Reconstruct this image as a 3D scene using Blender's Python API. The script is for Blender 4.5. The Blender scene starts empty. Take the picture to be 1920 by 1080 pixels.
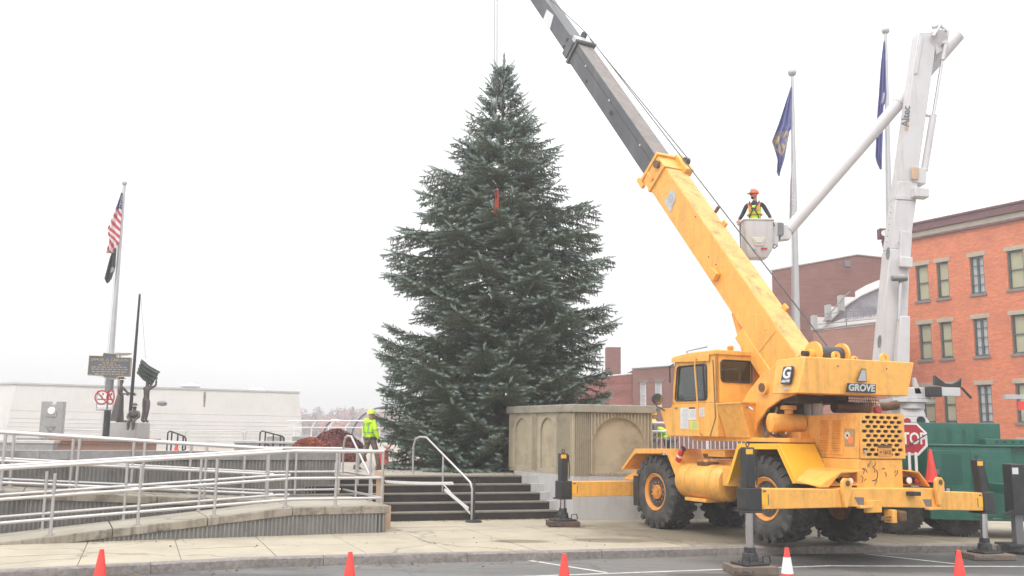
import bpy, bmesh, math, random
import numpy as np
from mathutils import Vector, Matrix
random.seed(7); rng = np.random.default_rng(7)
rad = math.radians; PI = math.pi
S = bpy.context.scene; COL = S.collection

# ------------------------------------------------------------------ camera, sky, sun, exposure
F = 1780.0; PITCH = math.atan(272/F); ROLL = .014
FW = Vector((0, math.cos(PITCH), math.sin(PITCH)))
r0 = Vector((1, 0, 0)); u0 = Vector((0, -math.sin(PITCH), math.cos(PITCH)))
RT = r0*math.cos(ROLL)+u0*math.sin(ROLL); UP = u0*math.cos(ROLL)-r0*math.sin(ROLL)
CAMP = Vector((0, 0, 2.1))
cd = bpy.data.cameras.new('camera'); cam = bpy.data.objects.new('camera', cd); COL.objects.link(cam)
cd.sensor_width = 36; cd.lens = 36*F/1920; cd.clip_end = 4000; cd.clip_start = .1
cam.matrix_world = Matrix(((RT.x, UP.x, -FW.x, CAMP.x), (RT.y, UP.y, -FW.y, CAMP.y), (RT.z, UP.z, -FW.z, CAMP.z), (0, 0, 0, 1)))
S.camera = cam
SUN_EL, SUN_AZ = rad(48), rad(205)
w = bpy.data.worlds.new('World'); S.world = w; w.use_nodes = True
nt = w.node_tree; nt.nodes.clear()
N = lambda t, **k: (lambda n: ([setattr(n, a, b) for a, b in k.items()], n)[1])(nt.nodes.new(t))
out = N('ShaderNodeOutputWorld'); bg = N('ShaderNodeBackground'); sky = N('ShaderNodeTexSky')
sky.sky_type = 'NISHITA'; sky.sun_disc = False; sky.sun_elevation = SUN_EL; sky.sun_rotation = SUN_AZ
bg.inputs[1].default_value = .1
tc = N('ShaderNodeTexCoord'); sep = N('ShaderNodeSeparateXYZ'); nt.links.new(tc.outputs['Generated'], sep.inputs[0])
rmp = N('ShaderNodeMapRange'); rmp.inputs[1].default_value = 0; rmp.inputs[2].default_value = 1
rmp.inputs[3].default_value = 9.9; rmp.inputs[4].default_value = 31
sq = N('ShaderNodeMath', operation='MULTIPLY'); mxz = N('ShaderNodeMath', operation='MAXIMUM'); mxz.inputs[1].default_value = 0
nt.links.new(sep.outputs[2], mxz.inputs[0]); nt.links.new(mxz.outputs[0], sq.inputs[0]); nt.links.new(mxz.outputs[0], sq.inputs[1]); nt.links.new(sq.outputs[0], rmp.inputs[0])
cl = N('ShaderNodeTexNoise'); cl.inputs['Scale'].default_value = 1.6; cl.inputs['Detail'].default_value = 4
mp = N('ShaderNodeMapping'); mp.inputs['Scale'].default_value = (1, 1, 3.5)
nt.links.new(tc.outputs['Generated'], mp.inputs[0]); nt.links.new(mp.outputs[0], cl.inputs[0])
cm = N('ShaderNodeMapRange'); cm.inputs[1].default_value = .3; cm.inputs[2].default_value = .7
cm.inputs[3].default_value = .93; cm.inputs[4].default_value = 1.09; nt.links.new(cl.outputs[0], cm.inputs[0])
mul = N('ShaderNodeMath', operation='MULTIPLY'); nt.links.new(rmp.outputs[0], mul.inputs[0]); nt.links.new(cm.outputs[0], mul.inputs[1])
vm = N('ShaderNodeVectorMath', operation='SCALE'); vm.inputs[0].default_value = (.99, .983, .99); nt.links.new(mul.outputs[0], vm.inputs[3])
mx = N('ShaderNodeMix', data_type='RGBA'); mx.inputs[0].default_value = .96
nt.links.new(sky.outputs[0], mx.inputs[6]); nt.links.new(vm.outputs[0], mx.inputs[7])
nt.links.new(mx.outputs[2], bg.inputs[0]); nt.links.new(bg.outputs[0], out.inputs[0])
sl = bpy.data.lights.new('sun', 'SUN'); sl.energy = 1.0; sl.angle = rad(25); sl.color = (1, .97, .92)
sun = bpy.data.objects.new('sun', sl); COL.objects.link(sun)
# light comes from behind and left of the camera, high, through the cloud
sd = Vector((-.45*math.cos(SUN_EL), -.89*math.cos(SUN_EL), math.sin(SUN_EL)))
sun.rotation_euler = sd.to_track_quat('Z', 'Y').to_euler()
S.view_settings.view_transform = 'Standard'; S.view_settings.look = 'None'
S.view_settings.exposure = 0.2; S.view_settings.gamma = 1
S.render.resolution_x = 1024; S.render.resolution_y = 576

# ------------------------------------------------------------------ helpers
def ray(px, py): return FW + RT*((px-960)/F) - UP*((py-540)/F)
def at(px, py, Y):                       # survey helper: the point seen at this bearing, Y metres out
    d = ray(px, py); return CAMP + d*(Y/d.y)
def on(px, py, z=0.0):                   # the point seen at this bearing on a level surface
    d = ray(px, py); return CAMP + d*((z-2.1)/d.z)
V = Vector
WM = {}
def props(o, label=None, cat=None, group=None, kind=None):
    if label: o['label'] = label
    if cat: o['category'] = cat
    if group: o['group'] = group
    if kind: o['kind'] = kind
    return o
def thing(name, label, cat, loc=(0, 0, 0), rz=0, group=None, scale=1, kind=None):
    o = bpy.data.objects.new(name, None); COL.objects.link(o); o.empty_display_size = .2
    o.location = loc; o.rotation_euler = (0, 0, rz); o.scale = (scale,)*3
    WM[o.name] = Matrix.Translation(V(loc)) @ Matrix.Rotation(rz, 4, 'Z') @ Matrix.Scale(scale, 4)
    return props(o, label, cat, group, kind)
class MB:
    def __init__(s): s.v = []; s.f = []; s.m = []; s.T = None; s.mi = 0
    def add(s, vs, fs):
        b = len(s.v)
        s.v += [tuple(s.T @ V(p)) if s.T else tuple(p) for p in vs]
        s.f += [tuple(i+b for i in f) for f in fs]; s.m += [s.mi]*len(fs); return s
    def box(s, x0, x1, y0, y1, z0, z1):
        return s.add([(x, y, z) for z in (z0, z1) for y in (y0, y1) for x in (x0, x1)],
                     [(0, 2, 3, 1), (4, 5, 7, 6), (0, 1, 5, 4), (2, 6, 7, 3), (0, 4, 6, 2), (1, 3, 7, 5)])
    def cbox(s, c, d, M=None):
        vs = [V((x*d[0]/2, y*d[1]/2, z*d[2]/2)) for z in (-1, 1) for y in (-1, 1) for x in (-1, 1)]
        if M: vs = [M @ p for p in vs]
        return s.add([p+V(c) for p in vs], [(0, 2, 3, 1), (4, 5, 7, 6), (0, 1, 5, 4), (2, 6, 7, 3), (0, 4, 6, 2), (1, 3, 7, 5)])
    def prism(s, poly, vec):
        n = len(poly); vec = V(vec); p = [V(q) for q in poly]
        return s.add(p+[q+vec for q in p], [tuple(range(n))[::-1], tuple(range(n, 2*n))]+[(i, (i+1) % n, (i+1) % n+n, i+n) for i in range(n)])
    def hexa(s, b, t):                  # bottom loop, top loop of 4
        n = len(b)
        return s.add(list(b)+list(t), [tuple(range(n))[::-1], tuple(range(n, 2*n))]+[(i, (i+1) % n, (i+1) % n+n, i+n) for i in range(n)])
    def tube(s, pts, r, n=8, closed=False, caps=True):
        pts = [V(p) for p in pts]; k = len(pts); rr = r if isinstance(r, (list, tuple)) else [r]*k
        vs = []; prev = None
        for i, p in enumerate(pts):
            a = pts[i-1] if (i > 0 or closed) else None; c = pts[(i+1) % k] if (i < k-1 or closed) else None
            t = ((p-a).normalized() if a is not None else V((0, 0, 0)))+((c-p).normalized() if c is not None else V((0, 0, 0)))
            if t.length < 1e-6: t = V((0, 0, 1))
            t.normalize()
            if prev is None:
                u = t.cross(V((0, 0, 1)));
                if u.length < .05: u = t.cross(V((1, 0, 0)))
            else: u = prev-t*prev.dot(t)
            u.normalize(); prev = u; wv = t.cross(u)
            for j in range(n):
                an = 2*PI*j/n; vs.append(p+(u*math.cos(an)+wv*math.sin(an))*rr[i])
        fs = [(i*n+j, i*n+(j+1) % n, ((i+1) % k)*n+(j+1) % n, ((i+1) % k)*n+j) for i in range(k if closed else k-1) for j in range(n)]
        if caps and not closed: fs += [tuple(range(n))[::-1], tuple(range((k-1)*n, k*n))]
        return s.add(vs, fs)
    def cyl(s, a, b, r, r2=None, n=16): return s.tube([a, b], [r, r if r2 is None else r2], n)
    def lathe(s, prof, c=(0, 0, 0), axis='z', n=24):   # prof: (along, radius)
        c = V(c); vs = []
        for h, r in prof:
            for j in range(n):
                a = 2*PI*j/n; x, y = r*math.cos(a), r*math.sin(a)
                vs.append(c+(V((x, y, h)) if axis == 'z' else V((h, x, y)) if axis == 'x' else V((y, h, x))))
        k = len(prof); fs = [(i*n+j, i*n+(j+1) % n, (i+1)*n+(j+1) % n, (i+1)*n+j) for i in range(k-1) for j in range(n)]
        fs += [tuple(range(n))[::-1], tuple(range((k-1)*n, k*n))]
        return s.add(vs, fs)
    def ball(s, c, r, n=12, sc=(1, 1, 1)):
        k = max(4, n//2)
        pr = [(-math.cos(PI*i/k), max(.02, math.sin(PI*i/k))) for i in range(k+1)]
        vs = []; c = V(c)
        for h, q in pr:
            for j in range(n):
                a = 2*PI*j/n; vs.append(c+V((q*math.cos(a)*r*sc[0], q*math.sin(a)*r*sc[1], h*r*sc[2])))
        fs = [(i*n+j, i*n+(j+1) % n, (i+1)*n+(j+1) % n, (i+1)*n+j) for i in range(k) for j in range(n)]
        fs += [tuple(range(n))[::-1], tuple(range(k*n, (k+1)*n))]
        return s.add(vs, fs)
    def plate_hole(s, outer, inner, th):   # 4-corner outer, inner loop (len multiple of 4, starting near corner 0), thickness vector
        o = [V(p) for p in outer]; q = [V(p) for p in inner]; th = V(th); m = len(q); k = m//4
        vs = o+q+[p+th for p in o]+[p+th for p in q]; B = 4+m; fr = []; fs = []
        for j in range(m):                      # each inner edge fans to the corner it is nearest
            ca, cb_ = int(((j)/k)+.5) % 4, int(((j+1)/k)+.5) % 4
            a_, b_ = 4+j, 4+(j+1) % m
            if ca == cb_: fr.append((ca, b_, a_))
            else: fr.append((ca, cb_, b_, a_))
        fs = fr+[tuple(B+i for i in f)[::-1] for f in fr]
        fs += [(c, (c+1) % 4, (c+1) % 4+B, c+B) for c in range(4)]
        fs += [(4+i, 4+(i+1) % m, 4+(i+1) % m+B, 4+i+B) for i in range(m)]
        return s.add(vs, fs)
    def build(s, name, mat, parent=None, local=False, bevel=0, smooth=35, recalc=True, kind=None, label=None, seg=2, uv=False):
        me = bpy.data.meshes.new(name); vs = s.v
        if parent is not None and not local:
            I = WM[parent.name].inverted(); vs = [tuple(I @ V(p)) for p in vs]
        me.from_pydata(vs, [], s.f)
        mats = mat if isinstance(mat, (list, tuple)) else [mat]
        for m_ in mats: me.materials.append(m_)
        if len(mats) > 1: me.polygons.foreach_set('material_index', s.m)
        if recalc and len(s.f) < 60000:
            bm = bmesh.new(); bm.from_mesh(me); bmesh.ops.recalc_face_normals(bm, faces=bm.faces); bm.to_mesh(me); bm.free()
        me.validate()
        if smooth: me.shade_smooth(); me.set_sharp_from_angle(angle=rad(smooth))
        o = bpy.data.objects.new(name, me); COL.objects.link(o)
        if parent is not None: o.parent = parent; WM[o.name] = WM[parent.name].copy()
        else: WM[o.name] = Matrix.Identity(4)
        if bevel:
            b = o.modifiers.new('bevel', 'BEVEL'); b.width = bevel; b.segments = seg; b.limit_method = 'ANGLE'; b.angle_limit = rad(40); b.harden_normals = False
        if kind: o['kind'] = kind
        if label: o['label'] = label
        return o
def inst(src, name, parent, loc=None, rot=None, sc=None):        # another part or thing sharing the mesh
    o = bpy.data.objects.new(name, src.data); COL.objects.link(o)
    if parent is not None: o.parent = parent
    if loc is not None: o.location = loc
    if rot is not None: o.rotation_euler = rot
    if sc is not None: o.scale = sc
    for m_ in src.modifiers:
        b = o.modifiers.new('bevel', 'BEVEL'); b.width = m_.width; b.segments = m_.segments; b.limit_method = 'ANGLE'; b.angle_limit = m_.angle_limit
    WM[o.name] = (WM[parent.name] if parent is not None else Matrix.Identity(4)) @ Matrix.LocRotScale(V(loc or (0, 0, 0)), None, None)
    return o
def copy_tree(o, parent=None):
    c = o.copy(); COL.objects.link(c); c.parent = parent
    for k in [k for k in o.children]: copy_tree(k, c)
    return c
def text(name, s, size, M, mat, parent=None, ext=.004, offset=0.0, align='CENTER', shear=0, xs=1):
    cu = bpy.data.curves.new(name, 'FONT'); cu.body = s; cu.size = size; cu.extrude = ext; cu.align_x = align; cu.align_y = 'CENTER'
    cu.offset = offset; cu.shear = shear; cu.resolution_u = 3
    t = bpy.data.objects.new(name, cu); COL.objects.link(t)
    dg = bpy.context.evaluated_depsgraph_get(); dg.update(); me = bpy.data.meshes.new_from_object(t.evaluated_get(dg))
    bpy.data.objects.remove(t); me.transform(M @ Matrix.Diagonal((xs, 1, 1, 1)))
    if parent is not None: pass
    me.materials.clear(); me.materials.append(mat)
    o = bpy.data.objects.new(name, me); COL.objects.link(o)
    if parent is not None: o.parent = parent
    return o
def frameM(o, x, z):                    # matrix whose local X = x, local Y = z(up), local Z = outwards
    x = V(x).normalized(); z = V(z).normalized(); n = x.cross(z)
    return Matrix(((x.x, z.x, n.x, o[0]), (x.y, z.y, n.y, o[1]), (x.z, z.z, n.z, o[2]), (0, 0, 0, 1)))
def rrect(x0, x1, y0, y1, r, k=3):      # rounded rectangle, k+1 points per corner, starts at corner (x0,y0) ccw
    pts = []
    for cx, cy, a0 in ((x0+r, y0+r, PI), (x1-r, y0+r, 1.5*PI), (x1-r, y1-r, 0), (x0+r, y1-r, .5*PI)):
        for i in range(k+1): a = a0+.5*PI*i/k; pts.append((cx+r*math.cos(a), cy+r*math.sin(a)))
    h = (k+1)//2; return pts[h:]+pts[:h]

# ------------------------------------------------------------------ materials
def mat(name, col, rough=.6, metal=0, var=.12, scale=3, bump=0, bscale=40, dirt=None, dirt_amt=0, dirt_scale=2, stretch=(1, 1, 1), spec=.5, coat=0, tr=0, alpha=None, emit=0, streak=0, scol=(.1, .08, .06)):
    m = bpy.data.materials.new(name); m.use_nodes = True; t = m.node_tree; b = t.nodes['Principled BSDF']
    L = t.links.new; nn = t.nodes.new
    b.inputs['Roughness'].default_value = rough; b.inputs['Metallic'].default_value = metal
    b.inputs['Specular IOR Level'].default_value = spec; b.inputs['Coat Weight'].default_value = coat
    if tr: b.inputs['Transmission Weight'].default_value = tr
    if emit: b.inputs['Emission Color'].default_value = (*col, 1); b.inputs['Emission Strength'].default_value = emit
    tc = nn('ShaderNodeTexCoord'); mp = nn('ShaderNodeMapping'); mp.inputs['Scale'].default_value = stretch; L(tc.outputs['Object'], mp.inputs[0])
    n = nn('ShaderNodeTexNoise'); n.inputs['Scale'].default_value = scale; n.inputs['Detail'].default_value = 6; n.inputs['Roughness'].default_value = .62; L(mp.outputs[0], n.inputs[0])
    r = nn('ShaderNodeMapRange'); r.inputs[1].default_value = .3; r.inputs[2].default_value = .7; r.inputs[3].default_value = 1-var; r.inputs[4].default_value = 1+var; L(n.outputs[0], r.inputs[0])
    v = nn('ShaderNodeVectorMath'); v.operation = 'SCALE'; v.inputs[0].default_value = col; L(r.outputs[0], v.inputs[3]); cur = v.outputs[0]
    if dirt:
        n2 = nn('ShaderNodeTexNoise'); n2.inputs['Scale'].default_value = dirt_scale; n2.inputs['Detail'].default_value = 8; n2.inputs['Roughness'].default_value = .7; L(mp.outputs[0], n2.inputs[0])
        r2 = nn('ShaderNodeMapRange'); r2.inputs[1].default_value = .48; r2.inputs[2].default_value = .72; r2.inputs[3].default_value = 0; r2.inputs[4].default_value = dirt_amt; L(n2.outputs[0], r2.inputs[0])
        x = nn('ShaderNodeMix'); x.data_type = 'RGBA'; L(r2.outputs[0], x.inputs[0]); L(cur, x.inputs[6]); x.inputs[7].default_value = (*dirt, 1); cur = x.outputs[2]
        r3 = nn('ShaderNodeMapRange'); r3.inputs[3].default_value = rough; r3.inputs[4].default_value = min(1, rough+.3); L(r2.outputs[0], r3.inputs[0]); L(r3.outputs[0], b.inputs['Roughness'])
    if streak:                                   # rain-washed grime running down the surface
        ms = nn('ShaderNodeMapping'); ms.inputs['Scale'].default_value = (9, 9, .8); L(tc.outputs['Object'], ms.inputs[0])
        n4 = nn('ShaderNodeTexNoise'); n4.inputs['Scale'].default_value = 1; n4.inputs['Detail'].default_value = 5; L(ms.outputs[0], n4.inputs[0])
        r4 = nn('ShaderNodeMapRange'); r4.inputs[1].default_value = .5; r4.inputs[2].default_value = .8; r4.inputs[4].default_value = streak; L(n4.outputs[0], r4.inputs[0])
        x4 = nn('ShaderNodeMix'); x4.data_type = 'RGBA'; L(r4.outputs[0], x4.inputs[0]); L(cur, x4.inputs[6]); x4.inputs[7].default_value = (*scol, 1); cur = x4.outputs[2]
    L(cur, b.inputs['Base Color'])
    if bump:
        n3 = nn('ShaderNodeTexNoise'); n3.inputs['Scale'].default_value = bscale; n3.inputs['Detail'].default_value = 5; L(mp.outputs[0], n3.inputs[0])
        bp = nn('ShaderNodeBump'); bp.inputs['Strength'].default_value = bump; bp.inputs['Distance'].default_value = .01; L(n3.outputs[0], bp.inputs['Height']); L(bp.outputs[0], b.inputs['Normal'])
    return m
def brickmat(name, c1, c2, mortar, u=.215, h=.075, var=.25, streak=.35, dark=(.12, .06, .05)):
    m = bpy.data.materials.new(name); m.use_nodes = True; t = m.node_tree; b = t.nodes['Principled BSDF']; L = t.links.new; nn = t.nodes.new
    b.inputs['Roughness'].default_value = .85; b.inputs['Specular IOR Level'].default_value = .2
    tc = nn('ShaderNodeTexCoord'); se = nn('ShaderNodeSeparateXYZ'); L(tc.outputs['Object'], se.inputs[0])
    ad = nn('ShaderNodeMath'); L(se.outputs[0], ad.inputs[0]); L(se.outputs[1], ad.inputs[1])
    cb = nn('ShaderNodeCombineXYZ'); L(ad.outputs[0], cb.inputs[0]); L(se.outputs[2], cb.inputs[1])
    br = nn('ShaderNodeTexBrick'); L(cb.outputs[0], br.inputs[0]); br.inputs['Scale'].default_value = 1
    br.inputs['Brick Width'].default_value = u; br.inputs['Row Height'].default_value = h; br.inputs['Mortar Size'].default_value = .008
    br.inputs['Color1'].default_value = (*c1, 1); br.inputs['Color2'].default_value = (*c2, 1); br.inputs['Mortar'].default_value = (*mortar, 1)
    n = nn('ShaderNodeTexNoise'); n.inputs['Scale'].default_value = 1; n.inputs['Detail'].default_value = 7; n.inputs['Roughness'].default_value = .65
    mp = nn('ShaderNodeMapping'); mp.inputs['Scale'].default_value = (.9, 5.5, 1); L(cb.outputs[0], mp.inputs[0]); L(mp.outputs[0], n.inputs[0])
    r = nn('ShaderNodeMapRange'); r.inputs[1].default_value = .25; r.inputs[2].default_value = .75; r.inputs[3].default_value = 1-var; r.inputs[4].default_value = 1+var; L(n.outputs[0], r.inputs[0])
    v = nn('ShaderNodeVectorMath'); v.operation = 'SCALE'; L(br.outputs[0], v.inputs[0]); L(r.outputs[0], v.inputs[3])
    n2 = nn('ShaderNodeTexNoise'); n2.inputs['Scale'].default_value = .55; n2.inputs['Detail'].default_value = 6; L(cb.outputs[0], n2.inputs[0])
    r2 = nn('ShaderNodeMapRange'); r2.inputs[1].default_value = .5; r2.inputs[2].default_value = .75; r2.inputs[4].default_value = streak; L(n2.outputs[0], r2.inputs[0])
    x = nn('ShaderNodeMix'); x.data_type = 'RGBA'; L(r2.outputs[0], x.inputs[0]); L(v.outputs[0], x.inputs[6]); x.inputs[7].default_value = (*dark, 1)
    L(x.outputs[2], b.inputs['Base Color'])
    bp = nn('ShaderNodeBump'); bp.inputs['Strength'].default_value = .4; bp.inputs['Distance'].default_value = .01; L(br.outputs['Fac'], bp.inputs['Height']); bp.invert = True; L(bp.outputs[0], b.inputs['Normal'])
    return m
M = dict(
 yellow=mat('crane_yellow_paint', (.88, .44, .085), .45, var=.06, scale=1.5, dirt=(.38, .20, .07), dirt_amt=.4, dirt_scale=6.5, coat=.1, streak=.34, scol=(.25, .13, .05), bump=.08, bscale=60),
 yellow2=mat('fresh_yellow_paint', (.9, .49, .03), .35, var=.05, scale=2, dirt=(.5, .25, .04), dirt_amt=.3, dirt_scale=3, coat=.25),
 boomtop=mat('worn_boom_top', (.72, .44, .14), .6, var=.1, scale=2, dirt=(.22, .14, .09), dirt_amt=.95, dirt_scale=3.2),
 decal=mat('decal_grey', (.42, .42, .45), .5, var=.05), decaldark=mat('decal_dark', (.03, .035, .04), .5),
 steelgrey=mat('boom_grey_steel', (.09, .095, .105), .42, .35, var=.18, scale=1.2, dirt=(.3, .27, .24), dirt_amt=.3, dirt_scale=2.5, stretch=(1, 1, .4), bump=.1),
 steeltop=mat('boom_grey_top', (.22, .2, .19), .6, .1, var=.2, scale=3, dirt=(.4, .3, .22), dirt_amt=.6, dirt_scale=5),
 dark=mat('dark_grease', (.035, .028, .024), .75, var=.3, scale=6, bump=.3),
 brownmetal=mat('brown_greasy_metal', (.16, .085, .04), .6, .1, var=.3, scale=4, dirt=(.05, .03, .02), dirt_amt=.8),
 black=mat('jack_black', (.025, .026, .028), .45, var=.15, scale=5, dirt=(.09, .08, .07), dirt_amt=.4),
 rubber=mat('tyre_rubber', (.062, .06, .058), .85, var=.25, scale=5, dirt=(.2, .18, .16), dirt_amt=.55, dirt_scale=4, bump=.3, spec=.25),
 chrome=mat('chrome_rod', (.6, .6, .62), .18, 1, var=.04),
 steel=mat('stainless_rail', (.56, .545, .54), .36, .8, var=.06, scale=8),
 glass=mat('tinted_glass', (.05, .06, .06), .04, 0, var=.02, spec=.9),

 wood=mat('dark_timber', (.09, .055, .04), .85, var=.3, scale=6, stretch=(1, 6, 1), bump=.5),
 woodmat=mat('worn_pad_timber', (.17, .13, .10), .85, var=.3, scale=5, stretch=(1, 6, 1), bump=.5),
 white=mat('white_gelcoat', (.58, .57, .58), .4, streak=.35, scol=(.3, .28, .26), var=.04, scale=2, dirt=(.45, .42, .38), dirt_amt=.35, dirt_scale=2.2),
 boomwhite=mat('fibreglass_boom', (.58, .56, .565), .45, var=.04, scale=1.2, dirt=(.45, .42, .4), dirt_amt=.4, dirt_scale=1.4, stretch=(1, 1, .5)),
 green=mat('truck_green', (.012, .115, .08), .38, streak=.3, scol=(.05, .1, .08), var=.1, scale=2, dirt=(.06, .16, .13), dirt_amt=.5, coat=.2),
 greend=mat('truck_green_inset_panel', (.01, .085, .062), .45, var=.1),
 red=mat('red_lens', (.45, .02, .02), .2, var=.1), redpaint=mat('extinguisher_red', (.5, .02, .02), .3),
 stopred=mat('stop_sign_red', (.42, .02, .035), .45, var=.05),
 lens=mat('lamp_lens', (.75, .75, .75), .08, var=.02, coat=.5),
 plain_white=mat('white_sheeting', (.78, .78, .77), .5, var=.03),
 paper=mat('placard_white', (.68, .68, .7), .6, var=.04), lime_sticker=mat('placard_lime', (.62, .68, .12), .6),
 orange=mat('cone_orange', (.84, .065, .05), .45, var=.06, scale=4, dirt=(.35, .08, .06), dirt_amt=.3, dirt_scale=6),
 conc=mat('warm_concrete', (.36, .33, .27), .85, var=.1, scale=1.6, dirt=(.26, .22, .16), dirt_amt=.55, dirt_scale=1.1, bump=.25, bscale=60),
 slab=mat('sidewalk_concrete', (.385, .342, .26), .8, var=.1, scale=1.2, dirt=(.27, .235, .175), dirt_amt=.6, dirt_scale=.7, bump=.25, bscale=90),
 slabedge=mat('stained_slab_edge', (.32, .285, .23), .9, streak=.85, scol=(.05, .042, .035), var=.2, scale=3, dirt=(.03, .025, .02), dirt_amt=1.0, dirt_scale=2.8, stretch=(.55, .55, 1), bump=.6, bscale=25),
 ribs=mat('ribbed_concrete', (.24, .232, .22), .9, streak=.4, scol=(.1, .095, .09), var=.14, scale=1.3, dirt=(.09, .085, .08), dirt_amt=.5, dirt_scale=1.2, bump=.4, bscale=30),
 plinth=mat('planter_concrete', (.42, .365, .265), .9, var=.12, scale=1.4, dirt=(.17, .14, .085), dirt_amt=.65, dirt_scale=1.5, bump=.5, bscale=35),
 plinthpanel=mat('planter_panel', (.41, .345, .24), .9, var=.14, scale=1.0, dirt=(.14, .11, .06), dirt_amt=.7, dirt_scale=1.3, bump=.3, bscale=20),
 cap=mat('planter_cap', (.31, .285, .23), .9, var=.14, scale=2, dirt=(.1, .09, .07), dirt_amt=.6, dirt_scale=2.5, bump=.5, bscale=40),
 render=mat('white_render', (.47, .465, .46), .85, streak=.3, scol=(.22, .2, .18), var=.06, scale=1.2, dirt=(.3, .28, .26), dirt_amt=.5, dirt_scale=1.0, bump=.2),
 granite=mat('granite_kerb', (.24, .215, .2), .9, var=.3, scale=14, dirt=(.12, .1, .085), dirt_amt=.6, dirt_scale=3, bump=.9, bscale=30),
 graniteband=mat('granite_band', (.30, .295, .295), .75, var=.15, scale=10, dirt=(.2, .19, .18), dirt_amt=.5, dirt_scale=3, bump=.2),
 riser=mat('dark_granite_riser', (.018, .013, .012), .7, var=.3, scale=10, dirt=(.07, .055, .05), dirt_amt=.5),
 tread=mat('step_tread', (.20, .18, .15), .8, var=.2, scale=8),
 terra=mat('terracotta_stone', (.33, .2, .155), .85, var=.12, scale=2, dirt=(.2, .11, .085), dirt_amt=.4),
 bronze=mat('bronze', (.105, .085, .08), .42, .55, var=.3, scale=4, dirt=(.1, .12, .1), dirt_amt=.5, dirt_scale=6, bump=.3, bscale=30),
 pedestal=mat('pale_pedestal', (.40, .40, .39), .8, var=.08, scale=2, dirt=(.28, .27, .26), dirt_amt=.5),
 siding=mat('white_siding', (.60, .585, .565), .7, streak=.18, scol=(.4, .38, .35), var=.05, scale=.35, dirt=(.40, .38, .35), dirt_amt=.4, dirt_scale=.5),
 stain=mat('rust_streak', (.24, .2, .17), .9, var=.35, scale=5),
 flash=mat('roof_flashing', (.5, .5, .5), .5, .3), greymetal=mat('grey_metal', (.2, .2, .21), .5, .4),
 blackmetal=mat('black_metal', (.02, .02, .025), .5), alu=mat('flagpole_aluminium', (.52, .52, .53), .4, .6, var=.05),
 whitepole=mat('white_painted_steel', (.72, .72, .74), .4), lamp=mat('lamp_arm_grey', (.13, .13, .15), .5, .3),
 lintel=mat('stone_lintel', (.40, .34, .26), .85, var=.12, scale=3), sill=mat('stone_sill', (.20, .175, .15), .85, var=.15, scale=3),
 frame=mat('window_frame_green', (.06, .085, .085), .5, var=.1), framew=mat('window_frame_white', (.7, .7, .7), .5),
 blind=mat('window_blind', (.40, .39, .26), .7, var=.06, scale=1.5), blindw=mat('white_curtain', (.45, .47, .48), .7, var=.1), winglass=mat('window_glass', (.13, .15, .16), .08, spec=.8),
 cornice=mat('maroon_cornice', (.14, .055, .06), .6, var=.15), cornice_cream=mat('cream_cornice', (.43, .38, .31), .8, var=.1, scale=4),
 asphalt=None, lime=mat('hi_vis_lime', (.52, .90, .03), .7, var=.08, scale=8, emit=0), limehat=mat('lime_helmet', (.55, .9, .05), .3),
 greystripe=mat('reflective_stripe', (.22, .27, .22), .5), olive=mat('olive_work_trousers', (.15, .115, .09), .9, var=.15, scale=12, bump=.4),
 skin=mat('skin', (.42, .22, .15), .6, var=.06), darkcloth=mat('dark_sleeves', (.035, .035, .045), .9, var=.2), boot=mat('boot_leather', (.12, .09, .065), .8, var=.3),
 vestorange=mat('vest_orange', (.8, .25, .08), .7), hairblack=mat('dark_hair', (.02, .015, .012), .8), orangehat=mat('orange_helmet', (.72, .1, .035), .3),
 yellowhat=mat('yellow_helmet', (.8, .6, .03), .3), denim=mat('grey_jacket', (.16, .15, .15), .9, var=.2), glove=mat('glove_black', (.03, .03, .03), .8),
 signblue=mat('marker_blue', (.10, .115, .145), .5, var=.1), signgold=mat('marker_gold', (.38, .31, .22), .5), rope=mat('wire_rope', (.08, .08, .085), .5, .5),
 sling=mat('orange_sling', (.72, .09, .03), .8), hookm=mat('hook_block', (.22, .23, .24), .5, .4), linepaint=mat('road_line_white', (.5, .5, .49), .8, var=.3, scale=6),
 tan=mat('tan_board', (.52, .36, .24), .8, var=.1), cloudy=mat('skylight_dome', (.7, .7, .7), .4), graffiti=mat('wall_mural_grey', (.24, .24, .27), .7, var=.3, scale=.8, dirt=(.55, .55, .58), dirt_amt=.7, dirt_scale=.5),
)
M['road'] = mat('asphalt', (.155, .152, .145), .62, var=.16, scale=.9, dirt=(.035, .034, .034), dirt_amt=.7, dirt_scale=.45, bump=.5, bscale=130, stretch=(.45, 1.3, 1))
M['earth'] = mat('ground', (.2, .19, .15), .95, var=.2, scale=.2)
M['plaza'] = mat('plaza_paving', (.36, .32, .27), .85, var=.12, scale=1.5, dirt=(.24, .19, .14), dirt_amt=.5, bump=.2)

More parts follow.
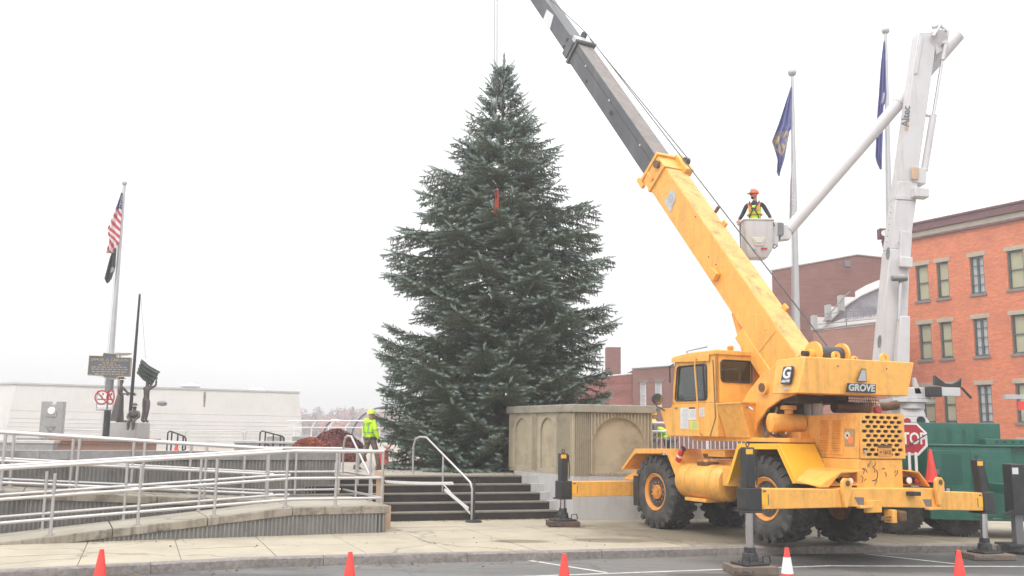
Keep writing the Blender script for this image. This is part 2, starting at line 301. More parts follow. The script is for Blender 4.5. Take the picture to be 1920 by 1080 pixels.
def winmat(name, tint, gloss=.12):
    m = bpy.data.materials.new(name); m.use_nodes = True; t = m.node_tree; t.nodes.clear(); nn = t.nodes.new; L = t.links.new
    o = nn('ShaderNodeOutputMaterial'); x = nn('ShaderNodeMixShader'); tr = nn('ShaderNodeBsdfTransparent'); gl = nn('ShaderNodeBsdfGlossy'); lw = nn('ShaderNodeLayerWeight'); a = nn('ShaderNodeMath'); a.operation = 'ADD'
    lw.inputs[0].default_value = .25; a.inputs[1].default_value = gloss; fm = nn('ShaderNodeMath'); fm.operation = 'MULTIPLY'; fm.inputs[1].default_value = .5; L(lw.outputs['Facing'], fm.inputs[0]); L(fm.outputs[0], a.inputs[0]); L(a.outputs[0], x.inputs[0]); tr.inputs[0].default_value = (*tint, 1); gl.inputs['Roughness'].default_value = .03; gl.inputs[0].default_value = (.8, .85, .85, 1)
    L(tr.outputs[0], x.inputs[1]); L(gl.outputs[0], x.inputs[2]); L(x.outputs[0], o.inputs[0]); return m
M['cabglass'] = winmat('cab_tinted_glass', (.3, .36, .35), .03)
# the damp autumn air: one closed box of thin haze round everything
hz_ = bpy.data.materials.new('haze'); hz_.use_nodes = True; t_ = hz_.node_tree; t_.nodes.clear(); o_ = t_.nodes.new('ShaderNodeOutputMaterial'); v_ = t_.nodes.new('ShaderNodeVolumePrincipled'); v_.inputs['Density'].default_value = .0024; v_.inputs['Color'].default_value = (.965, .958, .965, 1); v_.inputs['Anisotropy'].default_value = .2; t_.links.new(v_.outputs[0], o_.inputs['Volume'])
props(MB().box(-600, 700, -60, 720, -1.4, 24).build('haze', hz_, smooth=0), kind='stuff')

# stains with a shape of their own: damp dirty patch on the walk with the crane's shadow painted into it, wet gutter on the road, cracks
def stain_shade_patch(m, spots, col, amt, crack=0):
    t = m.node_tree; b = t.nodes['Principled BSDF']; nn = t.nodes.new; L = t.links.new; src = b.inputs['Base Color'].links[0].from_socket
    tc = nn('ShaderNodeTexCoord'); nz = nn('ShaderNodeTexNoise'); nz.inputs['Scale'].default_value = 1.1; nz.inputs['Detail'].default_value = 6; L(tc.outputs['Object'], nz.inputs[0]); cur = src
    for (x, y, rx, ry) in spots:
        mp = nn('ShaderNodeMapping'); mp.vector_type = 'POINT'; mp.inputs['Location'].default_value = (-x/rx, -y/ry, 0); mp.inputs['Scale'].default_value = (1/rx, 1/ry, 0); L(tc.outputs['Object'], mp.inputs[0])
        ln_ = nn('ShaderNodeVectorMath'); ln_.operation = 'LENGTH'; L(mp.outputs[0], ln_.inputs[0]); ad = nn('ShaderNodeMath'); ad.operation = 'ADD'; L(ln_.outputs['Value'], ad.inputs[0]); L(nz.outputs[0], ad.inputs[1])
        mr = nn('ShaderNodeMapRange'); mr.inputs[1].default_value = 1.3; mr.inputs[2].default_value = 1.75; mr.inputs[3].default_value = amt; mr.inputs[4].default_value = 0; L(ad.outputs[0], mr.inputs[0])
        x_ = nn('ShaderNodeMix'); x_.data_type = 'RGBA'; L(mr.outputs[0], x_.inputs[0]); L(cur, x_.inputs[6]); x_.inputs[7].default_value = (*col, 1); cur = x_.outputs[2]
    if crack:
        vo = nn('ShaderNodeTexVoronoi'); vo.feature = 'DISTANCE_TO_EDGE'; vo.inputs['Scale'].default_value = crack; dm = nn('ShaderNodeVectorMath'); dm.operation = 'ADD'; L(tc.outputs['Object'], dm.inputs[0]); L(nz.outputs['Color'], dm.inputs[1]); L(dm.outputs[0], vo.inputs['Vector'])
        mr = nn('ShaderNodeMapRange'); mr.inputs[1].default_value = .004; mr.inputs[2].default_value = .012; mr.inputs[3].default_value = .38; mr.inputs[4].default_value = 0; L(vo.outputs['Distance'], mr.inputs[0])
        x_ = nn('ShaderNodeMix'); x_.data_type = 'RGBA'; L(mr.outputs[0], x_.inputs[0]); L(cur, x_.inputs[6]); x_.inputs[7].default_value = (.05, .045, .04, 1); cur = x_.outputs[2]
    L(cur, b.inputs['Base Color'])
stain_shade_patch(M['slab'], [(5.6, 21.2, 3.9, 2.4), (2.0, 19.6, .8, .35), (.2, 19.2, .6, .3)], (.15, .125, .085), .85, .22)  # first spot: damp dirt whose dark colour also stands in for crane shadow
stain_shade_patch(M['road'], [(-5.6, 14.6, 4.0, 1.0), (3.3, 16.0, .7, .25), (7.5, 17.8, 3.6, 1.2), (10.5, 18.5, 3, 1.0)], (.04, .04, .04), .7, .28)
stain_shade_patch(M['conc'], [(-6, 20, 1.2, .5)], (.2, .17, .12), .5, .2)
# ------------------------------------------------------------------ ground, road, kerb, sidewalk, plaza
EX = V((.905, .425, 0)).normalized(); EY = V((-EX.y, EX.x, 0))
g = MB(); g.add([(-590, -58, -.35), (690, -58, -.35), (690, 715, -.35), (-590, 715, -.35)], [(0, 1, 2, 3)])
props(g.build('ground', M['earth'], smooth=0), kind='structure')
KERB = [(-60, -10), (-40, -2), (-25, 5.0), (-16, 10.0), (-11.2, 12.6), (-7.45, 14.42), (-4.17, 16.2), (-1.9, 16.95), (.07, 17.45), (3.5, 18.5), (5.1, 18.95), (7.8, 19.5), (10.6, 19.95), (16, 20.5), (30, 21.2), (60, 21.5)]
g = MB(); vs = [(x, y+.05, -.15) for x, y in KERB]; k = len(vs)
g.add(vs+[(x, -55, -.15) for x, y in KERB], [(i, i+1, i+1+k, i+k) for i in range(k-1)])
props(g.build('road', M['road'], smooth=0), kind='structure')
def strip(name, a, b, wd, z=-.146):
    a, b = V(a), V(b); n = (b-a).cross(V((0, 0, 1))).normalized()*wd/2; g = MB()
    g.add([(p.x, p.y, z) for p in (a+n, b+n, b-n, a-n)], [(0, 1, 2, 3)])
    return props(g.build(name, M['linepaint'], smooth=0), kind='structure')
strip('lane_line', on(985, 1050, -.15), on(1138, 1074, -.15), .09)
strip('lane_line', on(900, 1084, -.15), on(1560, 1061, -.15), .09)
strip('lane_line', on(1620, 1039, -.15), on(1792, 1058, -.15), .09, -.142)
strip('lane_line', on(1560, 1061.4, -.15), on(2100, 1063, -.15), .09)
# kerb: granite blocks following the curve
kerb = MB(); kv = [V((x, y, 0)) for x, y in KERB]
for i in range(len(kv)-1):
    a, b = kv[i], kv[i+1]; n = V((-(b-a).y, (b-a).x, 0)).normalized()
    kerb.prism([a+n*.02+V((0, 0, -.5)), b+n*.02+V((0, 0, -.5)), b+n*.02+V((0, 0, -.03)), a+n*.02+V((0, 0, -.03))], n*.16)
kerbo = props(kerb.build('kerb', M['granite'], smooth=0), kind='structure')
def along(t):                                    # point at arc length t from KERB[3]
    acc = 0
    for i in range(3, len(kv)-1):
        L_ = (kv[i+1]-kv[i]).length
        if t <= acc+L_ or i == len(kv)-2: return kv[i]+(kv[i+1]-kv[i])*((t-acc)/L_)
        acc += L_
t = 0.0; r5 = random.Random(5)
while t < 46:
    L_ = r5.uniform(1.5, 2.9); a, b = along(t+.006), along(t+L_-.006); n = V((-(b-a).y, (b-a).x, 0)).normalized()
    g = MB(); m_ = max(4, int(L_/.3)); sec = [(0, -.3), (-.005, -.1), (0, -.02), (.03, 0), (.2, 0), (.2, -.3)]
    vs = []
    for i in range(m_+1):
        p = along(t+.006+(L_-.012)*i/m_)
        for q, (d, z) in enumerate(sec):
            j = r5.uniform(-.012, .012) if q < 4 else 0
            vs.append(p+n*(d-.02+j)+V((0, 0, z+(r5.uniform(-.006, .003) if 1 < q < 4 else 0)+(.002 if q > 2 else 0))))
    ns = len(sec); fs = [(i*ns+j, i*ns+(j+1) % ns, (i+1)*ns+(j+1) % ns, (i+1)*ns+j) for i in range(m_) for j in range(ns)]
    fs += [tuple(range(ns))[::-1], tuple(range(m_*ns, (m_+1)*ns))]
    g.add(vs, fs); g.build('kerb_stone', M['granite'], kerbo, smooth=25); t += L_
# sidewalk base with slabs following the kerb
OFF = V((-.36, .933, 0))
g = MB(); vs = [p+OFF*.15+V((0, 0, -.02)) for p in kv]+[p+OFF*30+V((0, 0, -.02)) for p in kv]; k = len(kv)
g.add(vs, [(i, i+1, i+1+k, i+k) for i in range(k-1)])
walk = props(g.build('sidewalk', M['cap'], smooth=0), kind='structure')
t = 3.0
while t < 34:
    L_ = 1.53; d = .16
    for j in range(8):
        w_ = 1.5; a, b = along(t+.008), along(t+L_-.008)
        if (a+OFF*(d+.7)).x > 8 and j > 5: d += w_; continue
        g = MB(); e = .009; zz = r5.uniform(-.0025, .0025)
        P4 = [a+OFF*(d+e), b+OFF*(d+e), b+OFF*(d+w_-e), a+OFF*(d+w_-e)]
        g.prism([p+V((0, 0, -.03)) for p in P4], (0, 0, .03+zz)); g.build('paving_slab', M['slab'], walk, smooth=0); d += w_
    t += L_
# raised plaza, its front edges, the stairs
SA = V((-2.75, 22.94, 0)); SD = V((.938, .347, 0)).normalized(); SN = V((-SD.y, SD.x, 0)); TR = .32
RET = V((1.57, 24.0, 0)); RD = V((1, .2, 0)).normalized()
W0 = V((-4.52, 24.2, 0))
top = SA+SN*(TR*4+.3)
pl = [W0-EX*30, W0, top-SD*1.9, top+SD*3.6, V((.72, 25.7, 0)), V((1.6, 24.05, 0)), RET+RD*14+V((0, .05, 0)), V((30, 34, 0)), V((34, 90, 0)), V((-60, 90, 0)), V((-60, 24, 0))]
g = MB(); g.prism([(p.x, p.y, -.3) for p in pl], (0, 0, 1.3)); props(g.build('plaza', M['plaza'], smooth=0), kind='structure')
st = thing('stairs', None, None, tuple(SA)); st['kind'] = 'structure'
E_ = [4.35, 4.15, 3.95, 3.75, 3.6]
for i in range(5):
    a = SA+SN*TR*i; x0 = -2.6; x1 = 4.28-.13*i
    for nm, mt, z0, z1, y0, y1 in (('riser', M['riser'], i*.2 - (.05 if i == 0 else 0), i*.2+.165, .012, TR+.05), ('tread', M['tread'], i*.2+.165, i*.2+.2, 0, TR+.02 if i < 4 else .5)):
        g = MB(); g.prism([a+SD*x0+SN*y0+V((0, 0, z0)), a+SD*x1+SN*y0+V((0, 0, z0)), a+SD*x1+SN*y1+V((0, 0, z0)), a+SD*x0+SN*y1+V((0, 0, z0))], (0, 0, z1-z0+(.003 if nm == 'tread' else -.001)))
        g.build(nm, mt, st, bevel=.006, smooth=0)
# white rendered retaining wall right of the stairs
ret = thing('retaining_wall', 'pale grey rendered retaining wall under the fluted planter, running behind the crane', 'wall', tuple(RET))
Lp = V((.0, 27.1, 0)); LD = (Lp-RET).normalized(); LN = V((-LD.y, LD.x, 0))
g = MB(); g.prism([RET+V((0, 0, -.1)), RET+RD*13+V((0, 0, -.1)), RET+RD*13+V((0, .25, -.1)), RET+LD*.3+V((.3, .25, -.1)), RET+LD*3.2+V((.25, 0, -.1)), RET+LD*3.2+V((0, 0, -.1))], (0, 0, 1.17))
g.build('wall_body', M['render'], ret, bevel=.012)
# stepped cheek where the wall follows the stairs
g = MB()
for i in range(5):
    a = SA+SN*TR*i+SD*(4.28-.13*i); g.prism([a+V((0, 0, -.1)), a+SD*.5+V((0, 0, -.1)), a+SD*.5+SN*(TR+.01)+V((0, 0, -.1)), a+SN*(TR+.01)+V((0, 0, -.1))], (0, 0, .3+.2*i+.004))
g.build('stepped_cheek', M['render'], ret, smooth=0)
# ------------------------------------------------------------------ fluted planter with arches
PC = RET+V((.0, .02, 0)); PR = V((3.62, 24.43, 0)); PL = V((.0, 27.1, 0))
pt = thing('planter', 'large beige concrete planter with fluted corner and round-arched panels', 'planter', (1.57, 24, 1.07))
za, zb = 1.072, 2.64
fwd = V((.3, 3.4, 0))
foot = [PL, PC, PR, PR+V((-.6, 3.0, 0)), PL+V((.9, .9, 0))]
def inset(poly, d):
    c = sum(poly, V((0, 0, 0)))/len(poly); return [p+(c-p).normalized()*d for p in poly]
core = inset(foot, .09); g = MB(); g.prism([p+V((0, 0, za)) for p in core], (0, 0, zb-za)); g.build('planter_core', M['plinthpanel'], pt, smooth=0)
capp = [p+(p-sum(foot, V((0, 0, 0)))/5).normalized()*.13 for p in foot]
g = MB(); g.prism([p+V((0, 0, zb)) for p in capp], (0, 0, .2)); g.build('planter_cap', M['cap'], pt, bevel=.02)
def face(a, b, outw, items, name):
    u = (b-a).normalized(); L_ = (b-a).length; n = V((u.y, -u.x, 0)); n = n if n.dot(outw) > 0 else -n
    P = lambda s_, z, d=0: a+u*s_+n*d+V((0, 0, z))
    for it in items:
        if it[0] == 'arch':                       # pier panel with an arched opening
            _, s0, s1, c, w_, z0, spring, ap = it
            ring = [(c-w_/2, z0)]; ring += [(c-w_/2, z0+(spring-z0)*q/3) for q in (1, 2)]
            for q in range(0, 13): an = PI-PI*q/12; ring.append((c+w_/2*math.cos(an), spring+(ap-spring)*math.sin(an)))
            ring += [(c+w_/2, z0+(spring-z0)*q/3) for q in (2, 1)]+[(c+w_/2, z0)]
            g = MB(); T = -n*.09; Z0, Z1 = za, zb-.002
            pts = [P(x, z) for x, z in ring]; m_ = len(ring)
            outer = []
            for i, (x, z) in enumerate(ring):
                f = i/(m_-1)
                outer.append(P(s0, Z0+(Z1-Z0)*min(1, f/.3)) if f < .3 else P(s0+(s1-s0)*(f-.3)/.4, Z1) if f <= .7 else P(s1, Z1-(Z1-Z0)*min(1, (f-.7)/.3)))
            outer[0] = P(s0, Z0); outer[-1] = P(s1, Z0)
            i3 = min(range(m_), key=lambda i: abs(i/(m_-1)-.3)); outer[i3] = P(s0, Z1); i7 = m_-1-i3; outer[i7] = P(s1, Z1)
            fs = [(i, i+1, m_+i+1, m_+i) for i in range(m_-1)]+[(0, m_, 2*m_-1, m_-1)]
            g.add(pts+outer, fs)
            g.add(pts+[p+T for p in pts], [(i, (i+1) % m_, (i+1) % m_+m_, i+m_) for i in range(m_)])
            g.build('arch_surround', M['plinth'], pt, smooth=30)
            if it[0] == 'arch' and len(name) and name == 'side':
                g = MB(); g.prism([P(c-w_/2+.03, z0, -.088), P(c+w_/2-.03, z0, -.088), P(c+w_/2-.03, z0, -.05), P(c-w_/2+.03, z0, -.05)], (0, 0, .05)); g.build('arch_sill', M['plinth'], pt)
        elif it[0] == 'flat':
            g = MB(); g.prism([P(it[1], za), P(it[2], za), P(it[2], za, -.1), P(it[1], za, -.1)], (0, 0, zb-.002-za)); g.build('pilaster', M['plinth'], pt, bevel=.01)
        elif it[0] == 'flutes':
            _, s0, s1, pitch, z0f, zt = it; g = MB(); x = s0
            while x < s1-.01:
                z0 = z0f(x) if callable(z0f) else z0f
                if z0 < zb-.04:
                    w_ = pitch*.55; g.prism([P(x+.002, z0, -.03), P(x+.01, z0, .05), P(x+w_-.01, z0, .05), P(x+w_-.002, z0, -.03)], (0, 0, zt-z0))
                x += pitch
            g.build('flutes', M['plinth'], pt, smooth=30, kind='stuff')
Ls = (PC-PL).length; Lf = (PR-PC).length
face(PL, PC, V((-1, -.3, 0)), [('arch', 0, 1.33, .72, .84, 1.2, 2.1, 2.52), ('flat', 1.33, 1.62), ('arch', 1.62, 2.62, 2.15, .76, 1.2, 2.1, 2.52), ('flat', 2.62, Ls)], 'side')
face(PL, PC, V((-1, -.3, 0)), [('flutes', .03, .25, .045, 1.16, zb-.01), ('flutes', 2.72, Ls-.02, .055, za, zb-.01), ('flutes', 1.36, 1.6, .07, 1.16, zb-.01)], '')
cx_, w2_, sp_, ap_ = 1.2, .68, 1.86, 2.52
face(PC, PR, V((0, -1, 0)), [('flat', 0, .4), ('arch', .4, Lf, 1.2, 1.36, 1.16, 1.86, 2.52)], '')
def zarch(x):
    x += .02
    return ap_+.03 if False else (sp_+(ap_-sp_)*math.sqrt(max(0, 1-((x-cx_)/w2_)**2))+.03 if abs(x-cx_) < w2_ else 1.12)
face(PC, PR, V((0, -1, 0)), [('flutes', .02, .42, .055, za, zb-.01), ('flutes', .45, Lf-.02, .088, zarch, zb-.01), ('flutes', .48, Lf-.06, .07, za+.01, za+.085)], '')
# ------------------------------------------------------------------ wheelchair ramp
R0 = V((-2.62, 20.53, 0)); RX = EX; RN = EY
def RP(s_, off, z): return R0+RX*s_+RN*off+V((0, 0, z))
ramp = thing('wheelchair_ramp', 'switchback concrete ramp with ribbed side walls and stained slab edges', 'ramp', tuple(R0))
def slope(s_):                                   # lower ramp slab top
    return -.03+.58*max(0, min(1, (s_+7.9)/5.95)) if s_ < -1.95 else .55
def ribwall(name, pts, zb_, zt_, n, pitch=.083, proud=.028):
    g = MB(); a, b = V(pts[0]), V(pts[1]); u = (b-a).normalized(); L_ = (b-a).length; n = V(n)
    m_ = max(1, int(L_/.5))
    for i in range(m_):
        s0, s1 = L_*i/m_, L_*(i+1)/m_
        q = [a+u*s0, a+u*s1]
        g.hexa([q[0]+V((0, 0, zb_(s0))), q[1]+V((0, 0, zb_(s1))), q[1]-n*.2+V((0, 0, zb_(s1))), q[0]-n*.2+V((0, 0, zb_(s0)))],
               [q[0]+V((0, 0, zt_(s0))), q[1]+V((0, 0, zt_(s1))), q[1]-n*.2+V((0, 0, zt_(s1))), q[0]-n*.2+V((0, 0, zt_(s0)))])
    g.build(name, M['ribs'], ramp, smooth=0)
    g = MB(); x = .01
    while x < L_-pitch*.6:
        z0, z1 = zb_(x), min(zt_(x), zt_(x+pitch*.5))-.004
        if z1-z0 > .03:
            p = a+u*x; w_ = pitch*.56
            g.prism([p-n*.01+V((0, 0, z0)), p+n*proud+u*.008+V((0, 0, z0)), p+n*proud+u*(w_-.008)+V((0, 0, z0)), p-n*.01+u*w_+V((0, 0, z0))], (0, 0, z1-z0))
        x += pitch
    g.build('wall_ribs', M['ribs'], ramp, smooth=30, kind='stuff')
WD = 1.62
# slab of lower ramp + landing, in cast lengths
joints = [-7.9, -5.3, -3.6, -1.95, .1]
for i in range(4):
    s0, s1 = joints[i]+.006, joints[i+1]-.006; z0, z1 = slope(s0), slope(s1) if i < 3 else .55
    if i == 3: z0 = .55
    wd = WD if i < 3 else 3.35
    g = MB(); g.hexa([RP(s0, -.05, z0-.16), RP(s1, -.05, z1-.16), RP(s1, wd, z1-.16), RP(s0, wd, z0-.16)], [RP(s0, -.05, z0), RP(s1, -.05, z1), RP(s1, wd, z1), RP(s0, wd, z0)])
    g.build('ramp_edge', M['slabedge'], ramp, bevel=.015)
    g = MB(); g.hexa([RP(s0+.01, .02, z0-.01), RP(s1-.01, .02, z1-.01), RP(s1-.01, wd-.02, z1-.01), RP(s0+.01, wd-.02, z0-.01)], [RP(s0+.01, .02, z0+.004), RP(s1-.01, .02, z1+.004), RP(s1-.01, wd-.02, z1+.004), RP(s0+.01, wd-.02, z0+.004)])
    g.build('ramp_surface', M['conc'], ramp, smooth=0)
ribwall('side_wall', (RP(-6.7, 0, 0), RP(0, 0, 0)), lambda s_: -.02, lambda s_: slope(s_-6.7)-.155, -RN)
ribwall('end_wall', (RP(0.0, 0, 0), RP(0.0, 3.35, 0)), lambda s_: -.02, lambda s_: .39, RX)
# upper ramp rises to the left
def up(s_): return .55+.056*(-1.95-s_) if s_ < -1.95 else .55
for s0, s1 in ((-12.5, -9.6), (-9.59, -6.9), (-6.89, -4.4), (-4.39, -1.96)):
    g = MB(); g.hexa([RP(s0, WD+.07, up(s0)-.15), RP(s1, WD+.07, up(s1)-.15), RP(s1, 3.35, up(s1)-.15), RP(s0, 3.35, up(s0)-.15)], [RP(s0, WD+.07, up(s0)+.003), RP(s1, WD+.07, up(s1)+.003), RP(s1, 3.35, up(s1)+.003), RP(s0, 3.35, up(s0)+.003)])
    g.build('upper_ramp_slab', M['slabedge'], ramp, bevel=.012)
ribwall('upper_side_wall', (RP(-12.5, WD+.14, 0), RP(-1.96, WD+.14, 0)), lambda s_: -.1, lambda s_: up(s_-12.5)-.148, -RN)
# tall ribbed wall with granite band behind
ribwall('back_wall', (RP(-14, 3.37, 0), RP(-.22, 3.37, 0)), lambda s_: .1, lambda s_: 1.39, -RN)
x = -14.0
while x < -.3:
    x1 = min(-.2, x+1.83); g = MB(); g.prism([RP(x+.004, 3.31, 1.392), RP(x1-.004, 3.31, 1.392), RP(x1-.004, 3.72, 1.392), RP(x+.004, 3.72, 1.392)], (0, 0, .2)); g.build('granite_coping', M['graniteband'], ramp, bevel=.006); x = x1
# railings on the ramp: each run is a thing
def railing(name, label, runs, posts, zf, heights, off, r=.03, group=None, cat='railing'):
    o = thing(name, label, cat, tuple(RP(posts[0], off, zf(posts[0]))), group=group)
    for h, (s0, s1) in zip(heights, runs):
        ss = sorted({s0, s1, *[q for q in (-1.95,) if s0 < q < s1]}); g = MB(); g.tube([RP(q, off, zf(q)+h) for q in ss], r if h < .9 else r*1.25, 10); g.build('rail', M['steel'], o)
    for s_ in posts:
        g = MB(); g.cyl(RP(s_, off, zf(s_)+.003), RP(s_, off, zf(s_)+heights[0]), .031, n=10); p = g.build('post', M['steel'], o)
        g = MB(); g.cyl(RP(s_, off, zf(s_)+.003), RP(s_, off, zf(s_)+.02), .075, n=12); g.build('base_plate', M['steel'], p)
    return o
H3 = (1.12, .57, .15)
railing('ramp_railing', 'three-bar stainless railing along the front edge of the lower ramp', [(-11, -.02)]*3, [-9.3, -7.85, -6.35, -4.86, -3.46, -2.07, -1.04, -.04], slope, H3, .12)
railing('ramp_railing', 'stainless railing along the inner edge of the lower ramp, ending before the landing', [(-11, -1.9), (-11, -1.7), (-11, -1.7)], [-9.4, -8.0, -6.5, -5.03, -3.58, -2.18], slope, H3, 1.5)
railing('ramp_railing', 'stainless railing on the front edge of the upper ramp, rising to the left', [(-12.4, -2.0)]*3, [-10.3, -8.9, -7.3, -5.95, -4.7, -3.45, -2.15], up, H3, 1.78)
railing('ramp_railing', 'stainless railing against the tall ribbed wall, rising to the left', [(-12.4, -.1)]*3, [-10.2, -8.8, -7.2, -6.05, -4.82, -3.6, -2.4, -1.2, -.15], up, H3, 3.2)
o = thing('ramp_railing', 'short stainless railing closing the right end of the ramp landing', 'railing', tuple(RP(-.04, .2, .55)))
for h in H3[:1]+H3[1:]:
    g = MB(); g.tube([RP(-.04, .17, .55+h), RP(-.04, 3.15, .55+h)], .024, 10); g.build('rail', M['steel'], o)
for q in (1.0, 2.1):
    g = MB(); g.cyl(RP(-.04, q, .553), RP(-.04, q, 1.67), .026, n=10); g.build('post', M['steel'], o)
# ------------------------------------------------------------------ stair handrails
def handrail(label, b0, b1, z0, z1, hh=.92, low=True):
    o = thing('stair_handrail', label, 'handrail', tuple(b0))
    b0, b1 = V(b0), V(b1); d = (b1-b0); n = d.normalized()
    P = lambda f, h: b0+d*f+V((0, 0, z0+(z1-z0)*max(0, min(1, f))+h))
    back = b1+n*.3+V((0, 0, z1+hh+.13)); end = b1+n*.47+V((0, 0, z1+hh+.12))
    g = MB(); g.tube([P(0, .0)-V((0, 0, 0)), P(0, hh-.1), P(.04, hh+.02), P(1, hh+.12), back, end+V((0, 0, -.05)), b1+n*.55+V((0, 0, z1+hh-.12)), b1+n*.55+V((0, 0, z1))], .027, 10); g.build('top_rail', M['steel'], o)
    g = MB(); g.cyl(P(.62, 0), P(.62, hh+.08), .024, n=10); g.build('post', M['steel'], o)
    if low:
        g = MB(); g.cyl(P(.03, .12), P(.62, .2), .022, n=10); g.build('lower_bar', M['steel'], o)
    return o
hb = on(884, 976, 0)
handrail('stainless stair handrail in the middle of the dark steps, beside the black stanchion', (hb.x, hb.y, 0), tuple(V((hb.x, hb.y, 0))+SN*1.45-V((.75, 0, 0))), 0, 1.0, .84)
hb = SA-SD*.55
handrail('stainless stair handrail at the left end of the dark steps, behind the ramp landing', (hb.x-.0, hb.y+.25, .0), tuple(V((hb.x-.75, hb.y+1.6, 0))), .1, 1.0, .84, False)
# stanchion and striped barrier
o = thing('stanchion', 'black stanchion post on a round base at the foot of the steps', 'stanchion', tuple(on(888, 979, 0)))
c = on(888, 979, 0); g = MB(); g.lathe([(0, .2), (.025, .2), (.05, .15), (.06, .03), (.98, .028), (1.0, .02)], c, n=24); g.build('stanchion_post', M['blackmetal'], o)
def garland(label, a, b, sag=.02, n=40, grp=None):
    o = thing('barrier_garland', label, 'barrier', tuple(a)); a, b = V(a), V(b)
    P = lambda f: a+(b-a)*f-V((0, 0, sag*4*f*(1-f)))
    g = MB(); g.tube([P(i/12) for i in range(13)], .012, 6); g.build('core', M['blackmetal'], o)
    g = MB(); u = (b-a).normalized(); s_ = u.cross(V((0, 0, 1))).normalized(); up_ = s_.cross(u)
    for i in range(n):
        c = P((i+.5)/n); T = Matrix((tuple(u*.8+up_*.5), tuple(s_), tuple(up_*.8-u*.5))).transposed()
        g.cbox(c, (.03, .06, .075), T)
    g.build('white_stripes', M['plain_white'], o, smooth=0, kind='stuff')
garland('black and white striped barrier stretched level across the top of the steps', at(722, 903, 23.4), at(850, 906, 23.9), .02, 42)
garland('black and white striped barrier on the sloping lower bar of the handrail', at(834, 918, 23.75), at(878, 954, 23.3), .0, 20)
# tan board by the landing
o = thing('tan_board', 'tan board standing on edge at the end of the ramp landing', 'board', tuple(RP(.16, .6, 0)))
g = MB(); g.prism([RP(.12, .55, 0), RP(.32, .55, 0), RP(.32, .62, 0), RP(.12, .62, 0)], (0, 0, .5)); g.build('board', M['tan'], o, bevel=.008)
o = thing('tan_post', 'upright tan timber post with a round head behind the landing railing', 'post', tuple(on(712, 960, .3)))
c = at(711, 950, 23.0); g = MB(); g.prism([c+V((-.09, 0, -.45)), c+V((.09, 0, -.45)), c+V((.09, .1, -.45)), c+V((-.09, .1, -.45))], (0, 0, 1.15)); g.build('upright', M['tan'], o, bevel=.008)
g = MB(); g.cyl(c+V((-.03, -.12, .74)), c+V((-.03, .25, .74)), .1, n=16); g.build('round_head', M['tan'], o)
# ------------------------------------------------------------------ white building on the left
wb = thing('white_building', 'long low white building with sloping side walls and a flat roof', 'building', (-20, 56, 1))
A_, B_ = V((-27.5, 53, 0)), V((-13.3, 60, 0)); u = (B_-A_).normalized(); n_ = V((u.y, -u.x, 0))
bt = [A_-u*.35+n_*.5, B_+u*.35+n_*.5, B_+u*.35+V((-8, 14, 0)), A_-u*.35+V((-8, 16, 0)), A_+V((-9.2, 4.0, 0))]
tp = [A_, B_, B_+V((-8.4, 13.5, 0)), A_+V((-7.5, 15.5, 0)), A_+V((-8.6, 4.2, 0))]
g = MB(); g.hexa([p+V((0, 0, .9)) for p in bt], [p+V((0, 0, 4.4)) for p in tp]); g.build('wall', M['siding'], wb, smooth=0)
g = MB(); g.prism([p+(p-sum(tp, V((0, 0, 0)))/5).normalized()*.08+V((0, 0, 4.4)) for p in tp], (0, 0, .1)); g.build('roof_flashing', M['flash'], wb)
for z in (1.15, 1.38, 1.61, 1.84, 2.07, 2.3, 2.53, 2.95):           # lap joints of the cladding
    f = (4.4-z)/3.5; p, q = A_-u*.35*f+n_*(.5*f+.012), B_+u*.35*f+n_*(.5*f+.012)
    g = MB(); g.prism([p+V((0, 0, z)), q+V((0, 0, z)), q+V((0, 0, z+.022)), p+V((0, 0, z+.022))], n_*-.03); g.build('cladding_joint', M['siding'], wb, smooth=0)
for px, wdt, z0, z1 in ((393, .16, 3.4, 4.3),):
    c = at(px, 760, 55.6); s_ = (V((c.x, c.y, 0))-A_).dot(u); f0, f1 = (4.4-z0)/3.5, (4.4-z1)/3.5; g = MB()
    P = lambda ds, z, f: A_+u*(s_+ds)+n_*(.5*f+.006)+V((0, 0, z))
    g.add([P(-wdt*.3, z0, f0), P(wdt*.25, z0, f0), P(wdt*.5, z1-.25, f1+.07), P(wdt*.3, z1, f1), P(-wdt*.3, z1, f1), P(-wdt*.5, z1-.2, f1+.06)], [(0, 1, 2, 3, 4, 5)]); g.build('water_stain', M['stain'], wb, smooth=0, recalc=False)
g = MB(); c = at(308, 757, 55.4); g.lathe([(-.14, .1), (-.1, .26), (.05, .28), (.12, .2), (.16, .06)], c+V((0, -.35, 0)), n=16); g.build('wall_lamp', M['greymetal'], wb)
g = MB(); c = at(357, 728, 58); g.lathe([(-.5, .28), (.0, .28), (.02, .55), (.12, .58), (.2, .5), (.3, .1)], c, n=20); g.build('roof_vent', M['flash'], wb)
g = MB(); c = at(482, 734, 60); g.ball(c, .55, 16, (1, 1, .45)); g.build('roof_dome', M['cloudy'], wb)
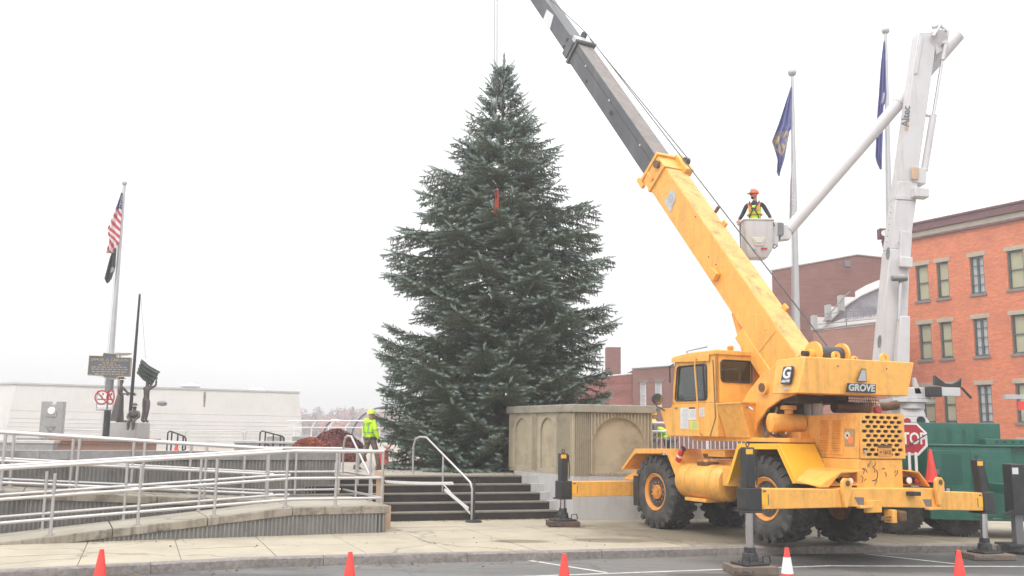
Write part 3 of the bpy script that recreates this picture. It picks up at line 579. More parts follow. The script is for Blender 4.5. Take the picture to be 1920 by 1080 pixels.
# stele
st_ = thing('stone_stele', 'tall grey stone slab with a notch and a round white disc', 'monument', (-21.5, 45, 1))
g = MB(); zt = 3.27; x0, x1 = -22.05, -21.02
arc = [( -21.5+.16*math.cos(PI+PI*i/8), zt+.16*math.sin(PI+PI*i/8)) for i in range(9)]
g.prism([V((x, 45, z)) for x, z in [(x0, 1), (x1, 1), (x1, zt)]+arc[::-1]+[(x0, zt)]], (0, .3, 0)); g.build('slab', M['graniteband'], st_, bevel=.01)
g = MB(); g.cyl((-21.53, 44.93, 2.85), (-21.53, 45, 2.85), .17, n=24); g.build('disc', M['plain_white'], st_)
g = MB(); g.prism([(-21.78, 44.96, 2.55), (-21.3, 44.96, 2.55), (-21.3, 44.96, 2.9), (-21.78, 44.96, 2.9)], (0, .06, 0)); g.build('raised_block', M['graniteband'], st_, bevel=.01)
g = MB()
for a, b in (((-21.75, 2.1), (-21.3, 2.1)), ((-21.75, 2.1), (-21.52, 1.85)), ((-21.3, 2.1), (-21.52, 1.85))): g.cyl((a[0], 44.98, a[1]), (b[0], 44.98, b[1]), .015, n=6)
g.build('carved_triangle', M['greymetal'], st_)
# low walls, blocks
for (px0, px1, y0, y1, Y, lab) in ((-60, 100, 824, 848, 34, 'low grey stone wall with a coping at the left edge'), (440, 640, 826, 846, 41, 'low grey wall behind the black handrail, left of the red shrub')):
    a, b = at(px0, y0, Y), at(px1, y0, Y); o = thing('low_wall', lab, 'wall', (a.x, a.y, 1)); g = MB(); g.box(a.x, b.x, Y, Y+.4, .95, a.z-.1); g.build('wall_body', M['graniteband'], o)
    g = MB(); g.box(a.x-.05, b.x+.05, Y-.05, Y+.45, a.z-.1, a.z); g.build('wall_coping', M['flash'], o, bevel=.01)
for px0, px1, yt, Y, lab in ((30, 75, 820, 38, 'grey stone block on the low wall at the left edge, in front of the stele'), (500, 528, 818, 44, 'grey stone block behind the right black handrail'), (548, 600, 818, 44, 'wide grey stone block at the corner of the white building')):
    a, b = at(px0, yt, Y), at(px1, yt, Y); g = MB(); g.box(a.x, b.x, Y, Y+.6, 1.0, a.z); props(g.build('stone_block', M['graniteband'], bevel=.02), lab, 'stone block')
# dark handrails
def smallrail(label, px, Y):
    a = at(px[0], 808, Y); b = at(px[1], 818, Y); o = thing('black_handrail', label, 'handrail', (a.x, Y, 1))
    top_ = [V((a.x, Y, 1.0)), V((a.x, Y, a.z-.08)), V((a.x+.08, Y, a.z)), V((b.x-.08, Y, b.z)), V((b.x, Y, b.z-.1)), V((b.x, Y, 1.25)), V((b.x-.25, Y, 1.12)), V((a.x+.3, Y, 1.5))]
    g = MB(); g.tube(top_, .035, 8); g.build('frame', M['blackmetal'], o)
    for f in (.22, .55, .85):
        x = a.x+(b.x-a.x)*f; g = MB(); g.cyl((x, Y, 1), (x, Y, a.z+(b.z-a.z)*f), .035, n=8); g.build('post', M['blackmetal'], o)
smallrail('short black sloping handrail beside the orange cone', (315, 349), 40)
smallrail('short black sloping handrail left of the red shrub', (488, 533), 41)
# thin arched fence panels
o = thing('hoop_fence', 'thin grey hoop fence in front of the white building', 'fence', (-18, 46, 1))
for px0, px1 in ((118, 200), (203, 278), (281, 344), (348, 457), (461, 566)):
    a, b = at(px0, 805+px0*.006, 46), at(px1, 805+px1*.006, 46); g = MB(); z = a.z
    g.tube([(a.x, 46, 1), (a.x, 46, z-.12), (a.x+.05, 46, z-.03), (a.x+.14, 46, z), (b.x-.14, 46, z), (b.x-.05, 46, z-.03), (b.x, 46, z-.12), (b.x, 46, 1)], .028, 6); g.build('hoop', M['flash'], o)
# ------------------------------------------------------------------ statue group
tb = thing('terracotta_base', 'wide terracotta stone plinth with a dentil band under the statues', 'plinth', (-15, 35, 1))
x0, x1 = -16.75, -13.45
g = MB(); g.box(x0+.12, x1-.12, 35.0, 37.0, 1, 1.5); g.build('base_wall', M['terra'], tb)
g = MB(); g.box(x0, x1, 34.88, 37.1, 1.58, 1.7); g.build('base_coping', M['terra'], tb, bevel=.02)
g = MB(); g.box(x0+.06, x1-.06, 34.94, 37.05, 1.5, 1.58); g.build('base_moulding', M['terra'], tb, bevel=.01)
g = MB()
for i in range(39): g.box(x0+.1+i*.08, x0+.14+i*.08, 34.89, 34.96, 1.5, 1.55)
g.build('dentils', M['terra'], tb, smooth=0, kind='stuff')
pd = at(203, 792, 35.3); g = MB(); g.box(-15.0, -13.72, 35.3, 36.6, 1.7, 2.29); props(g.build('statue_pedestal', M['pedestal'], bevel=.02), 'pale grey square pedestal block under the three bronze figures', 'pedestal')
# ------------------------------------------------------------------ brick buildings
# big orange-red building on the right: local frame x along the face, y inwards
d_ = V((.508, -.861, 0)).normalized(); rb = thing('brick_building', 'orange-red brick building with stone lintels, tall windows and maroon cornice', 'building', (23.4, 55, 0), math.atan2(d_.y, d_.x))
rb_m = brickmat('orange_brick', (.70, .215, .095), (.56, .155, .07), (.46, .22, .15), var=.16, streak=.4, dark=(.36, .11, .075))
wins = []                                        # x0, x1, z0, z1, kind
for z0, z1 in ((10.0, 12.07), (6.58, 8.63), (3.0, 5.03), (-.3, 2)):
    wins += [(.36, 1.18, z0, z1, 'b'), (1.72, 2.48, z0, z1, 'b'), (3.79, 4.62, z0, z1, 'c'), (5.95, 6.85, z0, z1, 'b'), (8.2, 9.05, z0, z1, 'b'), (10.1, 10.95, z0, z1, 'c')]
xs = sorted({-.75, 13.5, *[q for w_ in wins for q in w_[:2]]}); zs = sorted({-.4, 13.75, *[q for w_ in wins for q in w_[2:4]]})
g = MB()
for i in range(len(xs)-1):
    for j in range(len(zs)-1):
        cx, cz = (xs[i]+xs[i+1])/2, (zs[j]+zs[j+1])/2
        if any(w_[0] < cx < w_[1] and w_[2] < cz < w_[3] for w_ in wins): continue
        g.add([(xs[i], 0, zs[j]), (xs[i+1], 0, zs[j]), (xs[i+1], 0, zs[j+1]), (xs[i], 0, zs[j+1])], [(0, 1, 2, 3)])
for w_ in wins:
    a, b, c, e, _ = w_; g.add([(a, 0, c), (b, 0, c), (b, 0, e), (a, 0, e), (a, .25, c), (b, .25, c), (b, .25, e), (a, .25, e)], [(0, 1, 5, 4), (1, 2, 6, 5), (2, 3, 7, 6), (3, 0, 4, 7)])
g.add([(-.75, 0, -.4), (-.75, 14, -.4), (13.5, 14, -.4), (13.5, 0, -.4), (-.75, 0, 13.75), (-.75, 14, 13.75), (13.5, 14, 13.75), (13.5, 0, 13.75)], [(0, 1, 5, 4), (1, 2, 6, 5), (2, 3, 7, 6), (4, 5, 6, 7)])
g.build('wall', rb_m, rb, local=True, smooth=0, recalc=False)
for nm, m_, y0, z0, z1 in (('cornice_cream', M['cornice_cream'], -.12, 13.75, 14.07), ('cornice_lower_band', M['cornice'], -.16, 13.62, 13.75), ('cornice_upper', M['cornice'], -.28, 14.07, 14.48), ('roof_edge', M['cornice'], -.36, 14.48, 14.6)):
    g = MB(); g.box(-.75+y0, 13.6, y0, .3, z0, z1-.002); g.build(nm, m_, rb, local=True, bevel=.02)
g = MB(); x = -.75
while x < 13.4: g.box(x, x+.16, -.155, -.12, 13.78, 13.86); x += .26
g.build('cornice_dentils', M['cornice_cream'], rb, local=True, smooth=0, kind='stuff')
for i, (a, b, c, e, k_) in enumerate(wins):
    if c < 2: pass
    g = MB(); g.box(a-.14, b+.14, -.04, .12, e, e+.24); g.build('lintel', M['lintel'], rb, local=True, bevel=.012)
    g = MB(); g.box(a-.1, b+.1, -.08, .14, c-.14, c); g.build('sill', M['sill'], rb, local=True, bevel=.012)
    g = MB(); f = .09
    for q in ((a, a+f, c, e), (b-f, b, c, e), (a+f, b-f, c, c+f), (a+f, b-f, e-f, e)): g.box(q[0], q[1], .1, .2, q[2], q[3])
    wf = g.build('window', M['frame'], rb, local=True, smooth=0)
    if k_ == 'b':
        g = MB(); g.box(a+f, b-f, .12, .17, (c+e)/2-.03, (c+e)/2+.03); g.build('meeting_rail', M['frame'], wf, local=True, smooth=0)
        g = MB(); g.box(a+f+.02, b-f-.01, .2, .205, c+f+.05*(i % 3), e-f); g.build('blind', M['blind'], wf, local=True, smooth=0)
        g = MB(); g.box(a+f, b-f, .235, .24, c+f, e-f); g.build('pane', M['winglass'], wf, local=True, smooth=0)
    else:
        g = MB(); mid = (a+b)/2; g.box(mid-.055, mid+.055, .1, .19, c+f, e-f); g.build('mullion', M['frame'], wf, local=True, smooth=0)
        for q in range(1, 4): z = c+(e-c)*q/4; g = MB(); g.box(a+f, b-f, .125, .16, z-.018, z+.018); g.build('glazing_bar', M['frame'], wf, local=True, smooth=0)
        for xa, xb in ((a+f, mid-.055), (mid+.055, b-f)): g = MB(); g.box(xa, xb, .2, .205, c+f, e-f); g.build('pane', M['blindw'], wf, local=True, smooth=0)
# brown brick block behind
bb = thing('brick_building', 'windowless dark brown brick building with a shallow gable parapet, behind the flagpole', 'building', (17.2, 62, 0))
bm_ = brickmat('brown_brick', (.26, .115, .095), (.22, .095, .08), (.27, .17, .15), var=.25, streak=.5, dark=(.15, .075, .07))
P0, P1, P2, P3 = (17.2, 62), (22.9, 62), (24.6, 61.4), (34, 58)
g = MB(); g.prism([V((17.2, 62, 0)), V((26.4, 62, 0)), V((26.4, 62, 13.75)), V((22.9, 62, 14.1)), V((17.2, 62, 12.95))], (6, 18, 0)); g.build('wall', bm_, bb, smooth=0)
g = MB(); g.tube([(17.1, 61.97, 13.0), (22.9, 61.97, 14.15), (26.4, 61.97, 13.8)], .07, 6); g.build('parapet_coping', M['flash'], bb)
c = at(1589, 494, 61.9); g = MB(); g.box(c.x-.2, c.x+.2, 61.9, 62.05, c.z-.2, c.z+.2); g.build('vent_opening', M['greymetal'], bb)
# lighter annex with stepped white parapet and mural
an = thing('annex_building', 'lower brown brick annex topped by a stepped white parapet arch and railing', 'building', (17, 52, 0))
bm2 = brickmat('annex_brick', (.36, .18, .14), (.32, .155, .12), (.35, .22, .18), var=.12, streak=.25, dark=(.22, .1, .08))
g = MB(); g.prism([V((16.6, 52, 0)), V((21.0, 52, 0)), V((21.0, 52, 8.42)), V((20.2, 52, 8.35)), V((16.6, 52, 7.85))], (2, 5, 0)); g.build('wall', bm2, an, smooth=0)
g = MB(); g.tube([(16.5, 51.97, 7.92), (20.2, 51.97, 8.42), (21.0, 51.97, 8.5)], .06, 6); g.build('wall_coping', M['greymetal'], an)
arc = [(21.0, 10.6), (20.7, 10.5), (19.8, 10.1), (19.1, 9.65), (18.5, 9.15), (17.85, 8.5), (17.4, 8.1)]
stp = [(16.9, 8.0), (16.9, 8.85), (17.7, 8.8), (17.7, 9.45), (18.45, 9.4), (18.45, 10.0), (19.45, 9.98), (19.45, 10.3), (20.1, 10.68), (20.7, 10.93), (21.0, 11.05)]
g = MB(); g.prism([V((x, 53.2, z)) for x, z in stp+arc], (.3, .6, 0)); g.build('stepped_parapet', M['plain_white'], an, smooth=0)
for x, z in ((16.9, 8.85), (17.7, 9.45), (18.45, 10.0)):
    g = MB(); g.box(x-.03, x+.2, 52.7, 53.195, z-.85, z+.02); g.build('parapet_pier', M['pedestal'], an, smooth=0)
g = MB(); g.prism([V((21.0, 53.3, 8.6))]+[V((x, 53.3, z)) for x, z in arc[:6]]+[V((18.3, 53.3, 8.6))], (.1, .1, 0)); g.build('mural_panel', M['graffiti'], an, smooth=0)
g = MB(); g.tube([(x, 53.15, z-.02) for x, z in arc], .05, 6); g.build('arch_trim', M['decal'], an)
g = MB(); g.prism([(17.2, 53.22, 7.9), (21.0, 53.22, 8.3), (21.0, 53.22, 9.0), (19.6, 53.22, 8.85), (18.7, 53.22, 8.75), (17.7, 53.22, 8.35)], (0, .05, 0)); g.build('white_band', M['plain_white'], an, smooth=0)
q = random.Random(4)
for i in range(14):
    x = 18.8+i*.15; z = 8.72+.03*(i % 3)+.02*i; g = MB(); g.tube([(x, 53.2, z-.1), (x+.12, 53.2, z+.05+q.uniform(-.03, .05)), (x+.2, 53.2, z-.05)], .025, 4); g.build('mural_stroke', M['decal'], an, smooth=0)
for x in (18.45, 20.2): g = MB(); g.cyl((x, 51.95, 8.1), (x, 51.95, 9.15+(x-18.4)*.1), .03, n=6); g.build('railing_post', M['greymetal'], an)
for dz in (0, .55): g = MB(); g.cyl((16.9, 51.95, 8.25+dz), (21.0, 51.95, 8.72+dz*.95), .022, n=6); g.build('railing_bar', M['greymetal'], an)
g = MB(); g.tube([(17.4, 52.6, 8.5), (18.5, 52.6, 9.8), (18.95, 52.6, 10.2)], .035, 6); g.build('stair_rail', M['greymetal'], an)
# two-storey building in the middle distance
mb_ = thing('brick_building', 'low two-storey maroon brick building with narrow white sash windows', 'building', (10.5, 70, 0))
bm3 = brickmat('maroon_brick', (.26, .115, .095), (.225, .095, .08), (.27, .16, .14), var=.18, streak=.4, dark=(.16, .075, .065))
mw = [(9.52, 9.95, 4.17, 5.9), (10.62, 11.1, 4.14, 5.98), (12.1, 12.6, 4.14, 6.0), (13.6, 14.1, 4.14, 6.0)]
xs = sorted({8.98, 24, *[q for w_ in mw for q in w_[:2]]}); zs = sorted({0, 6.85, *[q for w_ in mw for q in w_[2:]]}); g = MB()
for i in range(len(xs)-1):
    for j in range(len(zs)-1):
        cx, cz = (xs[i]+xs[i+1])/2, (zs[j]+zs[j+1])/2
        if any(w_[0] < cx < w_[1] and w_[2] < cz < w_[3] for w_ in mw): continue
        g.box(xs[i], xs[i+1], 70, 70.3, zs[j], zs[j+1])
g.prism([V((8.98, 70, 6.85)), V((24, 70, 6.85)), V((24, 70, 7.7)), V((11.9, 70, 7.1))], (0, .3, 0)); g.box(8.98, 24, 70.3, 82, 0, 6.8)
g.build('wall', bm3, mb_, smooth=0, recalc=False)
g = MB(); g.tube([(8.9, 69.95, 6.9), (11.9, 69.95, 7.15), (24, 69.95, 7.75)], .06, 6); g.build('parapet_coping', M['greymetal'], mb_)
for a, b, c, e in mw:
    g = MB(); g.box(a-.12, b+.12, 69.93, 70.02, e, e+.22); g.build('lintel', M['sill'], mb_); g = MB(); g.box(a-.1, b+.1, 69.9, 70.03, c-.14, c); g.build('sill', M['sill'], mb_)
    g = MB(); f = .07
    for q in ((a, a+f, c, e), (b-f, b, c, e), (a+f, b-f, c, c+f), (a+f, b-f, e-f, e), (a+f, b-f, (c+e)/2-.03, (c+e)/2+.03)): g.box(q[0], q[1], 70.05, 70.12, q[2], q[3])
    wf = g.build('window', M['framew'], mb_, smooth=0); g = MB(); g.box(a+f, b-f, 70.13, 70.14, c+f, e-f); g.build('pane', M['blindw'], wf, smooth=0)
cb_ = thing('brick_building', 'red brick wall with a corbelled band, partly behind the spruce', 'building', (7, 70.5, 0))
bm4 = brickmat('red_brick', (.34, .115, .09), (.29, .095, .075), (.31, .15, .13), var=.18, streak=.4, dark=(.19, .08, .07))
g = MB(); g.prism([V((.5, 70.4, 0)), V((8.97, 70.4, 0)), V((8.97, 70.4, 6.5)), V((.5, 70.4, 5.6))], (0, 9, 0)); g.build('wall', bm4, cb_, smooth=0)
g = MB(); g.tube([(.5, 70.38, 5.66), (8.97, 70.38, 6.56)], .07, 6); g.build('parapet_coping', M['flash'], cb_)
g = MB()
for i in range(34):
    x = .7+i*.245; z = 5.6+.9*(x-.5)/8.5; g.box(x, x+.1, 70.3, 70.4, z-.5, z-.25)
    g.box(x, x+.1, 70.3, 70.4, z-1.35, z-1.05)
g.build('corbels', bm4, cb_, smooth=0, kind='stuff')
g = MB(); g.box(7.2, 8.27, 71.5, 72.6, 5, 8.62); ch = props(g.build('brick_chimney', bm3, smooth=0), 'tall square brown brick chimney beside the spruce', 'chimney')
# service fence (white balusters) behind the crane
bf = thing('baluster_fence', 'white tubular fence with close balusters behind the crane', 'fence', (4, 25.4, 1))
fa, fb = V((3.5, 25.2, 0)), V((10.5, 26.6, 0))
for z, r in ((2.42, .03), (2.2, .028), (1.16, .022)): g = MB(); g.tube([fa+V((0, 0, z)), fb+V((0, 0, z))], r, 8); g.build('rail', M['whitepole'], bf)
base = None
for i in range(58):
    p = fa+(fb-fa)*(i/57)
    if base is None:
        g = MB(); g.cyl((0, 0, 1.1), (0, 0, 2.2), .013, n=6); base = g.build('baluster', M['whitepole'], bf, local=True); base.location = (p.x-4, p.y-25.4, -1)
    else: inst(base, 'baluster', bf, (p.x-4, p.y-25.4, -1))
for f in (0, .25, .5, .75, 1): p = fa+(fb-fa)*f; g = MB(); g.cyl((p.x, p.y, 1), (p.x, p.y, 2.42), .035, n=8); g.build('post', M['whitepole'], bf)
# far white rail fence, lamps
ff = thing('rail_fence', 'distant white tubular fence behind the shrubs', 'fence', (-9, 48, 1))
xa, xb = at(540, 789, 48), at(732, 789, 48)
for dz in (.0, -.33): g = MB(); g.tube([(xa.x, 48, xa.z+dz), (xb.x, 48, xb.z+dz)], .04 if dz == 0 else .03, 6); g.build('rail', M['whitepole'], ff)
for i in range(6): x = xa.x+(xb.x-xa.x)*(i+.4)/6; g = MB(); g.tube([(x, 48, 1), (x, 48, xa.z-.33), (x+.2, 48, xa.z)], .035, 6); g.build('post', M['whitepole'], ff)
def lamp(label, pts, Y, head):
    a = at(*pts[0], Y); o = thing('street_lamp', label, 'street lamp', (a.x, Y, 0), group=None)
    g = MB(); P_ = [at(x, y, Y) for x, y in pts]; g.tube([(P_[0].x, Y, 1)]+[tuple(p) for p in P_], .055, 8); g.build('curved_pole', M['lamp'], o)
    h = P_[-1]; g = MB(); g.ball(h+V((.2, 0, .02)), .27, 12, (1, .5, .32)); g.build('lamp_head', M['whitepole'] if head else M['lamp'], o)
lamp('small curved street lamp with a white head above the red shrub', [(605, 832), (608, 808), (613, 797), (621, 789)], 55, True)
lamp('tall curved grey lamp arm arching toward the spruce', [(657, 828), (660, 812), (664, 800), (671, 789), (680, 779), (692, 771), (705, 766), (720, 763), (733, 763)], 52, False)
# ------------------------------------------------------------------ shrubs
def leafmat(name, c1, c2, rough=.6):
    m = bpy.data.materials.new(name); m.use_nodes = True; t = m.node_tree; b = t.nodes['Principled BSDF']; L = t.links.new; nn = t.nodes.new
    a = nn('ShaderNodeAttribute'); a.attribute_name = 'tint'; x = nn('ShaderNodeMix'); x.data_type = 'RGBA'; L(a.outputs['Fac'], x.inputs[0])
    x.inputs[6].default_value = (*c1, 1); x.inputs[7].default_value = (*c2, 1); L(x.outputs[2], b.inputs['Base Color'])
    b.inputs['Roughness'].default_value = rough; b.inputs['Specular IOR Level'].default_value = .25; return m
def leaves(name, pos, nrm, size, mat_, tint, parent=None, kind=None, asp=1.6):
    n = len(pos); a = rng.normal(size=(n, 3)); u = np.cross(nrm, a); u /= np.linalg.norm(u, axis=1)[:, None]+1e-9; v = np.cross(nrm, u)
    s = np.asarray(size).reshape(-1, 1)*rng.uniform(.6, 1.3, (n, 1))
    q = np.stack([pos-u*s*asp, pos+v*s*.6, pos+u*s*asp, pos-v*s*.6], 1).reshape(-1, 3)
    me = bpy.data.meshes.new(name); me.vertices.add(4*n); me.vertices.foreach_set('co', q.ravel().astype(np.float32))
    me.loops.add(4*n); me.loops.foreach_set('vertex_index', np.arange(4*n)); me.polygons.add(n); me.polygons.foreach_set('loop_start', np.arange(n)*4); me.polygons.foreach_set('loop_total', np.full(n, 4))
    at_ = me.attributes.new('tint', 'FLOAT', 'POINT'); at_.data.foreach_set('value', np.repeat(tint, 4).astype(np.float32)); me.materials.append(mat_); me.update(calc_edges=True)
    o = bpy.data.objects.new(name, me); COL.objects.link(o)
    if parent is not None: o.parent = parent; o.matrix_parent_inverse = WM[parent.name].inverted()
    if kind: o['kind'] = kind
    return o
def shrub(label, c, rx, ry, h, n, m_, cat='shrub', skew=0):
    o = thing('shrub', label, cat, tuple(c)); d = rng.normal(size=(n, 3)); d[:, 2] = np.abs(d[:, 2]); d /= np.linalg.norm(d, axis=1)[:, None]
    lump = 1+.035*np.sin(d[:, 0]*9+1)*np.cos(d[:, 1]*7)+.03*np.sin(d[:, 2]*15); rr = rng.uniform(.72, 1.0, n)**.5*lump
    p = np.array(c)+d*rr[:, None]*np.array([rx, ry, h]); p[:, 0] += skew*d[:, 2]
    nn_ = d+rng.normal(size=(n, 3))*.6; nn_ /= np.linalg.norm(nn_, axis=1)[:, None]
    leaves('foliage', p, nn_, .035, m_, rng.uniform(0, 1, n)*(.6+.4*np.sin(p[:, 0]*3+p[:, 2]*5)), o)
    g = MB()
    for i in range(7): a = i*.9; g.tube([V(c)+V((math.cos(a)*.08, math.sin(a)*.08, 0)), V(c)+V((math.cos(a)*rx*.6, math.sin(a)*ry*.6, h*.7))], [.03, .01], 5)
    g.build('stems', M['wood'], o)
    g = MB(); g.ball(V(c)+V((skew*.4, 0, h*.05)), 1, 16, (rx*.72, ry*.72, h*.74)); g.build('inner_twigs', M['shrubcore'], o)
M['shrubcore'] = mat('twiggy_core', (.075, .03, .025), .9, var=.4, scale=12, bump=.8)
mr = leafmat('maroon_leaves', (.12, .036, .036), (.31, .09, .08)); mo = leafmat('rust_leaves', (.24, .05, .025), (.5, .13, .05))
shrub('large rounded maroon shrub behind the ramp wall, left of the worker', (-6.3, 35, 1.0), 1.08, .9, 1.12, 26000, mr, skew=-.03)
shrub('smaller rust-orange shrub in front of the maroon one', (-7.1, 34.2, 1.0), .85, .6, .82, 14000, mo)
# ------------------------------------------------------------------ far hillside
g = MB(); nx, ny = 40, 10; vs = []
def hz(x, y): return 1+max(0, (y-300)/220)*(7.0+.028*(x+110)+1.2*math.sin(x*.02))
for j in range(ny+1):
    for i in range(nx+1): x, y = -520+i*30, 250+j*40; vs.append((x, y, hz(x, y)-4 if y > 300 else -1))
g.add(vs, [(j*(nx+1)+i, j*(nx+1)+i+1, (j+1)*(nx+1)+i+1, (j+1)*(nx+1)+i) for j in range(ny) for i in range(nx)])
hm = mat('hill_ground', (.16, .09, .07), .95, var=.2, scale=.05); props(g.build('hillside', hm, recalc=False), kind='structure')
P_, Nn, Tt, Sz = [], [], [], []
hr = np.random.default_rng(3)
for i in range(620):
    y = hr.uniform(300, 520); x = hr.uniform(-330, 160) if i > 260 else hr.uniform(-.27, -.08)*y
    h = hr.uniform(4, 7.5)*(.75+.5*(hr.random() < .2)); r_ = h*.42; kind = hr.random(); n = 170
    if kind < .18: r_ *= .5; h *= 1.15
    d = hr.normal(size=(n, 3)); d /= np.linalg.norm(d, axis=1)[:, None]; rr = hr.uniform(.5, 1, n)**.4
    p = np.array([x, y, hz(x, y)+h*.3])+d*rr[:, None]*np.array([r_, r_, h*.55])
    if kind < .18: p[:, :2] = np.array([x, y])+(p[:, :2]-np.array([x, y]))*np.clip(1.25-(p[:, 2:3]-hz(x, y))/h, .05, 1.2)
    P_.append(p); Nn.append(d+hr.normal(size=(n, 3))*.5); Tt.append(np.full(n, kind)+hr.uniform(-.08, .08, n)); Sz.append(np.full(n, .7 if kind > .18 else .5))
Nn = np.concatenate(Nn); Nn /= np.linalg.norm(Nn, axis=1)[:, None]
mh = bpy.data.materials.new('autumn_leaves'); mh.use_nodes = True; t_ = mh.node_tree; a_ = t_.nodes.new('ShaderNodeAttribute'); a_.attribute_name = 'tint'
cr = t_.nodes.new('ShaderNodeValToRGB'); t_.links.new(a_.outputs['Fac'], cr.inputs[0]); t_.links.new(cr.outputs[0], t_.nodes['Principled BSDF'].inputs['Base Color']); t_.nodes['Principled BSDF'].inputs['Roughness'].default_value = .9
cr.color_ramp.interpolation = 'LINEAR'
for i, (p_, c_) in enumerate(((0, (.03, .05, .045)), (.2, (.04, .05, .05)), (.25, (.13, .085, .085)), (.55, (.2, .1, .09)), (.7, (.32, .12, .08)), (.86, (.5, .14, .07)), (1, (.5, .18, .09)))):
    e = cr.color_ramp.elements[i] if i < 2 else cr.color_ramp.elements.new(p_); e.position = p_; e.color = (*c_, 1)
leaves('autumn_wood', np.concatenate(P_), Nn, np.concatenate(Sz), mh, np.concatenate(Tt), kind='stuff', asp=1.0)
# ------------------------------------------------------------------ yellow rough-terrain crane (local: x right, y forward, z up)
CR = thing('mobile_crane', 'yellow rough-terrain mobile crane on outriggers with a grey telescopic boom raised over the spruce', 'crane', (6.212, 19.133, -.126), math.atan2(.4258, .9048), scale=1.06)
Y_, Y2, K_, BR = M['yellow'], M['yellow2'], M['black'], M['brownmetal']
def part(g, name, m, parent=CR, **k): return g.build(name, m, parent, local=True, **k)
def lprism(poly, x0, x1): return MB().prism([(x0, y, z) for y, z in poly], (x1-x0, 0, 0))
# carrier
part(MB().box(-.62, .5, -1.1, 4.95, .98, 1.42), 'chassis_frame', BR, bevel=.02)
part(MB().box(-.75, .6, 1.75, 2.9, 1.42, 1.62), 'frame_deck', Y_, bevel=.02)
for y, z in ((.19, .98), (3.77, .885)): part(MB().lathe([(-.75, .1), (-.35, .12), (-.25, .26), (.05, .26), (.15, .12), (.6, .1)], (0, y, z), 'x', 14), 'axle', M['dark'])
part(MB().cyl((-.1, .6, .9), (-.1, 3.4, .95), .06), 'drive_shaft', M['dark'])
# wheels: one of each mesh, then shared
wt = MB()
wt.lathe([(.10, .37), (.02, .42), (-.01, .52), (.0, .62), (.03, .70), (.06, .735), (.54, .735), (.58, .70), (.61, .62), (.62, .52), (.58, .42), (.50, .37)], (0, 0, 0), 'x', 48)
NL = 22
def lug(g, a0, side):
    X0, X1 = (.0, .34) if side < 0 else (.61, .27)
    da, sw = 2*PI/NL*.52, 2*PI/NL*.85
    def P(x, a, r): return (x, r*math.cos(a), r*math.sin(a))
    e = .012 if side < 0 else -.012
    bt = [P(X0+e*2, a0, .71), P(X0+e*2, a0+da, .71), P(X1, a0+sw+da*.7, .71), P(X1, a0+sw, .71)]
    tp = [P(X0+e*3, a0+.02, .785), P(X0+e*3, a0+da-.02, .785), P(X1, a0+sw+da*.7-.02, .79), P(X1, a0+sw+.02, .79)]
    g.hexa(bt, tp)
    g.hexa([P(X0+e, a0+.03, .64), P(X0+e, a0+da-.03, .64), P(X0+e*2.5, a0+da, .74), P(X0+e*2.5, a0, .74)], [P(X0-e*1.6, a0+.03, .645), P(X0-e*1.6, a0+da-.03, .645), P(X0-e*.3, a0+da-.01, .775), P(X0-e*.3, a0+.01, .775)])
for i in range(NL): lug(wt, 2*PI*i/NL, -1); lug(wt, 2*PI*(i+.5)/NL, 1)
tyre = rim = None
def wheel(x, y, z, flip, rot):
    global tyre, rim, hubm
    if tyre is None:
        tyre = part(wt, 'tyre', M['rubber'], None, smooth=28)
        rim = part(MB().lathe([(.5, .38), (.06, .385), (.03, .40), (.02, .385), (.05, .36), (.06, .33), (.14, .315), (.15, .27), (.13, .25), (.15, .13), (.12, .12), (.10, .1)], (0, 0, 0), 'x', 36), 'rim', M['rimpaint'], None)
        h = MB(); h.lathe([(.16, .19), (.11, .18), (.1, .155), (.065, .15), (.06, .09), (.045, .085), (.04, .02)], (0, 0, 0), 'x', 20)
        for i in range(12): a = i*PI/6; h.cyl((.15, .21*math.cos(a), .21*math.sin(a)), (.10, .21*math.cos(a), .21*math.sin(a)), .018, n=6)
        for i in range(8): a = i*PI/4+.2; h.cyl((.05, .12*math.cos(a), .12*math.sin(a)), (.02, .12*math.cos(a), .12*math.sin(a)), .014, n=6)
        hubm = part(h, 'hub', M['rimpaint'], None)
        first = True
    else: first = False
    wo = bpy.data.objects.new('wheel', None); COL.objects.link(wo); wo.parent = CR; wo.location = (x, y, z); wo.rotation_euler = (rot, 0, PI if flip else 0); wo.empty_display_size = .1
    for s_, nm in ((tyre, 'tyre'), (rim, 'rim'), (hubm, 'hub')):
        if first: s_.parent = wo
        else: c = s_.copy(); c.name = nm; COL.objects.link(c); c.parent = wo
M['rimpaint'] = mat('rim_paint', (.74, .30, .05), .5, var=.1, scale=4, dirt=(.22, .1, .05), dirt_amt=.85, dirt_scale=6)
wheel(-1.25, .19, .975, False, .05); wheel(-1.25, 3.77, .885, False, .2); wheel(1.05, .19, .93, True, .3); wheel(1.05, 3.77, .885, True, .1)
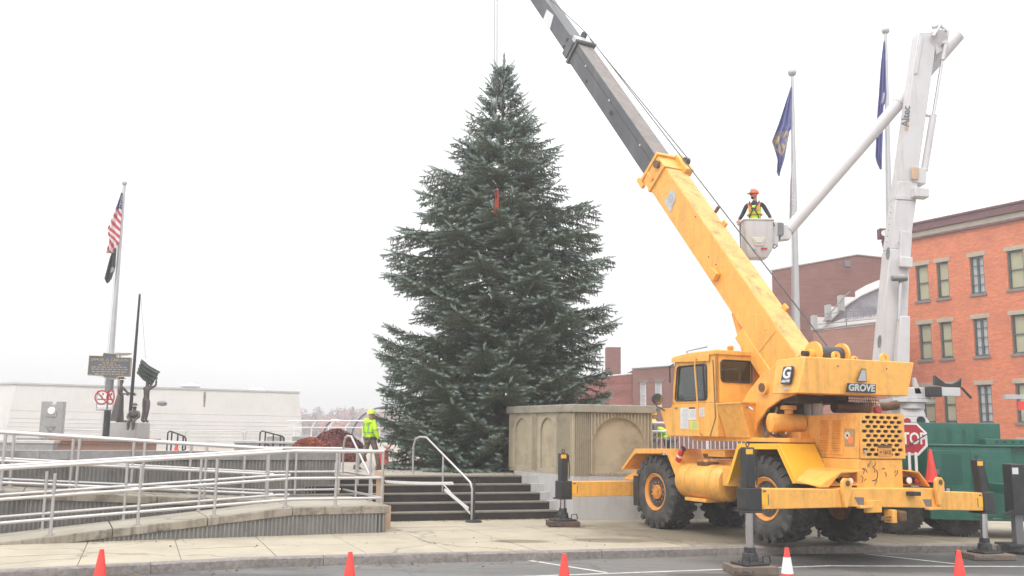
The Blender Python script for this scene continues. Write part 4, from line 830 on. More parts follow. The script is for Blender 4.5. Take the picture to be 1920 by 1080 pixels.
# fenders
def fender(prof, x0, x1, m_, lip=.055):
    th = .035; up_ = []; n = len(prof)
    for i, (y, z) in enumerate(prof):
        a = prof[max(0, i-1)]; c = prof[min(n-1, i+1)]; t = V((c[0]-a[0], c[1]-a[1])).normalized(); up_.append((y-t.y*th*-1 if False else y+t.y*th, z-t.x*th))
    loop = list(prof)+up_[::-1]
    o = part(lprism(loop, x0, x1), 'fender', m_, bevel=.006)
    cen = V((sum(p[0] for p in prof)/n, min(p[1] for p in prof)))
    inn = [(V(p)+(cen-V(p))*.0+V(((cen.x-p[0])*.06, -.07 if p[1] > 1.5 else .0))) for p in prof]
    f = part(lprism([tuple(p) for p in prof]+[tuple(p) for p in inn[::-1]], x0-.012, x0+.004), 'fender_lip', m_, o); return o
fender([(4.95, 1.32), (4.78, 1.44), (4.4, 1.76), (3.1, 1.79), (2.72, 1.2)], -1.32, -.5, Y_)
fender([(1.16, 1.2), (.81, 1.93), (-.33, 1.95), (-.73, 1.3)], -1.32, -.5, Y2)
fender([(4.78, 1.44), (4.4, 1.76), (3.1, 1.79), (2.72, 1.2)], .42, 1.12, Y_); fender([(1.16, 1.2), (.81, 1.93), (-.33, 1.95), (-.73, 1.3)], .42, 1.12, Y_)
part(lprism([(1.1, 1.15), (1.35, 1.15), (1.35, 1.5), (1.1, 1.5)], -1.28, -.9), 'fender_bracket', Y_, bevel=.01)
# hydraulic tank with straps
tk = part(MB().lathe([(1.42, .1), (1.4, .3), (1.46, .345), (1.62, .355), (2.72, .355), (2.86, .34), (2.93, .28), (2.95, .1)], (-1.0, 0, 1.18), 'y', 32) if False else MB().tube([(-1.0, 1.42, 1.18), (-1.0, 1.44, 1.18), (-1.0, 1.5, 1.18), (-1.0, 2.82, 1.18), (-1.0, 2.9, 1.18), (-1.0, 2.92, 1.18)], [.2, .31, .35, .35, .31, .2], 36), 'hydraulic_tank', Y_)
for y in (1.75, 2.55): part(MB().tube([(-1.0, y-.04, 1.18), (-1.0, y+.04, 1.18)], .358, 36, caps=False), 'tank_strap', Y_, tk)
part(MB().box(-1.15, -.85, 2.0, 2.35, 1.5, 1.58), 'tank_plate', BR, tk, bevel=.01); part(MB().box(-1.28, -.8, 1.9, 2.6, .79, .86), 'tank_cradle', Y_, tk, bevel=.01)
part(MB().cyl((-1.05, 2.15, 1.5), (-1.05, 2.15, 1.62), .06), 'filler_cap', Y_, tk)
# extinguisher
ex = part(MB().lathe([(-.17, .04), (-.16, .06), (.12, .06), (.16, .045), (.19, .02), (.22, .02)], (0, 0, 0), 'z', 14), 'fire_extinguisher', M['redpaint'])
ex.location = (-1.2, 2.88, 1.66); ex.rotation_euler = (.65, 0, 0); part(MB().box(-.03, .03, -.07, .03, .2, .25), 'nozzle', K_, ex)
part(MB().cyl((0, 0, .0), (0, 0, .05), .0625), 'label_band', M['paper'], ex)
# turntable
part(MB().cyl((-.1, 1.0, 1.6), (-.1, 1.0, 1.86), .72, n=36), 'slew_ring', BR); part(MB().cyl((-.1, 1.0, 1.86), (-.1, 1.0, 2.0), .62, n=36), 'slew_bearing', M['dark'])
part(MB().box(-.95, -.45, 1.7, 2.25, 1.68, 1.82), 'valve_cover', Y_, bevel=.015)
part(MB().box(-1.0, .75, -.25, 2.7, 2.0, 2.08), 'superstructure_deck', Y_, bevel=.01)
part(MB().box(-.6, .6, -.1, 1.45, 2.08, 2.2), 'deck_plate', Y_)
# cab: lower shell, upper frame with real openings
cab = thing('cab', None, None); cab.parent = CR; WM['cab'] = WM[CR.name]; cab.matrix_parent_inverse = Matrix.Identity(4)
X0, X1 = -1.25, -.33
low = [(1.5, 2.08), (3.22, 2.08), (3.52, 2.66), (3.1, 2.68), (3.05, 2.76), (1.5, 2.76)]
part(lprism(low, X0, X1), 'cab_shell', Y_, cab, bevel=.02)
T_ = .05
def cabpanel(o4, i4, th, nm='window_panel'):
    g = MB().plate_hole(o4, i4, th); return part(g, nm, Y_, cab, smooth=20)
r = rrect(1.83, 2.93, 2.82, 3.53, .07)           # left side window in (y,z)
sk = lambda y, z: (y+(-.10*(z-2.82)/.7 if y > 2.4 else 0), z)
for x, th in ((X0, T_), (X1, -T_)):
    i4 = [(x, *sk(y, z)) for y, z in r]; o4 = [(x, 1.5, 2.76), (x, 3.05, 2.76), (x, 2.92, 3.7), (x, 1.5, 3.7)]
    cabpanel(o4, i4, (th, 0, 0))
    g = MB(); g.tube([(x-th*.15, p[1], p[2]) for p in i4], .018, 6, closed=True); part(g, 'window_seal', K_, cab)
    g = MB(); g.add([(x+th*.5, p[1], p[2]) for p in i4], [tuple(range(len(i4)))]); part(g, 'side_window', M['cabglass'], cab, smooth=0, recalc=False)
r = rrect(X0+.1, X1-.06, 3.17, 3.6, .07)
i4 = [(x, 1.5, z) for x, z in r]; cabpanel([(X0, 1.5, 2.76), (X1, 1.5, 2.76), (X1, 1.5, 3.7), (X0, 1.5, 3.7)], i4, (0, T_, 0), 'rear_panel')
g = MB(); g.tube([(p[0], 1.49, p[2]) for p in i4], .018, 6, closed=True); part(g, 'window_seal', K_, cab)
g = MB(); g.add([(p[0], 1.525, p[2]) for p in i4], [tuple(range(len(i4)))]); part(g, 'rear_window', M['cabglass'], cab, smooth=0, recalc=False)
i4 = [(x, 3.05-.13*(z-2.76)/.94, z) for x, z in rrect(X0+.07, X1-.07, 2.84, 3.6, .06)]; cabpanel([(X0, 3.05, 2.76), (X1, 3.05, 2.76), (X1, 2.92, 3.7), (X0, 2.92, 3.7)], i4, (0, -T_, 0), 'front_panel')
g = MB(); g.add([(p[0], p[1]-.02, p[2]) for p in i4], [tuple(range(len(i4)))]); part(g, 'windscreen', M['cabglass'], cab, smooth=0, recalc=False)
part(lprism([(1.46, 3.7), (3.0, 3.7), (2.98, 3.75), (2.3, 3.8), (1.46, 3.8)], X0-.03, X1+.03), 'roof', Y_, cab, bevel=.02)
part(lprism([(1.7, 3.58), (2.99, 3.63), (2.99, 3.72), (1.7, 3.74)], X0-.05, X0-.02), 'rain_gutter', Y_, cab, bevel=.008)
g = MB(); g.add([(X0-.006, y, z) for y, z in ((1.73, 2.1), (1.55, 2.45), (1.6, 3.6))]+[(X0-.006, y+.03, z) for y, z in ((1.73, 2.1), (1.55, 2.45), (1.6, 3.6))], [(0, 1, 4, 3), (1, 2, 5, 4)]); part(g, 'door_gap', BR, cab, smooth=0, recalc=False)
g = MB(); g.tube([(X0-.02, 2.05, 3.62), (X0-.07, 2.1, 3.68), (X0-.08, 2.12, 3.5), (X0-.07, 2.0, 2.15), (X0-.01, 2.0, 2.12)], .018, 8); part(g, 'grab_rail', Y_, cab)
g = MB(); g.tube([(X0-.01, 2.95, 3.6), (X0-.05, 3.05, 3.55), (X0-.03, 3.07, 3.2)], .015, 6); part(g, 'mirror_stay', K_, cab)
part(MB().box(X0-.03, X0, 2.85, 2.93, 2.66, 2.68), 'door_handle', M['greymetal'], cab)
# placards
for nm, m_, y0, y1, z0, z1 in (('placard', M['paper'], 2.47, 2.75, 2.24, 2.67), ('placard', M['paper'], 2.2, 2.46, 2.42, 2.64), ('placard', M['paper'], 1.93, 2.1, 2.48, 2.66), ('placard', M['lime_sticker'], 2.1, 2.42, 2.22, 2.4), ('placard_heading', K_, 2.24, 2.44, 2.645, 2.675)):
    p = part(MB().box(X0-.006, X0-.001, y0, y1, z0, z1), nm, m_, cab, smooth=0)
    if nm == 'placard':
        g = MB(); z = z1-.035; q = random.Random(int(y0*99))
        while z > z0+.03: g.box(X0-.008, X0-.006, y0+.02, y1-.03-q.random()*.08, z, z+.008); z -= .026
        part(g, 'fine_print', M['decal'], p, smooth=0, kind='stuff')
# interior
part(MB().box(-1.0, -.6, 1.68, 2.1, 2.76, 2.9), 'seat', M['darkcloth'], cab, bevel=.03); part(MB().box(-1.0, -.6, 1.62, 1.74, 2.88, 3.42), 'seat_back', M['darkcloth'], cab, bevel=.04)
for i, x in enumerate((-1.08, -1.0, -.92, -.66)):
    lv = part(MB().cyl((x, 2.5, 2.76), (x, 2.42, 3.02), .01, n=6), 'lever', K_, cab); part(MB().ball((x, 2.415, 3.04), .025, 8), 'lever_knob', K_, lv) if False else None
    part(MB().ball((x, 2.415, 3.04), .026, 8), 'lever_knob', K_, cab)
g = MB(); g.tube([(-.78+.17*math.cos(a*PI/8), 2.5+.08*math.sin(a*PI/8), 3.05+.12*math.sin(a*PI/8)) for a in range(16)], .013, 6, closed=True); g.cyl((-.78, 2.5, 3.05), (-.78, 2.7, 2.8), .02, n=6); part(g, 'steering_wheel', K_, cab)
part(MB().box(-1.15, -.45, 2.6, 2.98, 2.77, 2.9), 'dashboard', K_, cab, bevel=.02); part(MB().box(-1.15, -.9, 2.3, 2.55, 2.77, 2.8), 'red_cloth', M['redpaint'], cab, bevel=.01)
# beacon, roof bar, mirror
part(MB().box(-.82, -.72, 1.62, 1.72, 3.81, 3.91), 'beacon', M['beacon'] if 'beacon' in M else mat('amber_beacon', (.75, .25, .02), .2), CR, bevel=.02)
g = MB(); g.tube([(-1.1, 2.7, 3.78), (-1.1, 2.7, 3.86), (-1.1, 2.0, 3.9)], .01, 5); part(g, 'roof_bar', K_)
g = MB(); g.tube([(-1.27, 3.3, 2.62), (-1.45, 3.35, 2.72), (-1.5, 3.3, 2.85)], .014, 6); part(g, 'mirror_arm', K_)
mr_ = part(MB().tube([(-1.50, 3.32, 2.86), (-1.5, 3.30, 2.86), (-1.5, 3.24, 2.86), (-1.5, 3.2, 2.86)], [.03, .1, .12, .118], 20), 'mirror', K_); part(MB().cyl((-1.5, 3.2, 2.86), (-1.5, 3.197, 2.86), .105, n=20), 'mirror_glass', M['chrome'], mr_)
part(MB().tube([(-1.42, 3.36, 2.83), (-1.42, 3.3, 2.83)], [.09, .1], 16), 'horn_ring', Y_, mr_)
# storage box beside the cab
part(MB().hexa([(-1.08, 1.48, 2.07), (-.4, 1.48, 2.07), (-.42, .88, 2.07), (-1.02, .8, 2.07)], [(-1.3, 1.48, 2.71), (-.32, 1.48, 2.71), (-.32, .86, 2.72), (-1.3, .74, 2.72)]), 'storage_box', Y_, bevel=.012)
part(MB().hexa([(-1.32, 1.48, 2.71), (-.3, 1.48, 2.71), (-.3, .84, 2.72), (-1.32, .72, 2.72)], [(-1.32, 1.48, 2.74), (-.3, 1.48, 2.74), (-.3, .84, 2.75), (-1.32, .72, 2.75)]), 'box_lid', Y_)
part(MB().tube([(-1.15, .74, 2.64), (-1.15, .66, 2.64), (-1.1, .62, 2.6)], .028, 10), 'hose_fitting', M['chrome'])
# turret plates and counterweight
cwp = [(-1.7, -1.3), (1.13, -1.3), (.6, .05), (-.9, .06)]
cw = part(MB().hexa([(-1.66, -1.25, 2.84), (.9, -1.25, 2.86), (.75, -.45, 2.87), (.4, .05, 2.9), (-.9, .06, 2.9), (-1.6, -.5, 2.85)], [(-1.48, -1.25, 3.47), (1.1, -1.25, 3.48), (.98, -.45, 3.47), (.5, .05, 3.46), (-.86, .06, 3.44), (-1.46, -.5, 3.46)]), 'counterweight', Y_, bevel=.015)
part(MB().box(-.8, .4, -.3, .9, 2.72, 2.86), 'counterweight_underside', M['dark'], smooth=0)
side = [(-.3, 2.86), (-.3, 3.45), (.15, 3.45), (.55, 3.3), (.95, 3.0), (1.4, 2.55), (1.75, 2.3), (1.75, 2.08), (.85, 2.08), (.75, 2.35), (.45, 2.62), (.1, 2.78)]
for x in (-.9, .3): part(lprism(side, x, x+.06), 'turret_side_plate', Y_, bevel=.01)
part(MB().box(-.6, .3, .3, .9, 2.2, 2.75), 'turret_core', BR)
b_ = part(MB().tube([(-.9, .5, 3.02), (-.97, .5, 3.02)], .13, 24), 'pivot_boss', Y_); part(MB().cyl((-.96, .5, 3.02), (-.985, .5, 3.02), .085, n=20), 'pivot_pin', BR, b_)
# cw lettering (rear face plane y=-1.3)
def cwM(x, z, y=-1.305): return frameM((x, y, z), (1, 0, .0), (0, 0, 1))
nr = V((1, 0, 0))
lp = part(MB().prism([(-.64, -1.304, 2.885), (.05, -1.304, 2.885), (.07, -1.304, 3.045), (-.60, -1.304, 3.045)], (0, -.006, 0)), 'name_plate', M['decaldark'], cw, smooth=0)
text('lettering', 'GROVE', .165, frameM((-.28, -1.312, 2.967), (1, 0, 0), (0, 0, 1)), M['decal_light'] if 'decal_light' in M else mat('decal_light', (.5, .5, .5), .5), lp, ext=.002, offset=.006, xs=1.15, shear=.15)
part(MB().prism([(-.38, -1.304, 3.075), (-.15, -1.304, 3.075), (-.15, -1.304, 3.31), (-.26, -1.304, 3.31)], (0, -.005, 0)), 'emblem_border', M['decaldark'], cw, smooth=0)
part(MB().prism([(-.36, -1.308, 3.09), (-.165, -1.308, 3.09), (-.165, -1.308, 3.295), (-.25, -1.308, 3.295)], (0, -.005, 0)), 'emblem', M['decal'], cw, smooth=0)
# left chamfer face badge
fa_, fb_ = V((-1.7, -1.3, 3.15)), V((-.89, .06, 3.18)); fu = (fb_-fa_).normalized(); fn = V((fu.y*-1, fu.x, 0)); fn = fn if fn.x < 0 else -fn
fa_, fb_ = V((-1.66, -1.25, 2.9)), V((-1.6, -.5, 2.9)); fu = (fb_-fa_).normalized(); fn = V((-1, .08, .27)).normalized(); bc = V((-1.60, -.92, 3.17))
def badge(c, xdir, size, parent):
    zd = V((0, 0, 1)) if abs(xdir.z) < .1 else None
    Mx = frameM(c, xdir, V((.26, 0, 1)))
    g = MB(); rr = rrect(-size*.5, size*.5, -size*.62, size*.55, size*.1); g.prism([Mx @ V((x, y, -.02)) for x, y in rr], tuple(Mx.to_3x3() @ V((0, 0, .03)))); p = part(g, 'badge', M['decaldark'], parent, smooth=0)
    text('lettering', 'G', size*1.05, Mx @ Matrix.Translation((0, size*.08, .012)), M['paper'], p, ext=.002, offset=.035*size, xs=1.1)
    text('lettering', 'GROVE', size*.24, Mx @ Matrix.Translation((0, -size*.45, .012)), M['paper'], p, ext=.001, offset=.01*size, xs=1.1)
badge(bc, -fu, .27, cw)
part(MB().cbox(V((-1.66, -.92, 2.93)), (.006, .2, .035)), 'model_tag', M['decal'], cw, smooth=0)
for x in (-.8, .35): part(MB().cyl((x, -1.3, 3.33), (x, -1.31, 3.33), .012, n=8), 'bolt', K_, cw)
# lifting eyes
def eye(x, y, z, r, m_=Y_, t=.05):
    g = MB(); ro = [(r*1.0*math.cos(a), r*1.0*math.sin(a)) for a in [PI/4*5+i*PI/8 for i in range(16)]]; ri = [(q[0]*.42, q[1]*.42) for q in ro]
    n = 16; vs = [(x+p[0], y, z+p[1]) for p in ro]+[(x+p[0], y, z+p[1]) for p in ri]; vs += [(a, b+t, c) for a, b, c in vs]
    fs = []
    for i in range(n): j = (i+1) % n; fs += [(i, j, n+j, n+i), (2*n+j, 2*n+i, 3*n+i, 3*n+j), (i, 2*n+i, 2*n+j, j), (n+i, n+j, 3*n+j, 3*n+i)]
    g.add(vs, fs); g.box(x-r, x+r, y, y+t-.002, z-r*1.4, z-r*.75); return part(g, 'lifting_eye', m_)
eye(-.62, -1.1, 3.53, .085); eye(.55, -1.1, 3.54, .1); eye(-.28, -1.2, 3.48, .06); eye(-1.2, -.8, 3.5, .05)
# hoist drum
dr = part(MB().cyl((-.62, -.55, 3.62), (-.02, -.55, 3.62), .14, n=28), 'hoist_drum', M['rope']); 
for x in (-.66, .0): part(MB().tube([(x, -.55, 3.62), (x+.05, -.55, 3.62)], .21, 28), 'drum_flange', Y_, dr)
part(MB().cyl((-.78, -.55, 3.6), (-.66, -.55, 3.6), .09), 'drum_motor', Y_, dr); part(MB().cyl((-.9, -.55, 3.6), (-.78, -.55, 3.6), .05), 'motor_cap', M['dark'], dr)
# engine hood
hx0, hx1 = -.42, .64; HY = -1.37
hood = part(MB().hexa([(hx0, HY+.05, 1.74), (hx1, HY+.05, 1.74), (hx1, .2, 1.74), (hx0, .2, 1.74)], [(hx0+.06, HY+.05, 2.53), (hx1, HY+.05, 2.53), (hx1, .2, 2.5), (hx0+.06, .2, 2.5)]), 'engine_hood', Y_, bevel=.012)
# grille plate with slots
gp = MB(); zt, zb2 = 2.53, 1.75; rows = 9; rh = (zt-zb2-.06)/rows; gx0, gx1 = hx0+.02, hx1
gp.box(gx0, gx1, HY, HY+.03, zb2, zb2+.03); gp.box(gx0, gx1, HY, HY+.03, zt-.03, zt)
cwid = .166
for rI in range(rows):
    z1 = zt-.03-rI*rh; z0 = z1-rh; off = .09 if rI % 2 else .155; x = gx0+.012 if rI % 2 else gx0+.098
    gp.box(gx0, x, HY, HY+.03, z0, z1); nsl = 6 if rI % 2 else 5
    for c in range(nsl):
        cx, cz = x+cwid/2, (z0+z1)/2; hw, hh = .066, .027
        ring = []
        for q in range(4):
            sx, sz = ((-1, -1), (1, -1), (1, 1), (-1, 1))[q]
            a0 = (PI, 1.5*PI, 0, .5*PI)[q]
            ring += [(cx+sx*(hw-hh)+hh*math.cos(a0+t*PI/4), cz+hh*math.sin(a0+t*PI/4)) for t in (0, 1, 2)]
        ring = ring[1:]+ring[:1]
        gp.plate_hole([(x, HY, z0), (x+cwid, HY, z0), (x+cwid, HY, z1), (x, HY, z1)], [(a, HY, b) for a, b in ring], (0, .03, 0)); x += cwid
    gp.box(x, gx1, HY, HY+.03, z0, z1)
grl = part(gp, 'radiator_grille', M['yellow'], smooth=0, recalc=False); part(MB().box(gx0+.03, gx1-.03, HY+.032, HY+.045, zb2+.02, zt-.02), 'radiator_core', M['dark'], grl, smooth=0)
lic = part(MB().box(-.02, .3, HY-.012, HY-.004, 1.79, 1.93), 'number_plate', M['plate'] if 'plate' in M else mat('orange_plate', (.62, .27, .06), .5, var=.2, scale=30), grl)
part(MB().box(-.02, .3, HY-.014, HY-.003, 1.935, 1.985), 'plate_bracket', BR, grl)
text('lettering', '= 1612', .09, frameM((.14, HY-.014, 1.855), (1, 0, 0), (0, 0, 1)), BR, lic, ext=.001, offset=.003)
part(MB().cyl((-.34, HY, 1.87), (-.34, HY-.03, 1.87), .03), 'lock', M['chrome'], grl)
# louvre door and decal on the left of the hood
hxs = lambda z: hx0+.06*(z-1.74)/.79
door = part(MB().hexa([(hxs(1.8)-.012, -.95, 1.8), (hxs(1.8)-.012, -.28, 1.8), (hxs(1.8)+.02, -.28, 1.8), (hxs(1.8)+.02, -.95, 1.8)], [(hxs(2.44)-.012, -.95, 2.46), (hxs(2.44)-.012, -.28, 2.44), (hxs(2.44)+.02, -.28, 2.44), (hxs(2.44)+.02, -.95, 2.46)]), 'hood_door', Y_, hood, bevel=.006)
for c in (-.5, -.8):
    for i in range(13):
        z = 1.88+i*.042
        part(MB().prism([(hxs(z)-.012, c-.1, z), (hxs(z)-.012, c-.1, z+.03), (hxs(z)-.045, c-.1, z+.002)], (0, .2, 0)), 'louvre', Y_, hood, smooth=0)
part(MB().box(hxs(2.1)-.02, hxs(2.1)+.0, -1.22, -1.0, 1.95, 2.25), 'warning_decal', M['decal_sq'] if 'decal_sq' in M else mat('decal_tan', (.4, .28, .13), .6), hood, smooth=0)
for y, z, r_, m_ in ((-1.07, 2.14, .06, M['paper']), (-1.15, 2.06, .065, M['vestorange'])):
    g = MB(); g.cyl((hxs(z)-.02, y, z), (hxs(z)-.026, y, z), r_, n=16)
    for k_ in range(8): a = k_*PI/4; g.cyl((hxs(z)-.02, y+r_*math.cos(a), z+r_*math.sin(a)), (hxs(z)-.026, y+r_*math.cos(a), z+r_*math.sin(a)), .013, n=6)
    part(g, 'gear_mark', m_, hood)
    if m_ is M['paper']: part(MB().cyl((hxs(z)-.026, y, z), (hxs(z)-.03, y, z), .022), 'gear_hub', K_, hood)
g = MB(); g.tube([(hxs(2.5)-.01, -1.0, 2.49), (hxs(2.5)-.05, -1.02, 2.46), (hxs(2.4)-.05, -1.03, 2.3), (hxs(2.3)-.01, -1.12, 2.26)], .013, 6); part(g, 'hood_handle', Y_, hood)
part(MB().box(-.5, -.43, -.2, .0, 1.85, 1.95), 'hood_latch', M['greymetal'], hood)
# air cleaner
ac = part(MB().tube([(-.99, .30, 2.36), (-.97, .295, 2.36), (-.87, .265, 2.36), (-.86, .262, 2.36), (-.35, .1, 2.36)], [.13, .175, .182, .165, .165], 28), 'air_cleaner', Y_)
part(MB().tube([(-.62, .18, 2.52), (-.62, .18, 2.6), (-.62, .18, 2.61), (-.62, .18, 2.68), (-.62, .18, 2.69)], [.08, .08, .15, .15, .12], 20), 'intake_cap', Y_, ac)
for y in (.28, .16): part(MB().box(-.9 if y > .2 else -.7, -.85 if y > .2 else -.65, y, y+.04, 2.15, 2.22), 'cleaner_bolt', M['chrome'], ac)
part(MB().tube([(-.85, .55, 2.2), (-.62, -.1, 1.95)], .04, 8), 'strut', BR)
g = MB(); q = random.Random(2)
for i in range(14): a = V((q.uniform(-.75, -.3), q.uniform(.45, .85), 2.1)); g.tube([a, a+V((q.uniform(-.1, .1), 0, .3)), a+V((q.uniform(-.15, .2), q.uniform(-.3, .1), .55))], .022, 6)
part(g, 'hydraulic_hoses', M['hose'] if 'hose' in M else mat('pale_hose', (.3, .29, .27), .6, var=.4, scale=9))
for y in (-.05, -.3): part(MB().box(-.3, -.22, y, y+.18, 2.5, 2.77), 'grey_control_box', M['flash'], bevel=.01)
# muffler with mesh guard
part(MB().cyl((.05, -.3, 2.66), (.9, -.3, 2.67), .105, n=20), 'muffler', BR); ms = part(MB().tube([(.86, -.32, 2.69), (.9, -.32, 2.69), (1.0, -.33, 2.70), (1.1, -.33, 2.70)], [.07, .12, .12, .08], 20), 'muffler_end', M['tan']); 
part(MB().tube([(1.08, -.33, 2.70), (1.3, -.36, 2.70), (1.55, -.38, 2.74)], [.08, .08, .09], 16), 'exhaust_pipe', M['brownmetal'])
g = MB()
for i in range(19): x = -.12+i*.055; g.tube([(x, -.52+.0, 2.7), (x+.02, -.48, 2.86), (x+.05, -.3, 2.92), (x+.08, -.12, 2.86)], .006, 4)
for z, y in ((2.74, -.51), (2.8, -.5), (2.86, -.48), (2.91, -.38), (2.92, -.28)): g.cyl((-.14, y, z), (.95, y, z), .006, n=4)
part(g, 'mesh_guard', M['dark'], kind='stuff', smooth=0)
part(MB().cyl((.62, -.75, 2.6), (.62, -.82, 2.62), .075, n=16), 'tail_lamp', M['red'])
# rear lower body, bumper, beams
lb = part(MB().hexa([(-.52, HY+.02, 1.22), (.57, HY+.02, 1.2), (.57, -.25, 1.2), (-.52, -.25, 1.22)], [(-.48, HY+.02, 1.735), (.58, HY+.02, 1.73), (.58, -.25, 1.73), (-.48, -.25, 1.735)]), 'rear_body_panel', Y_, bevel=.01)
q = random.Random(8)
for i in range(13):
    x, z = q.uniform(-.4, .48), q.uniform(1.3, 1.68); a = q.uniform(0, PI); w_ = q.uniform(.02, .07)
    g = MB(); g.tube([(x-w_*math.cos(a), HY+.014, z-w_*math.sin(a)), (x+.01, HY+.014, z+.01), (x+w_*math.cos(a+.7), HY+.014, z+w_*math.sin(a+.7))], .007, 4); part(g, 'paint_scrape', BR, lb, smooth=0)
g = MB(); g.tube([(-.13+.1*math.cos(a*.22-1.9), HY+.014, 1.48+.11*math.sin(a*.22-1.9)) for a in range(13)], .009, 4); part(g, 'paint_scrape', BR, lb, smooth=0)
bp = part(MB().hexa([(-1.12, -1.62, .97), (1.1, -1.62, .9), (1.1, -1.0, .9), (-1.12, -1.0, .97)], [(-1.12, -1.62, 1.27), (1.1, -1.62, 1.24), (1.1, -1.0, 1.24), (-1.12, -1.0, 1.27)]), 'outrigger_housing', Y_, bevel=.012)
part(MB().box(-.62, -.28, -1.66, -1.58, .86, 1.06), 'lower_plate', Y_, bp, bevel=.008)
for sgn, x0 in ((-1, -1.14), (1, 1.02)):
    # shackle plates
    g = MB(); pr = [(x0, -1.68), (x0+.05, -1.68)]
    poly = [(-1.72, .94), (-1.56, .94), (-1.5, 1.2), (-1.5, 1.36), (-1.56, 1.44), (-1.66, 1.44), (-1.73, 1.36), (-1.73, 1.2)]
    g.prism([(x0, y, z) for y, z in poly], (.05, 0, 0)) if False else g.prism([(x0+a, -1.7, z) for a, z in ((0, .96), (.06, .96), (.16, 1.22), (.17, 1.35), (.12, 1.43), (.02, 1.44), (-.04, 1.38), (-.05, 1.22))], (0, .06, 0))
    sp = part(g, 'tie_down_plate', Y_, bp, bevel=.01); part(MB().cyl((x0+.07, -1.704, 1.35), (x0+.07, -1.708, 1.35), .048, n=20), 'shackle_hole', BR, sp, smooth=0)
for x, z in ((-.86, 1.03), (.72, .97)):
    g = MB(); g.prism([(x, -1.625, z+.09), (x+.22, -1.625, z+.085), (x+.22, -1.625, z-.03), (x+.08, -1.625, z-.03)], (0, .0, 0)) if False else g.hexa([(x, -1.622, z+.09), (x+.22, -1.622, z+.085), (x+.22, -1.622, z-.04), (x+.08, -1.622, z-.04)], [(x+.01, -1.625, z+.085), (x+.21, -1.625, z+.08), (x+.21, -1.625, z-.035), (x+.08, -1.625, z-.035)])
    part(g, 'step_opening', M['greymetal'], bp, smooth=0); part(MB().box(x+.04, x+.34, -1.72, -1.62, z-.09, z-.05), 'step_plate', Y_, bp, bevel=.006)
part(MB().hexa([(-.45, -1.68, .72), (.12, -1.68, .72), (.12, -1.4, .72), (-.45, -1.4, .72)], [(-.3, -1.68, .9), (.12, -1.68, .9), (.12, -1.4, .9), (-.3, -1.4, .9)]) if False else MB().box(-.08, .02, -1.7, -1.5, .68, .9), 'tow_bracket', Y_, bp, bevel=.01)
part(MB().box(.04, .2, -1.75, -1.5, .7, .88), 'pintle_hook', BR, bp, bevel=.03); part(MB().tube([(-.1, -1.66, .78), (-.28, -1.66, .78), (-.3, -1.66, .74), (-.12, -1.66, .73)], .02, 6), 'shackle', BR, bp)
part(MB().box(.33, .52, -1.78, -1.62, 1.13, 1.2), 'step_light', K_, bp, bevel=.01)
# lamp pods
for sgn in (-1, 1):
    if sgn < 0: xa_, xb_ = -1.3, -.5; px = ((-.72, M['lens'], .07), (-.88, M['red'], .055))
    else: xa_, xb_ = .56, .98; px = ((.66, M['lens'], .07), (.84, M['red'], .055))
    g = MB(); zz = 1.52
    if sgn < 0: g.add([(-1.5, -1.5, 1.3), (-1.3, -1.5, 1.3), (-1.02, -1.5, 1.53), (-.5, -1.5, 1.55), (-.5, -.8, 1.58), (-1.1, -.8, 1.56), (-1.5, -.95, 1.36)], [(1, 2, 3, 4, 5, 6, 0)])
    else: g.add([(.57, -1.5, 1.55), (.8, -1.5, 1.53), (1.05, -1.5, 1.28), (1.15, -1.0, 1.28), (.9, -.9, 1.55), (.57, -.9, 1.57)], [(0, 1, 2, 3, 4, 5)])
    o = part(g, 'lamp_pod', Y_, smooth=0, recalc=False); mm = o.modifiers.new('thick', 'SOLIDIFY'); mm.thickness = .02
    part(MB().box(xa_+.35 if sgn < 0 else xa_, xb_, -1.2, -1.15, 1.27, 1.54), 'lamp_back', Y_, o)
    for x, m_, r_ in px: part(MB().tube([(x, -1.2, 1.37), (x, -1.4, 1.37)], r_*.9, 20), 'lamp_housing', K_, o); part(MB().tube([(x, -1.4, 1.37), (x, -1.42, 1.37), (x, -1.43, 1.37)], [r_*.85, r_*.8, r_*.4], 20), 'lamp_lens', m_, o)
part(MB().hexa([(-1.32, -1.45, 1.3), (-.52, -1.45, 1.3), (-.52, -.75, 1.3), (-1.32, -.75, 1.3)], [(-1.3, -1.0, 1.42), (-.52, -1.0, 1.5), (-.52, -.75, 1.5), (-1.3, -.75, 1.42)]), 'rear_step', Y_, bevel=.01)
